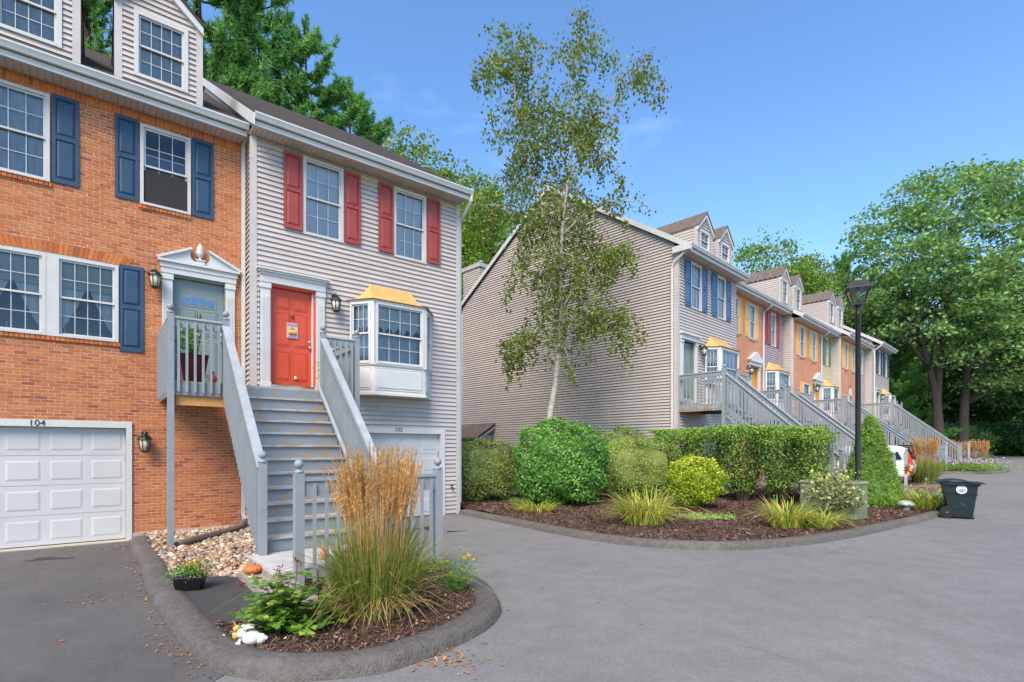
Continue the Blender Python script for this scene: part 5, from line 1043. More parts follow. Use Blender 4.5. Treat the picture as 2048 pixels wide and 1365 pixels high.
# ---------------------------------------------------------------- the birch on the island
def birch():
    rng = np.random.default_rng(77); bx, by = at(1092, 16.6); bz = T(16.6) + .1; k = 16.6 / 1050
    o = empty('birch_tree', (bx, by, bz), 0, 'slender white-barked birch in front of the clapboard gable', 'tree')
    def P(px, py, dy=0): return ((px - 1092) * k, dy, CAM_H + (897 - py) * k - bz)
    main = [P(1090, 1000), P(1098, 850), P(1112, 760, .1), P(1122, 660, .15), P(1121, 560, .1), P(1124, 470, 0), P(1134, 380, .1), P(1148, 270, .2), P(1150, 160, .2), P(1162, 30, .1)]
    left = [P(1117, 500, .1), P(1098, 430, .3), P(1060, 330, .5), P(1040, 250, .5), P(1028, 140, .4), P(1036, 70, .4)]
    rightb = [P(1136, 380, .1), P(1172, 310, -.3), P(1210, 235, -.6), P(1262, 190, -.8), P(1292, 165, -.9)]
    low_r = [P(1122, 620, .1), P(1165, 560, -.3), P(1215, 520, -.5), P(1262, 520, -.6)]
    rr = [P(1126, 470), P(1180, 430, -.4), P(1235, 420, -.6), P(1295, 430, -.7)]
    ll = [P(1112, 470), P(1060, 425, .3), P(1000, 400, .4), P(955, 395, .5)]
    lo2 = [P(1119, 700, .1), P(1165, 645, -.3), P(1225, 640, -.5), P(1275, 690, -.6)]
    lo3 = [P(1116, 730, .1), P(1075, 680, .2), P(1035, 670, .3), P(1008, 720, .4)]
    tb = MB(); stems = []
    for pts, r0, r1 in ((lo2, .026, .005), (lo3, .022, .005), (main, .125, .012), (left, .06, .008), (rightb, .035, .006), (low_r, .03, .005), (rr, .035, .005), (ll, .03, .005)):
        S = smooth3(pts, 7); n = len(S); Rr = [r0 + (r1 - r0) * (i / (n - 1)) ** .8 for i in range(n)]; tb.tube(S, Rr, 8); stems.append((np.array(S), Rr))
    V = []
    def cluster(c, kk, s, L=.118):
        p = c + rng.normal(size=(kk, 3)) * np.array([s, s, s * 1.05]); p[:, 2] -= np.abs(rng.normal(0, .10, kk))
        V.append(leaf_verts(p, np.full(kk, L), np.full(kk, L * .74), rng, .1, 1.1))
    # (stem, count, length range, from, to, height-dependent)
    for si, cnt, L0, L1, a, b, dens in ((-2, 26, .4, .9, .2, 1.0, .95), (-1, 18, .35, .7, .3, 1.0, .8), (0, 50, .9, 2.0, .27, .55, .74), (0, 46, .8, 2.0, .55, .80, .8), (0, 50, .5, 1.5, .78, .99, .85), (1, 80, .6, 1.6, .30, 1.0, .9), (2, 32, .4, 1.1, .3, 1.0, .75), (3, 28, .5, 1.2, .2, 1.0, .95), (4, 9, .3, .7, .3, 1.0, .8), (5, 20, .35, .9, .25, 1.0, .9), (0, 22, .8, 1.8, .45, .68, .75)):
        S, Rr = stems[si + 2]; n = len(S)
        for j in range(cnt):
            t = rng.uniform(a, b); i = min(int(t * (n - 1)), n - 1); p0 = S[i]; az = rng.uniform(0, 2 * math.pi); L = rng.uniform(L0, L1)
            el = rng.uniform(.15, .75); d = np.array([math.cos(az) * math.cos(el), math.sin(az) * math.cos(el) * .9, math.sin(el)])
            droop = rng.uniform(.35, .85); pts = []
            for q in np.linspace(0, 1, 6): pts.append(p0 + d * L * q + np.array([0, 0, -droop * L * q ** 2.1]))
            tb.tube(pts, [max(.0035, Rr[i] * .28 * (1 - q * .85)) for q in np.linspace(0, 1, 6)], 4, False)
            for q in np.linspace(.3, 1.0, max(3, int(L * 5.5 * dens))):
                ii = min(int(q * 5), 4); c = pts[ii] + (pts[ii + 1] - pts[ii]) * (q * 5 - ii); cluster(c, int(rng.integers(7, 15) * dens), .14)
            if rng.random() < .55:      # hanging twig
                c = pts[-1].copy(); hl = rng.uniform(.3, .8)
                for q in np.linspace(.1, 1, 5): cluster(c + np.array([rng.normal(0, .04), rng.normal(0, .04), -hl * q]), int(rng.integers(5, 10)), .085)
    tb.build('trunk', BIRCHBARK, o, smooth=True); leaf_obj('crown', np.concatenate(V), LF_BIRCH, o)
birch()
# ---------------------------------------------------------------- shrubs of the island
LF_HOLLY = leafmat('holly_leaf', [(0.065, 0.12, 0.026), (0.11, 0.165, 0.036), (0.048, 0.095, 0.022), (0.18, 0.22, 0.065), (0.12, 0.10, 0.036), (0.08, 0.135, 0.032)], .32, .42, .4, gain=2.3)
LF_BUSH = leafmat('glossy_leaf', [(0.052, 0.15, 0.020), (0.085, 0.20, 0.028), (0.040, 0.115, 0.018), (0.13, 0.25, 0.045), (0.068, 0.165, 0.024)], .3, .42, .4)
LF_BOX = leafmat('clipped_leaf', [(0.080, 0.14, 0.026), (0.125, 0.185, 0.036), (0.06, 0.11, 0.022), (0.20, 0.23, 0.06), (0.095, 0.155, 0.03), (0.15, 0.13, 0.045)], .32, .42, .4, gain=2.3)
LF_PRIVET = leafmat('privet_leaf', [(0.085, 0.15, 0.026), (0.13, 0.20, 0.035), (0.06, 0.115, 0.022), (0.19, 0.26, 0.055), (0.10, 0.165, 0.03)], .4, gain=2.3)
LF_LIME = leafmat('lime_leaf', [(0.20, 0.30, 0.016), (0.28, 0.36, 0.022), (0.13, 0.22, 0.014), (0.36, 0.40, 0.04), (0.17, 0.27, 0.016)], .4, gain=1.6)
LF_SPRUCE = leafmat('spruce_needle', [(0.095, 0.18, 0.028), (0.14, 0.23, 0.035), (0.07, 0.14, 0.022), (0.18, 0.27, 0.05)], .25, .6)
LF_VARI = leafmat('variegated_leaf', [(0.055, 0.085, 0.025), (0.10, 0.13, 0.04), (0.42, 0.40, 0.22), (0.07, 0.10, 0.03), (0.20, 0.21, 0.08), (0.045, 0.07, 0.02)], .25, .4)
LF_YTIP = leafmat('yellow_tip', [(0.42, 0.42, 0.03), (0.50, 0.48, 0.05), (0.30, 0.34, 0.03)], .35)
LF_LILY = leafmat('lily_blade', [(0.17, 0.24, 0.028), (0.25, 0.30, 0.04), (0.10, 0.17, 0.02), (0.36, 0.34, 0.07), (0.42, 0.30, 0.08), (0.15, 0.22, 0.03)], .35)
LF_SEDUM = leafmat('ground_cover', [(0.15, 0.24, 0.05), (0.20, 0.30, 0.08), (0.11, 0.19, 0.04)], .25)
LF_REED = leafmat('reed_blade', [(0.095, 0.15, 0.022), (0.15, 0.20, 0.035), (0.070, 0.115, 0.018), (0.26, 0.24, 0.06), (0.11, 0.165, 0.025), (0.36, 0.25, 0.09)], .35, gain=1.6)
LF_PLUME = leafmat('reed_plume', [(0.46, 0.265, 0.085), (0.54, 0.34, 0.13), (0.38, 0.20, 0.06), (0.58, 0.40, 0.18), (0.43, 0.235, 0.075)], .3, .7, gain=1.45)
LF_ROSE = leafmat('rose_leaf', [(0.075, 0.18, 0.022), (0.115, 0.24, 0.032), (0.05, 0.13, 0.018), (0.17, 0.28, 0.045), (0.085, 0.19, 0.025), (0.30, 0.28, 0.03)], .35, .38, .45, gain=1.6)
def shrub(name, label, base, rx, ry, h, n, leaf, m, seed, p=2.6, rot=0.0, z0=0.0, jit=.07, group='island shrubs', core=.72, stems=6, asp=.6, cat='shrub', bump=.075, tips=None):
    rng = np.random.default_rng(seed); o = empty(name, base, rot, label, cat, group)
    d = norm(rng.normal(size=(n, 3))); r = 1 / (np.abs(d) ** p).sum(1) ** (1 / p)
    bmp = 1 + bump * (np.sin(d[:, 0] * 9 + seed) * np.sin(d[:, 1] * 8 + 2 * seed) + np.sin(d[:, 2] * 10 + d[:, 0] * 7) * .7)
    dep = 1 - np.abs(rng.normal(0, jit, n)) + np.where(rng.random(n) < .07, rng.uniform(0, .13, n), 0)
    S = np.array([rx, ry, h / 2]); C = d * (r * bmp * dep)[:, None] * S + np.array([0, 0, z0 + h / 2])
    nr = norm(d / S)
    V = leaf_verts(C, np.full(n, leaf), np.full(n, leaf * asp), rng, .55, 0, nrm=nr)
    # stray shoots break the clipped outline
    ns = int(26 + 14 * rx); q = rng.integers(0, n, ns); sh_ = np.repeat(C[q] + nr[q] * rng.uniform(.03, .11, (ns, 1)), 6, 0) + rng.normal(0, .03, (ns * 6, 3)); V = np.concatenate([V, leaf_verts(sh_, np.full(ns * 6, leaf), np.full(ns * 6, leaf * asp), rng, .4)])
    leaf_obj('foliage', V, m, o)
    if tips is not None:
        k = int(n * .10); top = np.argsort(-C[:, 2] + rng.normal(0, h * .12, n))[:k]; leaf_obj('tips', leaf_verts(C[top] + nr[top] * leaf * .5, np.full(k, leaf), np.full(k, leaf * asp), rng, .5, nrm=nr[top]), tips, o)
    if core:
        q = MB(); N = 10; vv = []
        for i in range(1, N):
            for j in range(16):
                ph, th = math.pi * i / N, 2 * math.pi * j / 16; dd = np.array([math.sin(ph) * math.cos(th), math.sin(ph) * math.sin(th), math.cos(ph)]); rr = core / (np.abs(dd) ** p).sum() ** (1 / p); vv.append(tuple(dd * rr * S + np.array([0, 0, z0 + h / 2])))
        ff = [(i * 16 + j, i * 16 + (j + 1) % 16, (i + 1) * 16 + (j + 1) % 16, (i + 1) * 16 + j) for i in range(N - 2) for j in range(16)] + [tuple(range(16))[::-1], tuple((N - 2) * 16 + j for j in range(16))]
        q.add(vv, ff).build('inner_growth', m, o)
    st = MB()
    for k in range(stems):
        a = rng.uniform(0, 6.28); b0 = np.array([rng.normal(0, .10 * rx), rng.normal(0, .10 * ry), -.06]); e = np.array([math.cos(a) * rx * .6, math.sin(a) * ry * .6, z0 + h * .5])
        st.tube([b0, b0 * .4 + e * .35 + np.array([0, 0, h * .1]), e], [.018, .013, .006], 5)
    if stems: st.build('stems', TWIG, o)
    return o
def sp(px, Y, dz=.11): x, y = at(px, Y); return (x, y, T(Y) + dz)
shrub('clipped_hedge', 'clipped olive-green hedge beside the clapboard house corner', sp(966, 15.9), 1.05, .75, 1.72, 15000, .062, LF_HOLLY, 1, 3.6, .5, z0=.12)
shrub('round_bush', 'large rounded glossy green bush under the birch', sp(1121, 15.0), 1.28, 1.15, 2.30, 15000, .088, LF_BUSH, 2, 2.8, z0=.08)
shrub('clipped_hedge', 'box-clipped green hedge right of the large rounded bush', sp(1278, 16.4), 1.18, .8, 1.72, 17000, .058, LF_BOX, 3, 4.5, .15, z0=.08)
shrub('clipped_hedge', 'dome-topped hedge behind the box-clipped one', sp(1247, 18.1), .95, .7, 2.15, 11000, .06, LF_BOX, 4, 2.8, .2, z0=.12)
# loose privet hedge: individual plants in a row
for k, (px, Y, rx, hh, lb) in enumerate([(1352, 17.2, .72, 2.25, 'leftmost privet of the loose hedge, by the downspout'), (1415, 16.3, .80, 2.30, 'second privet from the left in the loose hedge'), (1485, 15.6, .85, 2.35, 'middle privet of the loose hedge before the first stairs'), (1560, 15.05, .85, 2.32, 'fourth privet of the loose hedge, tall and dense'), (1625, 14.7, .80, 2.28, 'rightmost privet of the loose hedge, against the stair rail')]):
    rng = np.random.default_rng(300 + k); o = empty('privet_bush', sp(px, Y, .1), .2 * k, lb, 'shrub', 'loose privet hedge'); st = MB(); C = []
    for j in range(70):
        a = rng.uniform(0, 6.28); r_ = rng.uniform(.3, 1) ** .6; top = np.array([math.cos(a) * rx * r_, math.sin(a) * .5 * r_, hh * rng.uniform(.78, 1.03)]); b0 = np.array([math.cos(a) * .14, math.sin(a) * .12, 0]); mid = (b0 + top) / 2 + np.array([math.cos(a) * .15 * rx, 0, -.1])
        P = [b0, b0 * .5 + mid * .5, mid, mid * .5 + top * .5, top]; st.tube(P, [.012, .010, .008, .005, .003], 4, False); P = np.array(P)
        for i in range(80):
            t = rng.uniform(.22, 1.0) * 4 * .999; ii = int(t); C.append(P[ii] + (P[ii + 1] - P[ii]) * (t - ii) + rng.normal(0, .085, 3))
        for i in range(45): C.append(top + rng.normal(0, 1, 3) * np.array([.12, .10, .09]))
    C = np.array(C); C[:, 2] = np.minimum(C[:, 2], hh * .97 - np.abs(rng.normal(0, .05, len(C)))); leaf_obj('foliage', leaf_verts(C, np.full(len(C), .075), np.full(len(C), .045), rng, .5), LF_PRIVET, o); st.build('stems', TWIG, o)
shrub('golden_bush', 'bright lime-yellow bush in front of the privet hedge', sp(1391, 13.9), .72, .66, 1.22, 5200, .088, LF_LIME, 6, 2.4, z0=.16, jit=.13, bump=.09, core=.6, asp=.42, tips=LF_YTIP)
# variegated euonymus leaning over the utility box
rng = np.random.default_rng(61); o = empty('variegated_shrub', (7.12, 11.72, T(11.7) + .11), 0, 'sparse variegated shrub growing in front of the green utility box', 'shrub', 'island shrubs'); st = MB(); C = []
for j in range(16):
    a = rng.uniform(0, 6.28); top = np.array([rng.uniform(-.55, .6), rng.uniform(-.3, .3), rng.uniform(.55, 1.05)]); mid = top * np.array([.4, .4, .5]); st.tube([(0, 0, -.05), mid, top], [.013, .009, .004], 5)
    for i in range(90): C.append(mid + (top - mid) * rng.uniform(.35, 1.08) + rng.normal(0, .10, 3))
C = np.array(C); C[:, 2] = np.maximum(C[:, 2], .35); leaf_obj('foliage', leaf_verts(C, np.full(len(C), .085), np.full(len(C), .055), rng, .5), LF_VARI, o); st.build('stems', TWIG, o)
tp = C[np.argsort(-C[:, 2] + rng.normal(0, .22, len(C)))[:150]] + np.array([0, 0, .02]); leaf_obj('tips', leaf_verts(tp, np.full(150, .075), np.full(150, .045), rng, .6), LF_YTIP, o)
# dwarf spruce cone
rng = np.random.default_rng(62); o = empty('dwarf_spruce', sp(1741, 14.6), 0, 'dense cone-shaped dwarf spruce beside the lamp post', 'shrub', 'island shrubs')
n = 1500; hh = rng.uniform(0, 1, n) ** 1.3; a = rng.uniform(0, 6.28, n); rr = .74 * (1 - hh) ** .78 * (1 - .25 * np.exp(-hh * 14)) + .03; rr *= 1 + .07 * np.sin(a * 6 + hh * 30)
C = np.stack([np.cos(a) * rr, np.sin(a) * rr, .06 + hh * 2.42], 1); D = norm(np.stack([np.cos(a), np.sin(a), np.full(n, .65)], 1))
C2 = np.repeat(C, 15, 0) + rng.normal(0, .042, (n * 15, 3)); D2 = norm(np.repeat(D, 15, 0) + rng.normal(0, .5, (n * 15, 3)))
leaf_obj('foliage', leaf_verts(C2, np.full(n * 15, .075), np.full(n * 15, .020), rng, .2, 0, axis=D2 * 3), LF_SPRUCE, o); MB().lathe((0, 0, 0), [(.05, -.1), (.60, .12), (.58, .4), (.38, 1.1), (.14, 1.9), (.02, 2.3)], 12).build('inner_growth', LF_SPRUCE, o)
# clumps of strap leaves
def clump(name, label, base, n, L, W, spread, m, seed, bend=(.3, .95), r0=.1, group='strap-leaved plants', sx=1.0, cat='plant', parent=None):
    rng = np.random.default_rng(seed); a = rng.uniform(0, 6.28, n); rad = r0 * np.sqrt(rng.random(n)); B = np.stack([np.cos(a) * rad * sx, np.sin(a) * rad, np.full(n, -.02)], 1); a2 = a + rng.normal(0, .5, n)
    V, F = blades(B, np.stack([np.cos(a2), np.sin(a2)], 1), L * rng.uniform(.55, 1.1, n), W * rng.uniform(.7, 1.2, n), rng.uniform(bend[0], bend[1], n) * spread, rng)
    if parent is None:
        o = empty(name, base, 0, label, cat, group); npmesh('leaves', V, F, m, o); return o
    return npmesh('leaves', V, F, m, parent)
clump('daylily', 'large arching yellow-green daylily at the island front', sp(1290, 11.3), 460, 1.05, .026, 1.0, LF_LILY, 71, (.3, 1.12), .32, sx=1.3)
clump('daylily', 'low browning daylily before the large rounded bush', sp(1070, 13.3), 240, .52, .024, 1.0, LF_LILY, 72, (.6, 1.15), .2, sx=2.2)
clump('daylily', 'drooping daylily in front of the green utility box', sp(1575, 10.85), 320, .82, .026, 1.0, LF_LILY, 73, (.35, 1.1), .25, sx=1.3)
clump('daylily', 'small drooping daylily at the right foot of the utility box', sp(1640, 10.75), 260, .70, .024, 1.0, LF_LILY, 74, (.5, 1.15), .2, sx=1.4)
clump('daylily', 'sprawling daylily hanging over the kerb near the wheeled bin', sp(1850, 13.9), 400, .82, .024, 1.0, LF_LILY, 75, (.35, 1.1), .3, sx=1.3)
clump('fern_clump', 'small bright green plant at the left foot of the rounded bush', sp(1045, 14.6), 220, .38, .03, 1.0, LF_SEDUM, 76, (.3, .9), .2, sx=1.4)
o = empty('ground_cover', sp(1412, 12.3, .10), .1, 'low pale green creeping plant in front of the lime bush', 'plant', 'strap-leaved plants'); rng = np.random.default_rng(78)
n = 2600; a = rng.uniform(0, 6.28, n); r_ = np.sqrt(rng.random(n)) * (1 + .2 * np.sin(a * 5)); C = np.stack([np.cos(a) * r_ * .68, np.sin(a) * r_ * .45, np.abs(rng.normal(.05, .025, n))], 1); leaf_obj('leaves', leaf_verts(C, np.full(n, .04), np.full(n, .026), rng, .9), LF_SEDUM, o)
SEDPINK = leafmat('sedum_pink', [(0.45, 0.20, 0.16), (0.55, 0.30, 0.24), (0.36, 0.15, 0.12)], .15, .8)
o = empty('sedum', sp(1850, 14.5), 0, 'sedum with flat pink flower heads beside the sprawling daylily', 'plant', 'strap-leaved plants'); rng = np.random.default_rng(79)
n = 900; C = rng.normal(0, 1, (n, 3)) * np.array([.32, .25, .14]) + np.array([0, 0, .28]); leaf_obj('leaves', leaf_verts(C, np.full(n, .06), np.full(n, .038), rng, .7), LF_SEDUM, o)
C = []
for j in range(16):
    c = np.array([rng.uniform(-.5, .5), rng.uniform(-.3, .3), .52 + rng.uniform(-.05, .05)])
    C.append(c + rng.normal(0, 1, (110, 3)) * np.array([.055, .055, .015]))
C = np.vstack(C); leaf_obj('flower_heads', leaf_verts(C, np.full(len(C), .026), np.full(len(C), .024), rng, .9), SEDPINK, o)
# ---------------------------------------------------------------- feather reed grasses
def reed(label, base, seed, n_bl, n_pl, H, r0, scale=1.0, group='feather reed grasses'):
    rng = np.random.default_rng(seed); o = empty('feather_grass', base, 0, label, 'ornamental grass', group)
    a = rng.uniform(0, 6.28, n_bl); rad = r0 * np.sqrt(rng.random(n_bl)); B = np.stack([np.cos(a) * rad, np.sin(a) * rad, np.full(n_bl, -.03)], 1); a2 = a + rng.normal(0, .6, n_bl)
    L = H * .62 * rng.uniform(.5, 1.15, n_bl); bd = np.clip(rng.beta(1.1, 2.3, n_bl) * 1.2, .04, 1.12)
    V, F = blades(B, np.stack([np.cos(a2), np.sin(a2)], 1), L, .0135 * scale * rng.uniform(.6, 1.3, n_bl), bd, rng, 5); npmesh('blades', V, F, LF_REED, o)
    a = rng.uniform(0, 6.28, n_pl); rad = r0 * .8 * np.sqrt(rng.random(n_pl)); B = np.stack([np.cos(a) * rad, np.sin(a) * rad, np.full(n_pl, 0)], 1); L = H * rng.uniform(.74, 1.03, n_pl); bd = np.abs(rng.normal(.09, .06, n_pl)); dr = np.stack([np.cos(a), np.sin(a)], 1)
    V, F = blades(B, dr, L, np.full(n_pl, .0065 * scale), bd, rng, 5); npmesh('stalks', V, F, LF_PLUME, o)
    C = []; D = []
    for k in range(n_pl):
        pl = L[k] * rng.uniform(.22, .33); m_ = 100
        t = rng.uniform(0, 1, m_); tt = 1 - t * pl / L[k]; x = dr[k] * (L[k] * bd[k] * tt ** 1.7)[:, None]; z = L[k] * (tt - bd[k] * .55 * tt ** 2.6)
        wd = .0052 * scale * np.sin(np.pi * np.clip(t * .9 + .06, 0, 1)) ** .7
        off = rng.normal(size=(m_, 3)) * wd[:, None]; C.append(np.concatenate([B[k][:2] + x, z[:, None]], 1) + off); D.append(np.stack([dr[k][0] * bd[k] + rng.normal(0, .12, m_), dr[k][1] * bd[k] + rng.normal(0, .12, m_), np.full(m_, 1.0)], 1))
    C, D = np.vstack(C), np.vstack(D); leaf_obj('plumes', leaf_verts(C, np.full(len(C), .050 * scale), np.full(len(C), .0062 * scale), rng, 0, 0, axis=D * 3), LF_PLUME, o); return o
gx, gy = -1.36, 5.30
reed('tall feather reed grass with tan plumes in the front bed', (gx, gy, .1), 81, 1500, 300, 1.70, .34)
clump('dead', '', None, 300, .62, .012, 1.0, leafmat('straw', [(0.42, 0.27, 0.11), (0.50, 0.35, 0.17), (0.34, 0.19, 0.07)], .2, .8, gain=1.0), 82, (.7, 1.15), .34, parent=[o for o in sc.objects if o.name == 'feather_grass'][0])
reed('feather reed grass beside the white car, behind the bin', sp(1850, 22.2, .1), 83, 900, 130, 2.05, .42, 1.7)
reed('feather reed grass in front of the blue car', sp(1912, 32.5, .1), 84, 500, 110, 1.75, .5, 2.4)
reed('rightmost feather reed grass, past the farthest stair post', sp(1955, 33.5, .1), 85, 500, 120, 1.75, .55, 2.4)
# ---------------------------------------------------------------- front bed plants
def leaf6(C, axis, N, L, W):
    b = np.cross(N, axis); L, W = L[:, None], W[:, None]
    return np.stack([C, C + axis * L * .3 + b * W * .5, C + axis * L * .75 + b * W * .38, C + axis * L - N * L * .10, C + axis * L * .75 - b * W * .38, C + axis * L * .3 - b * W * .5], 1)
rng = np.random.default_rng(91); o = empty('rose_bush', (-2.03, 4.78, .08), 0, 'leafy green rose bush at the front left of the feather grass', 'shrub', 'front bed plants'); st = MB(); CC = []; AX = []; NN = []; LL = []
for j in range(44):
    a = rng.uniform(0, 6.28); L = rng.uniform(.3, .66); el = rng.uniform(.2, 1.4); d = np.array([math.cos(a) * math.cos(el) * 1.12, math.sin(a) * math.cos(el) * .7, math.sin(el) * .92])
    P = [np.array([rng.normal(0, .05), rng.normal(0, .05), -.03]) + d * L * q + np.array([0, 0, .12 * q * (1 - q)]) for q in np.linspace(0, 1, 5)]; st.tube(P, [.007, .006, .005, .004, .003], 5); P = np.array(P)
    for q in np.linspace(.18, 1.0, 9):
        ii = min(int(q * 4), 3); c = P[ii] + (P[ii + 1] - P[ii]) * (q * 4 - ii); az = rng.uniform(0, 6.28); ax = norm(np.array([math.cos(az), math.sin(az), rng.uniform(-.1, .5)]))
        s_ = rng.uniform(.038, .060); st.tube([c, c + ax * s_ * 2.4], [.0018, .0012], 4, False)
        side = norm(np.cross(ax, [0, 0, 1.0]))
        for kk, (t, sd) in enumerate(((.9, 1), (.9, -1), (1.7, 1), (1.7, -1), (2.4, 0))):
            axx = norm(ax * (.4 if sd else 1) + side * sd + rng.normal(0, .15, 3)); N = norm(np.array([0, 0, 1.0]) + rng.normal(0, .3, 3)); N = norm(N - axx * (N @ axx)); CC.append(c + ax * s_ * t); AX.append(axx); NN.append(N); LL.append(s_)
LL = np.array(LL); V = leaf6(np.array(CC), np.array(AX), np.array(NN), LL * 1.35, LL * 1.05); npmesh('leaves', V.reshape(-1, 3), np.arange(len(V) * 6).reshape(-1, 6), LF_ROSE, o); st.build('stems', mat('rose_stem', (0.09, 0.06, 0.03)), o)
RED_SH = leafmat('red_shoot', [(0.10, 0.018, 0.022), (0.16, 0.03, 0.03), (0.07, 0.015, 0.018)], .2)
C = np.vstack([np.array(c) + rng.normal(0, .022, (16, 3)) for c in ((.10, -.05, .66), (-.10, .0, .56), (-.42, -.03, .44))]); leaf_obj('red_shoots', leaf_verts(C, np.full(len(C), .05), np.full(len(C), .014), rng, .2), RED_SH, o)
s2 = MB(); s2.tube([(.06, -.03, .3), (.10, -.05, .66)], [.005, .004], 5); s2.build('shoot_stem', RED_SH, o)
# yellow-flowered plant
YEL = leafmat('yellow_petal', [(0.75, 0.55, 0.02), (0.80, 0.62, 0.03), (0.70, 0.48, 0.02)], .3, .6, gain=1.0)
rng = np.random.default_rng(92); o = empty('yellow_flowers', (-.66, 6.0, .08), 0, 'low plant with small yellow flowers right of the feather grass', 'plant', 'front bed plants'); C = []; st = MB(); FL = []
for j in range(34):
    a = rng.uniform(0, 6.28); top = np.array([math.cos(a) * rng.uniform(.08, .34) + .04, math.sin(a) * rng.uniform(.05, .22), rng.uniform(.14, .46)]); st.tube([(0, 0, 0), top * np.array([.5, .5, .6]), top], [.004, .003, .002], 4, False)
    for i in range(26): C.append(top * rng.uniform(.25, 1.0) + rng.normal(0, .022, 3))
    if j < 15: FL.append(top + np.array([0, 0, .015]))
C = np.array(C); leaf_obj('leaves', leaf_verts(C, np.full(len(C), .045), np.full(len(C), .009), rng, .3), LF_BUSH, o); st.build('stems', LF_BUSH, o)
for f in FL: leaf_obj('flower', leaf_verts(f + rng.normal(0, .009, (9, 3)), np.full(9, .034), np.full(9, .026), rng, .9), YEL, o)
# low weeds along the fence foot
rng = np.random.default_rng(93); o = empty('ground_ivy', wa(2.5, 6.1, .1), 0, 'low dark green groundcover at the guard fence foot', 'plant', 'front bed plants'); n = 1500; C = np.stack([rng.uniform(-.95, .75, n), np.clip(rng.normal(0, .12, n), -.25, .25), np.abs(rng.normal(.05, .05, n))], 1); c_, s_ = math.cos(RA), math.sin(RA); C = np.stack([C[:, 0] * c_ - C[:, 1] * s_, C[:, 0] * s_ + C[:, 1] * c_, C[:, 2]], 1); leaf_obj('leaves', leaf_verts(C, np.full(n, .045), np.full(n, .022), rng, .6), LF_PRIVET, o)
# flowers by the far stairs
PURP = leafmat('purple_petal', [(0.20, 0.07, 0.28), (0.30, 0.12, 0.36), (0.55, 0.42, 0.50), (0.14, 0.05, 0.20)], .25)
rng = np.random.default_rng(94); bx, by, bz = sp(1925, 30.0, .12); o = empty('purple_flower_bed', (bx, by, bz), RB, 'bed of purple flowers beside the road, behind the bin', 'flower bed'); n = 5000
C = np.stack([rng.uniform(-1.9, 1.9, n), rng.normal(0, .8, n), np.abs(rng.normal(.25, .14, n))], 1); leaf_obj('leaves', leaf_verts(C, np.full(n, .11), np.full(n, .05), rng, .5), LF_PRIVET, o); n = 900; C = np.stack([rng.uniform(-1.9, 1.9, n), rng.normal(0, .8, n), rng.normal(.52, .09, n)], 1); leaf_obj('flowers', leaf_verts(C, np.full(n, .09), np.full(n, .06), rng, .5), PURP, o)
def bed(path, h, label, seed):
    P = smooth(path, 6); kerb('asphalt_kerb', densify(P, .25), .34, .15, label); q = offset(P, .3); tag(fill('mulch_bed', q, lambda x, y: T(y) + .10, MULCHM, .5), kind='structure')
bed([(12.9, 20.6), (14.8, 20.2), (17.2, 20.9), (18.9, 22.6), (18.8, 23.9), (16.5, 25.0), (15.5, 25.8)], .15, 'short dark kerb of the small bed by the white car', 1)
bed([(20.5, 29.4), (23.8, 28.4), (27.0, 28.9), (30.2, 32.0), (30.0, 33.4), (27, 34.8), (25.5, 35.6)], .15, 'low kerb of the purple flower bed farther up the road', 2)
# ---------------------------------------------------------------- street lamp
lx, ly, lz = sp(1716, 13.3, .1); k = 13.3 / 1050
L_ = empty('street_lamp', (lx, ly, lz), R(-27), 'black lantern street lamp on a tall round post on the island', 'street lamp'); zt = CAM_H + (897 - 612) * k - lz
MB().lathe((0, 0, 0), [(.13, 0), (.13, .05), (.085, .08), (.075, .5), (.066, .55), (.060, zt - .25), (.075, zt - .22), (.06, zt - .18), (.055, zt - .04), (.085, zt)], 14).build('post', BLACK, L_, smooth=True)
s0, s1, hh = .13, .235, .36
f = MB(); f.box(-s0 - .012, s0 + .012, -s0 - .012, s0 + .012, zt, zt + .045)
for a, b in ((-1, -1), (1, -1), (1, 1), (-1, 1)): f.beam((a * s0, b * s0, zt + .04), (a * s1, b * s1, zt + .04 + hh), .022, .022, (1, 0, 0))
f.build('lantern_frame', BLACK, L_)
z1 = zt + .04 + hh
f = MB(); f.hexa([(-.30, -.30, z1), (.30, -.30, z1), (.30, .30, z1), (-.30, .30, z1)], [(-.28, -.28, z1 + .035), (.28, -.28, z1 + .035), (.28, .28, z1 + .035), (-.28, .28, z1 + .035)]); f.hexa([(-.27, -.27, z1 + .036), (.27, -.27, z1 + .036), (.27, .27, z1 + .036), (-.27, .27, z1 + .036)], [(-.16, -.16, z1 + .21), (.16, -.16, z1 + .21), (.16, .16, z1 + .21), (-.16, .16, z1 + .21)]); f.hexa([(-.09, -.09, z1 + .21), (.09, -.09, z1 + .21), (.09, .09, z1 + .21), (-.09, .09, z1 + .21)], [(-.07, -.07, z1 + .27), (.07, -.07, z1 + .27), (.07, .07, z1 + .27), (-.07, .07, z1 + .27)])
f.build('lantern_roof', BLACK, L_)
for a, b, c, d in (((-1, -1), (1, -1), 0, 0), ((1, -1), (1, 1), 0, 0), ((1, 1), (-1, 1), 0, 0), ((-1, 1), (-1, -1), 0, 0)):
    MB().add([(a[0] * s0, a[1] * s0, zt + .045), (b[0] * s0, b[1] * s0, zt + .045), (b[0] * s1, b[1] * s1, z1), (a[0] * s1, a[1] * s1, z1)], [(0, 1, 2, 3)]).build('pane', GLASS, L_)
MB().lathe((0, 0, z1 - .16), [(.02, 0), (.055, .04), (.05, .11), (.03, .15)], 10).build('lamp_bulb', LAMPGLASS, L_, smooth=True)
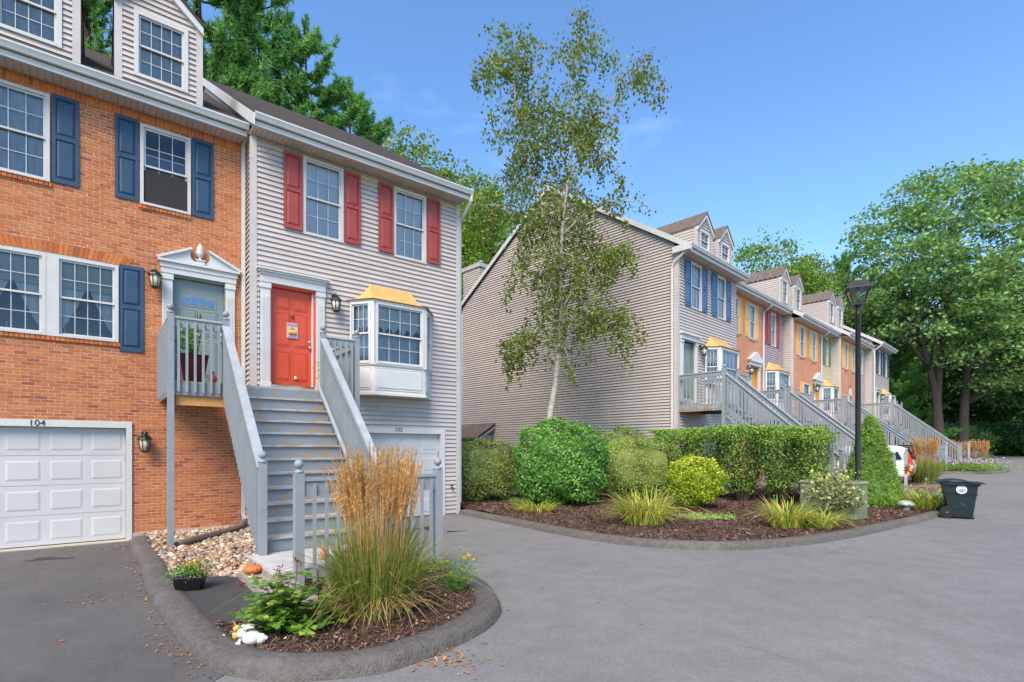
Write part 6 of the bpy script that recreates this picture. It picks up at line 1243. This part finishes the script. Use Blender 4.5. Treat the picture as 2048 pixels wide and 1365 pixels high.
# ---------------------------------------------------------------- green utility box
UB = mat('utility_green', (0.20, 0.235, 0.125), (0.165, 0.195, 0.10), 2, 0.5, 0.1, 20, 0.002, wear=(0.30, 0.21, 0.09), wscale=2.5, wpos=(0.70, 0.85))
o = empty('utility_box', (7.68, 11.72, T(11.9) + .11), R(39.7), 'square green metal utility box beside the dwarf spruce', 'utility box')
b = MB().box(0, .78, 0, 1.18, 0, .82).build('cabinet', UB, o, bevel=.02); MB().hexa([(-.03, -.03, .82), (.81, -.03, .82), (.81, 1.21, .82), (-.03, 1.21, .82)], [(0, 0, .88), (.78, 0, .88), (.78, 1.18, .88), (0, 1.18, .88)]).build('lid', UB, o, bevel=.015)
MB().box(-.1, .9, -.1, 1.3, -.12, .0).build('pad', CONCRETE, o); MB().box(-.006, -.001, .585, .595, .03, .80).build('door_seam', BLACK, o)
# ---------------------------------------------------------------- wheeled bin
BINM = mat('bin_green', (0.010, 0.022, 0.025), (0.008, 0.018, 0.021), 3, 0.45, 0.1, 30, 0.002); LIDM = mat('bin_lid', (0.020, 0.030, 0.042), None, 3, 0.4); LOGO = mat('logo_white', (0.62, 0.66, 0.66), None, 3, 0.6)
o = empty('wheeled_bin', (11.18, 13.15, T(13.15) + .005), R(-34), 'dark green wheeled rubbish bin with round white logo on the road', 'bin'); o.scale = (.95, .95, .95)
b = MB(); b.hexa([(-.20, -.24, .03), (.26, -.24, .03), (.26, .24, .03), (-.20, .24, .03)], [(-.36, -.30, .92), (.37, -.30, .92), (.37, .30, .92), (-.36, .30, .92)]); b.hexa([(-.39, -.33, .86), (.40, -.33, .86), (.40, .33, .86), (-.39, .33, .86)], [(-.40, -.34, .94), (.41, -.34, .94), (.41, .34, .94), (-.40, .34, .94)]); b.box(.19, .30, -.20, .20, 0.0, .06)
b.build('body', BINM, o, bevel=.012); MB().hexa([(-.310, -.286, .62), (.345, -.286, .62), (.345, .286, .62), (-.310, .286, .62)], [(-.325, -.292, .66), (.350, -.292, .66), (.350, .292, .66), (-.325, .292, .66)]).build('rib', BINM, o)
V = []; 
for i in range(9):
    t = i / 8; x = -.46 + .94 * t; V += [(x, -.37, .955 + .07 * math.sin(math.pi * min(1, t * 1.25)) - .01 * t), (x, .37, .955 + .07 * math.sin(math.pi * min(1, t * 1.25)) - .01 * t)]
V2 = [(v[0], v[1], v[2] - .03) for v in V]; F = [(2 * i, 2 * i + 2, 2 * i + 3, 2 * i + 1) for i in range(8)] + [(18 + 2 * i + 1, 18 + 2 * i + 3, 18 + 2 * i + 2, 18 + 2 * i) for i in range(8)] + [(2 * i, 18 + 2 * i, 18 + 2 * i + 2, 2 * i + 2) for i in range(8)] + [(2 * i + 3, 18 + 2 * i + 3, 18 + 2 * i + 1, 2 * i + 1) for i in range(8)] + [(0, 1, 19, 18), (17, 16, 34, 35)]
MB().add(V + V2, F).build('lid', LIDM, o); MB().tube([(-.44, -.22, .93), (-.50, -.22, .97), (-.50, .22, .97), (-.44, .22, .93)], .018, 8).build('handle', BINM, o)
for y in (-.30, .26):
    w = MB().lathe((0, 0, -.03), [(.10, 0), (.155, .0), (.165, .02), (.165, .05), (.155, .07), (.10, .07)], 20).build('wheel', BLACK, o, smooth=False); w.location = (-.26, y, .165); w.rotation_euler = (R(90), 0, 0)
    q = MB().lathe((0, 0, -.02), [(.098, 0), (.098, .05)], 16).build('hub', mat('hub_black', (.03, .03, .032)), w); MB().lathe((0, 0, .031), [(.02, 0), (.018, .018)], 8).build('axle_cap', STEEL, w)
    sp_ = MB()
    for j in range(8): t = j * math.pi / 4; sp_.beam((.03 * math.cos(t), .03 * math.sin(t), .036), (.10 * math.cos(t), .10 * math.sin(t), .036), .012, .012)
    sp_.build('spoke', BLACK, w)
lg = MB().lathe((0, 0, 0), [(.11, 0), (.11, .004)], 28).build('logo', LOGO, o); lg.location = (.03, -.302, .76); lg.rotation_euler = (R(90 - 4), 0, 0)
e = MB()
for r0, r1 in ((.082, .076),):
    for j in range(28): t, u = 2 * math.pi * j / 28, 2 * math.pi * (j + 1) / 28; e.add([(r0 * math.cos(t), r0 * math.sin(t), .0065), (r0 * math.cos(u), r0 * math.sin(u), .0065), (r1 * math.cos(u), r1 * math.sin(u), .0065), (r1 * math.cos(t), r1 * math.sin(t), .0065)], [(0, 1, 2, 3)])
for j in range(6): a = -.05 + .02 * j; e.add([(a, -.012, .0065), (a + .012, -.012, .0065), (a + .009, .028 - abs(j - 2.5) * .007, .0065), (a + .003, .028 - abs(j - 2.5) * .007, .0065)], [(0, 1, 2, 3)])
e.add([(-.055, -.032, .0065), (.062, -.032, .0065), (.062, -.022, .0065), (-.055, -.022, .0065)], [(0, 1, 2, 3)]).add([(-.035, -.052, .0065), (.04, -.052, .0065), (.045, -.042, .0065), (-.04, -.042, .0065)], [(0, 1, 2, 3)]); e.build('emblem', BINM, lg)
# ---------------------------------------------------------------- cars
def car(label, loc, rz, paint, suv=True):
    o = empty('parked_car', loc, rz, label, 'car', 'cars parked before the far houses'); h = 1.62 if suv else 1.45; Wd = .90
    prof = [(-2.25, .42), (-2.30, .75), (-2.22, 1.0), (-1.98, h - .06), (-1.7, h), (.1, h - .02), (.75, 1.08), (1.95, .92), (2.2, .72), (2.22, .40), (1.75, .30), (-1.85, .30)]
    V = []; n = len(prof)
    for y, ks in ((-Wd, 0), (-Wd * .97, 1), (Wd * .97, 1), (Wd, 0)):
        for x, z in prof: inn = .13 if z > 1.05 else 0; V.append((x, (y + (inn if y < 0 else -inn)), z))
    V = []
    for sg in (-1, 1):
        for x, z in prof: V.append((x, sg * (Wd - (.17 if z > 1.3 else .03 if z > .95 else 0)), z))
    F = [tuple(range(n)), tuple(range(n, 2 * n))[::-1]] + [(i, n + i, n + (i + 1) % n, (i + 1) % n) for i in range(n)]
    MB().add(V, F).build('body', paint, o, bevel=.06)
    G = mat('car_glass', (.012, .014, .016), None, 3, .08)
    for sg in (-1, 1):
        yv = lambda z: sg * (Wd + .004 - (.03 + .14 * max(0, z - 1.0) / .45))
        for p in ([(-1.92, 1.05), (-1.70, h - .12), (-.95, h - .10), (-.95, 1.05)], [(-.88, 1.05), (-.88, h - .10), (.05, h - .12), (.60, 1.08)]):
            MB().add([(a, yv(z), z) for a, z in p], [(0, 1, 2, 3) if sg < 0 else (3, 2, 1, 0)]).build('side_window', G, o)
    MB().add([(-2.225, -.68, 1.06), (-2.225, .68, 1.06), (-2.02, .60, h - .12), (-2.02, -.60, h - .12)], [(3, 2, 1, 0)]).build('rear_window', G, o)
    TL = mat('tail_light', (.55, .02, .015), None, 3, .2)
    for sg in (-1, 1): MB().hexa([(-2.31, sg * .62, .80), (-2.31, sg * .895, .80), (-2.05, sg * .905, .82), (-2.05, sg * .62, .82)], [(-2.12, sg * .66, 1.36 if suv else 1.1), (-2.12, sg * .80, 1.36 if suv else 1.1), (-1.98, sg * .83, 1.36 if suv else 1.1), (-1.98, sg * .66, 1.36 if suv else 1.1)]).build('tail_light', TL, o)
    if suv: MB().box(-2.12, -1.75, -.62, .62, h - .02, h + .03).build('spoiler', BLACK, o)
    for x in (-1.4, 1.38):
        for sg in (-1, 1):
            w = MB().lathe((0, 0, -.1), [(.22, 0), (.33, 0), (.34, .05), (.34, .16), (.33, .2), (.22, .2)], 20).build('wheel', BLACK, o); w.location = (x, sg * .80, .34); w.rotation_euler = (R(90), 0, 0); MB().lathe((0, 0, -.09), [(.215, 0), (.215, .18)], 14).build('rim', STEEL, w)
car('white sport utility car parked before the far stairs, red tail light', (15.2, 23.5, T(23.5) + .01), RB + R(90) + R(3), mat('white_car', (.75, .76, .78), None, 2, .25, coat=.5))
car('blue car parked behind the feather grass farther up', (31.5, 38.2, T(38) + .01), RB + R(90), mat('blue_car', (.13, .22, .46), None, 2, .25, coat=.5), False)
# ---------------------------------------------------------------- pickets at the far stair foot
x, y, z = sp(1786, 17.9, .08); o = empty('picket_fence', (x, y, z), RB, 'short grey picket panel with ball-capped post right of the dwarf spruce', 'fence')
post(o, .14, 0, 0, 1.30, .10); post(o, -1.55, 0, 0, 1.30, .10); MB().box(-1.5, .1, -.02, .02, 1.0, 1.16).build('rail', PAINT, o)
for i in range(12): MB().box(-1.44 + i * .13, -1.34 + i * .13, -.045, -.021, .06, 1.12).build('picket', PAINT, o)
for lb, px, Y, hgt in (('grey ball-capped post right of the white car tail light', 1812, 19.6, 1.42), ('pale post left of the purple flower bed', 1893, 29.5, 1.5), ('pale post at the right end of the far feather grass', 1938, 31.2, 1.55)):
    x, y, z = sp(px, Y, .05); q = MB().box(-.05, .05, -.05, .05, 0, hgt); ballcap(q, 0, 0, hgt); p = q.build('fence_post', PAINTLIGHT); p.location = (x, y, z); p.rotation_euler = (0, 0, RB); tag(p, lb, 'post', 'far fence posts')
# ---------------------------------------------------------------- garden ornaments
TOADW = mat('toadstool_white', (.62, .62, .58), (.10, .16, .08), 12, .5); TOADG = mat('toadstool_green', (.12, .20, .10), (.45, .48, .42), 14, .4)
x, y, z = sp(1811, 13.5, .1); o = empty('toadstool_ornament', (x, y, z), 0, 'green toadstool garden ornament at the kerb near the bin', 'ornament'); MB().lathe((0, 0, 0), [(.10, 0), (.12, .03), (.085, .10), (.075, .17)], 12).build('stem', TOADW, o, smooth=True); MB().lathe((0, 0, .16), [(.09, 0), (.20, .02), (.205, .05), (.16, .11), (.08, .14), (.01, .15)], 16).build('cap', TOADG, o, smooth=True)
for a in range(5): MB().ball((.10 * math.cos(a * 1.3 + 3.6), .10 * math.sin(a * 1.3 + 3.6), .035), .035, 8).build('gnome_flower', TOADW, o)
COPPER = mat('copper_petal', (.50, .22, .12), (.34, .12, .06), 6, .35, metal=.5); x, y, z = sp(1816, 15.6, .1); o = empty('metal_sunflower', (x, y, z), R(15), 'copper sunflower stake behind the sprawling daylily', 'ornament')
MB().tube([(0, 0, 0), (0, 0, .82)], .009, 6).build('stake', BLACK, o)
for rr_, n_, ln in ((.0, 14, .25), (.1, 14, .19)):
    for j in range(n_):
        t = 2 * math.pi * (j + rr_ * 3) / n_; d = Vector((math.cos(t), 0, math.sin(t))); s = Vector((-math.sin(t), 0, math.cos(t))) * .032; c = Vector((0, -.03 - rr_ * .2, .95)); MB().add([c + d * .05, c + d * ln * .6 + s + Vector((0, -.02, 0)), c + d * ln + Vector((0, .015, 0)), c + d * ln * .6 - s + Vector((0, -.02, 0))], [(0, 1, 2, 3)]).build('petal', COPPER, o)
MB().ball((0, -.06, .95), .062, 12).build('flower_centre', mat('amber', (.5, .22, .03), None, 5, .4), o, smooth=True)
def solar(label, loc, m=BLACK):
    o = empty('solar_light', loc, 0, label, 'garden light', 'solar garden lights'); MB().tube([(0, 0, -.02), (0, 0, .20)], .008, 6).build('stake', m, o); MB().lathe((0, 0, .20), [(.02, 0), (.035, .02), (.035, .06), (.06, .065), (.055, .085), (.01, .10)], 12).build('lamp_head', m, o)
solar('small black solar light left of the feather grass', (*(-2.02 + .05, 5.35), .10)); solar('tiny silver solar light on the bed by the white car', sp(1851, 20.9, .1), STEEL)
STRAW = mat('straw_ornament', (.60, .42, .24), (.45, .12, .09), 7, .8); bp = wa(1.60, 6.05, .0); o = empty('straw_doll', bp, RA, 'small straw bell doll hanging on the guard fence', 'ornament'); MB().lathe((0, -.0, .44), [(.045, 0), (.05, .01), (.032, .07), (.016, .12), (.018, .14), (.006, .17)], 10).build('skirt', STRAW, o, smooth=True); MB().beam((-.07, 0, .575), (.07, 0, .575), .012, .012, (0, 1, 0)).build('arms', STRAW, o); MB().tube([(0, 0, .60), (0, .05, .66)], .003, 4).build('cord', STRAW, o)
# pumpkin, gourd
PUM = mat('pumpkin', (.66, .13, .035), (.58, .17, .05), 5, .45)
def pumpkin(name, label, loc, r, m, sz=.55, ribs=12):
    V = []; N, M = 48, 12
    for i in range(M + 1):
        ph = math.pi * i / M
        for j in range(N):
            t = 2 * math.pi * j / N; k = 1 - .11 * abs(math.sin(t * ribs / 2 + math.pi / 2)) ** 3 * 1.0; rr = r * math.sin(ph) * k; V.append((rr * math.cos(t), rr * math.sin(t), r * sz * (1 - math.cos(ph) - .22 * (math.exp(-ph * ph * 6) * -1 + math.exp(-(math.pi - ph) ** 2 * 6))) ))
    F = [(i * N + j, i * N + (j + 1) % N, (i + 1) * N + (j + 1) % N, (i + 1) * N + j) for i in range(M) for j in range(N)]
    o = empty(name, loc, 0, label, 'pumpkin'); MB().add(V, [f[::-1] for f in F]).build('flesh', m, o, smooth=True); MB().tube([(0, 0, r * sz * 1.72), (.01, 0, r * sz * 2.0), (.03, 0, r * sz * 2.2)], [.016, .012, .012], 7).build('stem', mat('pumpkin_stem', (.28, .25, .16)), o)
p = wa(1.03, 5.16, .182); pumpkin('pumpkin', 'small orange ribbed pumpkin on the weathered step', p, .112, PUM)
p = wa(.95, 5.46, .182); pumpkin('gourd', 'tiny pale gourd on the corner of the weathered step', p, .034, mat('gourd', (.55, .48, .26)), .8, 8)
# flower pot with mums
o = empty('flower_pot', (-3.74, 6.10, .11), R(15), 'black plastic pot of yellow, pink and red flowers on the river stones', 'flower pot'); MB().hexa([(-.12, -.085, 0), (.12, -.085, 0), (.12, .085, 0), (-.12, .085, 0)], [(-.155, -.115, .145), (.155, -.115, .145), (.155, .115, .145), (-.155, .115, .145)]).box(-.162, .162, -.122, .122, .145, .165).build('pot', BLACK, o, bevel=.008)
rb_ = MB()
for j in range(18): t = -.145 + .29 * j / 17; rb_.beam((t * .8, -.088, .01), (t, -.118, .143), .006, .006, (1, 0, 0))
rb_.build('pot_rib', BLACK, o); rng = np.random.default_rng(95); n = 800; C = rng.normal(0, 1, (n, 3)) * np.array([.11, .085, .05]) + np.array([0, 0, .22]); leaf_obj('leaves', leaf_verts(C, np.full(n, .035), np.full(n, .02), rng, .6), LF_BUSH, o)
for nm, cols_, k, cx_, cy_, cz_, sx_ in (('yellow_flowers', [(.70, .50, .10), (.62, .42, .07)], 190, .02, -.02, .285, .06), ('pink_flowers', [(.60, .20, .34), (.66, .30, .44)], 110, .16, .0, .225, .04), ('red_flowers', [(.36, .02, .035), (.45, .03, .05)], 70, .03, .03, .30, .10), ('purple_flowers', [(.20, .06, .30), (.28, .10, .38)], 60, -.05, -.11, .20, .035)):
    C = rng.normal(0, 1, (k, 3)) * np.array([sx_, sx_ * .7, .022]) + np.array([cx_, cy_, cz_]); leaf_obj(nm, leaf_verts(C, np.full(k, .022), np.full(k, .02), rng, .8), leafmat(nm, cols_, .25, gain=1.0), o)
# corrugated drain pipe
PIPE = mat('brown_pipe', (.14, .105, .085), (.115, .085, .07), 5, .5); o = empty('drain_pipe', (0, 0, 0), 0, 'brown corrugated drain pipe lying on the river stones', 'drain pipe'); a, b, c = Vector(wa(1.93, .12, .20)), Vector(wa(1.75, .55, .16)), Vector(wa(.52, 2.08, .155)); path = smooth3([a, b, b.lerp(c, .35) + Vector((.05, .05, .0)), c], 34); mb = MB(); mb.tube(path, [.060 + .009 * (1 if i % 2 else -1) for i in range(len(path))], 12, False); mb.build('hose', PIPE, o, smooth=False); e = MB(); e.tube([path[-1], Vector(path[-1]) * .97 + Vector(path[-4]) * .03], .045, 12); e.build('dark_opening', DARK, o)
# rabbit, chick and shells at the bed corner
PLW = mat('white_plaster', (.78, .77, .74), (.62, .58, .50), 9, .6); CHK = mat('chick_yellow', (.62, .40, .09), (.5, .3, .06), 8, .6)
o = empty('rabbit_figurine', (-2.19, 4.42, .10), R(200), 'white lying rabbit figurine at the kerb', 'ornament', 'figurines by the kerb'); b = MB(); b.ball((0, 0, .055), .075, 14, .8); b.ball((.075, -.01, .10), .042, 12, .95); b.ball((-.07, .02, .045), .045, 10); b.ball((.10, .035, .02), .025, 8); b.ball((.09, -.05, .02), .025, 8); b.build('body', PLW, o, smooth=True)
for sg in (-1, 1): MB().tube([(.065, sg * .018, .13), (.03, sg * .03, .155), (-.02, sg * .035, .15)], [.008, .016, .006], 7).build('ear', PLW, o, smooth=True)
MB().ball((-.11, .03, .05), .018, 8).build('tail', PLW, o, smooth=True)
o = empty('chick_figurine', (-2.36, 4.52, .10), 0, 'yellow chick figurine left of the white rabbit', 'ornament', 'figurines by the kerb'); MB().ball((0, 0, .04), .044, 12, 1.0).ball((.0, -.012, .10), .032, 12).build('body', CHK, o, smooth=True); MB().tube([(0, -.04, .10), (0, -.056, .097)], [.010, .002], 6).build('beak', mat('beak', (.6, .25, .03)), o)
for k, (x, y, r, lb) in enumerate(((-2.40, 4.72, .045, 'round white stone behind the chick figurine'), (-2.50, 4.55, .032, 'small white stone left of the chick figurine'), (-2.27, 4.80, .05, 'white stone half under the rose leaves'), (-2.20, 4.95, .045, 'pale stone farther up, beside the walkway'), (-2.47, 4.64, .028, 'tiny grey-white pebble behind the chick'))):
    rng = np.random.default_rng(110 + k); q = pebbles('white_stone', np.array([(0., 0.)]), lambda a, b: 0, r, PLW, rng, .8); q.location = (x, y, .10); tag(q, lb, 'stone', 'white stones by the kerb')
# ---------------------------------------------------------------- things on the deck
POTR = mat('oxblood_glaze', (.085, .008, .010), (.06, .006, .008), 4, .25); o = empty('planter', wa(.86, 1.12, STD + .001), RA, 'tall oxblood red planter with leafy plant on the deck', 'planter', 'deck pots'); MB().hexa([(-.15, -.15, 0), (.15, -.15, 0), (.15, .15, 0), (-.15, .15, 0)], [(-.235, -.235, .56), (.235, -.235, .56), (.235, .235, .56), (-.235, .235, .56)]).build('pot', POTR, o, bevel=.015); rng = np.random.default_rng(120); st = MB(); C = []
for j in range(8):
    t = np.array([rng.normal(0, .10), rng.normal(0, .10), rng.uniform(.95, 1.22)]); st.tube([(t[0] * .3, t[1] * .3, .5), t], [.012, .006], 5)
    for i in range(46): C.append(t * np.array([1, 1, 0]) * .9 + np.array([0, 0, rng.uniform(.62, 1.24)]) + rng.normal(0, 1, 3) * np.array([.09, .09, .04]))
C = np.array(C); leaf_obj('leaves', leaf_verts(C, np.full(len(C), .11), np.full(len(C), .034), rng, .3, .2), LF_BUSH, o); st.build('stems', TWIG, o)
o = empty('flower_pot', wa(3.33, 1.25, STD + .001), RA, 'potted flowers behind the right deck railing', 'flower pot', 'deck pots'); MB().lathe((0, 0, 0), [(.10, 0), (.14, .24), (.15, .26)], 14).build('pot', mat('dark_pot', (.05, .05, .052)), o); n = 420; C = rng.normal(0, 1, (n, 3)) * np.array([.12, .12, .12]) + np.array([0, 0, .50]); leaf_obj('leaves', leaf_verts(C, np.full(n, .075), np.full(n, .035), rng, .5), LF_LIME, o); C = rng.normal(0, 1, (60, 3)) * np.array([.12, .12, .08]) + np.array([0, 0, .56]); leaf_obj('flowers', leaf_verts(C, np.full(60, .05), np.full(60, .045), rng, .5), leafmat('peach_petal', [(.65, .28, .14), (.60, .45, .3)], .3, gain=1.0), o); MB().tube([(0, 0, .3), (.03, 0, .8), (.05, .02, 1.12)], [.008, .006, .003], 5).build('stalk', LF_LIME, o)
o = empty('rooster_figurine', wa(1.14, 1.45, STD + .001), RA, 'small colourful rooster figurine on the deck beside the planter', 'ornament'); MB().ball((0, 0, .12), .07, 12, 1.1).build('body', mat('rooster_red', (.45, .07, .03)), o, smooth=True); MB().ball((-.02, -.01, .23), .042, 10).build('head', mat('rooster_blue', (.05, .08, .2)), o, smooth=True); MB().lathe((0, 0, 0), [(.06, 0), (.05, .05)], 10).build('foot', mat('rooster_yellow', (.6, .42, .06)), o); MB().add([(.05, 0, .14), (.13, 0, .25), (.09, 0, .10)], [(0, 1, 2)]).build('tail', mat('rooster_white', (.6, .55, .45)), o)
# welcome plaque on the red door
o = empty('door_plaque', (*wa(2.80, .416, 0)[:2], 0), RA, 'small hanging plaque with pumpkin picture on the red door', 'sign'); CRM = mat('plaque_cream', (.62, .46, .22), None, 6, .7); yy = 0
MB().box(-.115, .115, -.014, 0, 4.13, 4.46).build('board', CRM, o); MB().box(-.11, .11, -.020, -.0145, 4.395, 4.45).box(-.11, .11, -.020, -.0145, 4.14, 4.195).build('band', mat('plaque_lilac', (.55, .42, .62)), o)
q = MB()
for dx in (-.045, 0, .045): q.lathe((dx, -.012, 4.255), [(.002, -.055), (.035, -.04), (.045, 0), (.03, .04), (.002, .055)], 10)
q.build('pumpkin_picture', mat('plaque_orange', (.60, .30, .12)), o, smooth=True); q.v = []; MB().box(-.03, .03, -.022, -.0145, 4.32, 4.36).build('pumpkin_hat', mat('plaque_green', (.18, .35, .25)), o)
VIO = mat('plaque_violet', (.16, .05, .25)); text('WELCOME', .045, (0, -.0215, 4.42), VIO, o, depth=.001); text('FRIENDS', .045, (0, -.0215, 4.166), VIO, o, depth=.001); MB().tube([(-.10, -.01, 4.46), (0, -.012, 4.57), (.10, -.01, 4.46)], .003, 4).build('cord', BLACK, o)
# far neighbour glimpsed through the trees
x, y = at(1850, 76); o = empty('distant_house', (x, y, T(76)), R(-20), 'pale house glimpsed through the trees behind the maple trunk', 'house'); MB().box(-4.5, 4.5, 0, 7, 0, 6).prism([(-4.5, 6), (4.5, 6), (0, 9.5)], 'y', 0, 7).build('wall', SIDING_TRIM, o); MB().prism([(-5, 5.7), (0, 9.7), (0, 9.95), (-5, 5.95)][::-1], 'y', -.3, 7.3).prism([(5, 5.7), (0, 9.7), (0, 9.95), (5, 5.95)], 'y', -.3, 7.3).build('roof', ROOFBROWN, o)
for xx in (-2.6, 0, 2.6): w = MB().box(xx - .6, xx + .6, -.06, 0, 3.6, 5.2).build('window', WHITE, o); MB().box(xx - .5, xx + .5, -.07, -.061, 3.7, 5.1).build('pane', mat('car_glass', (.012, .014, .016)), w)
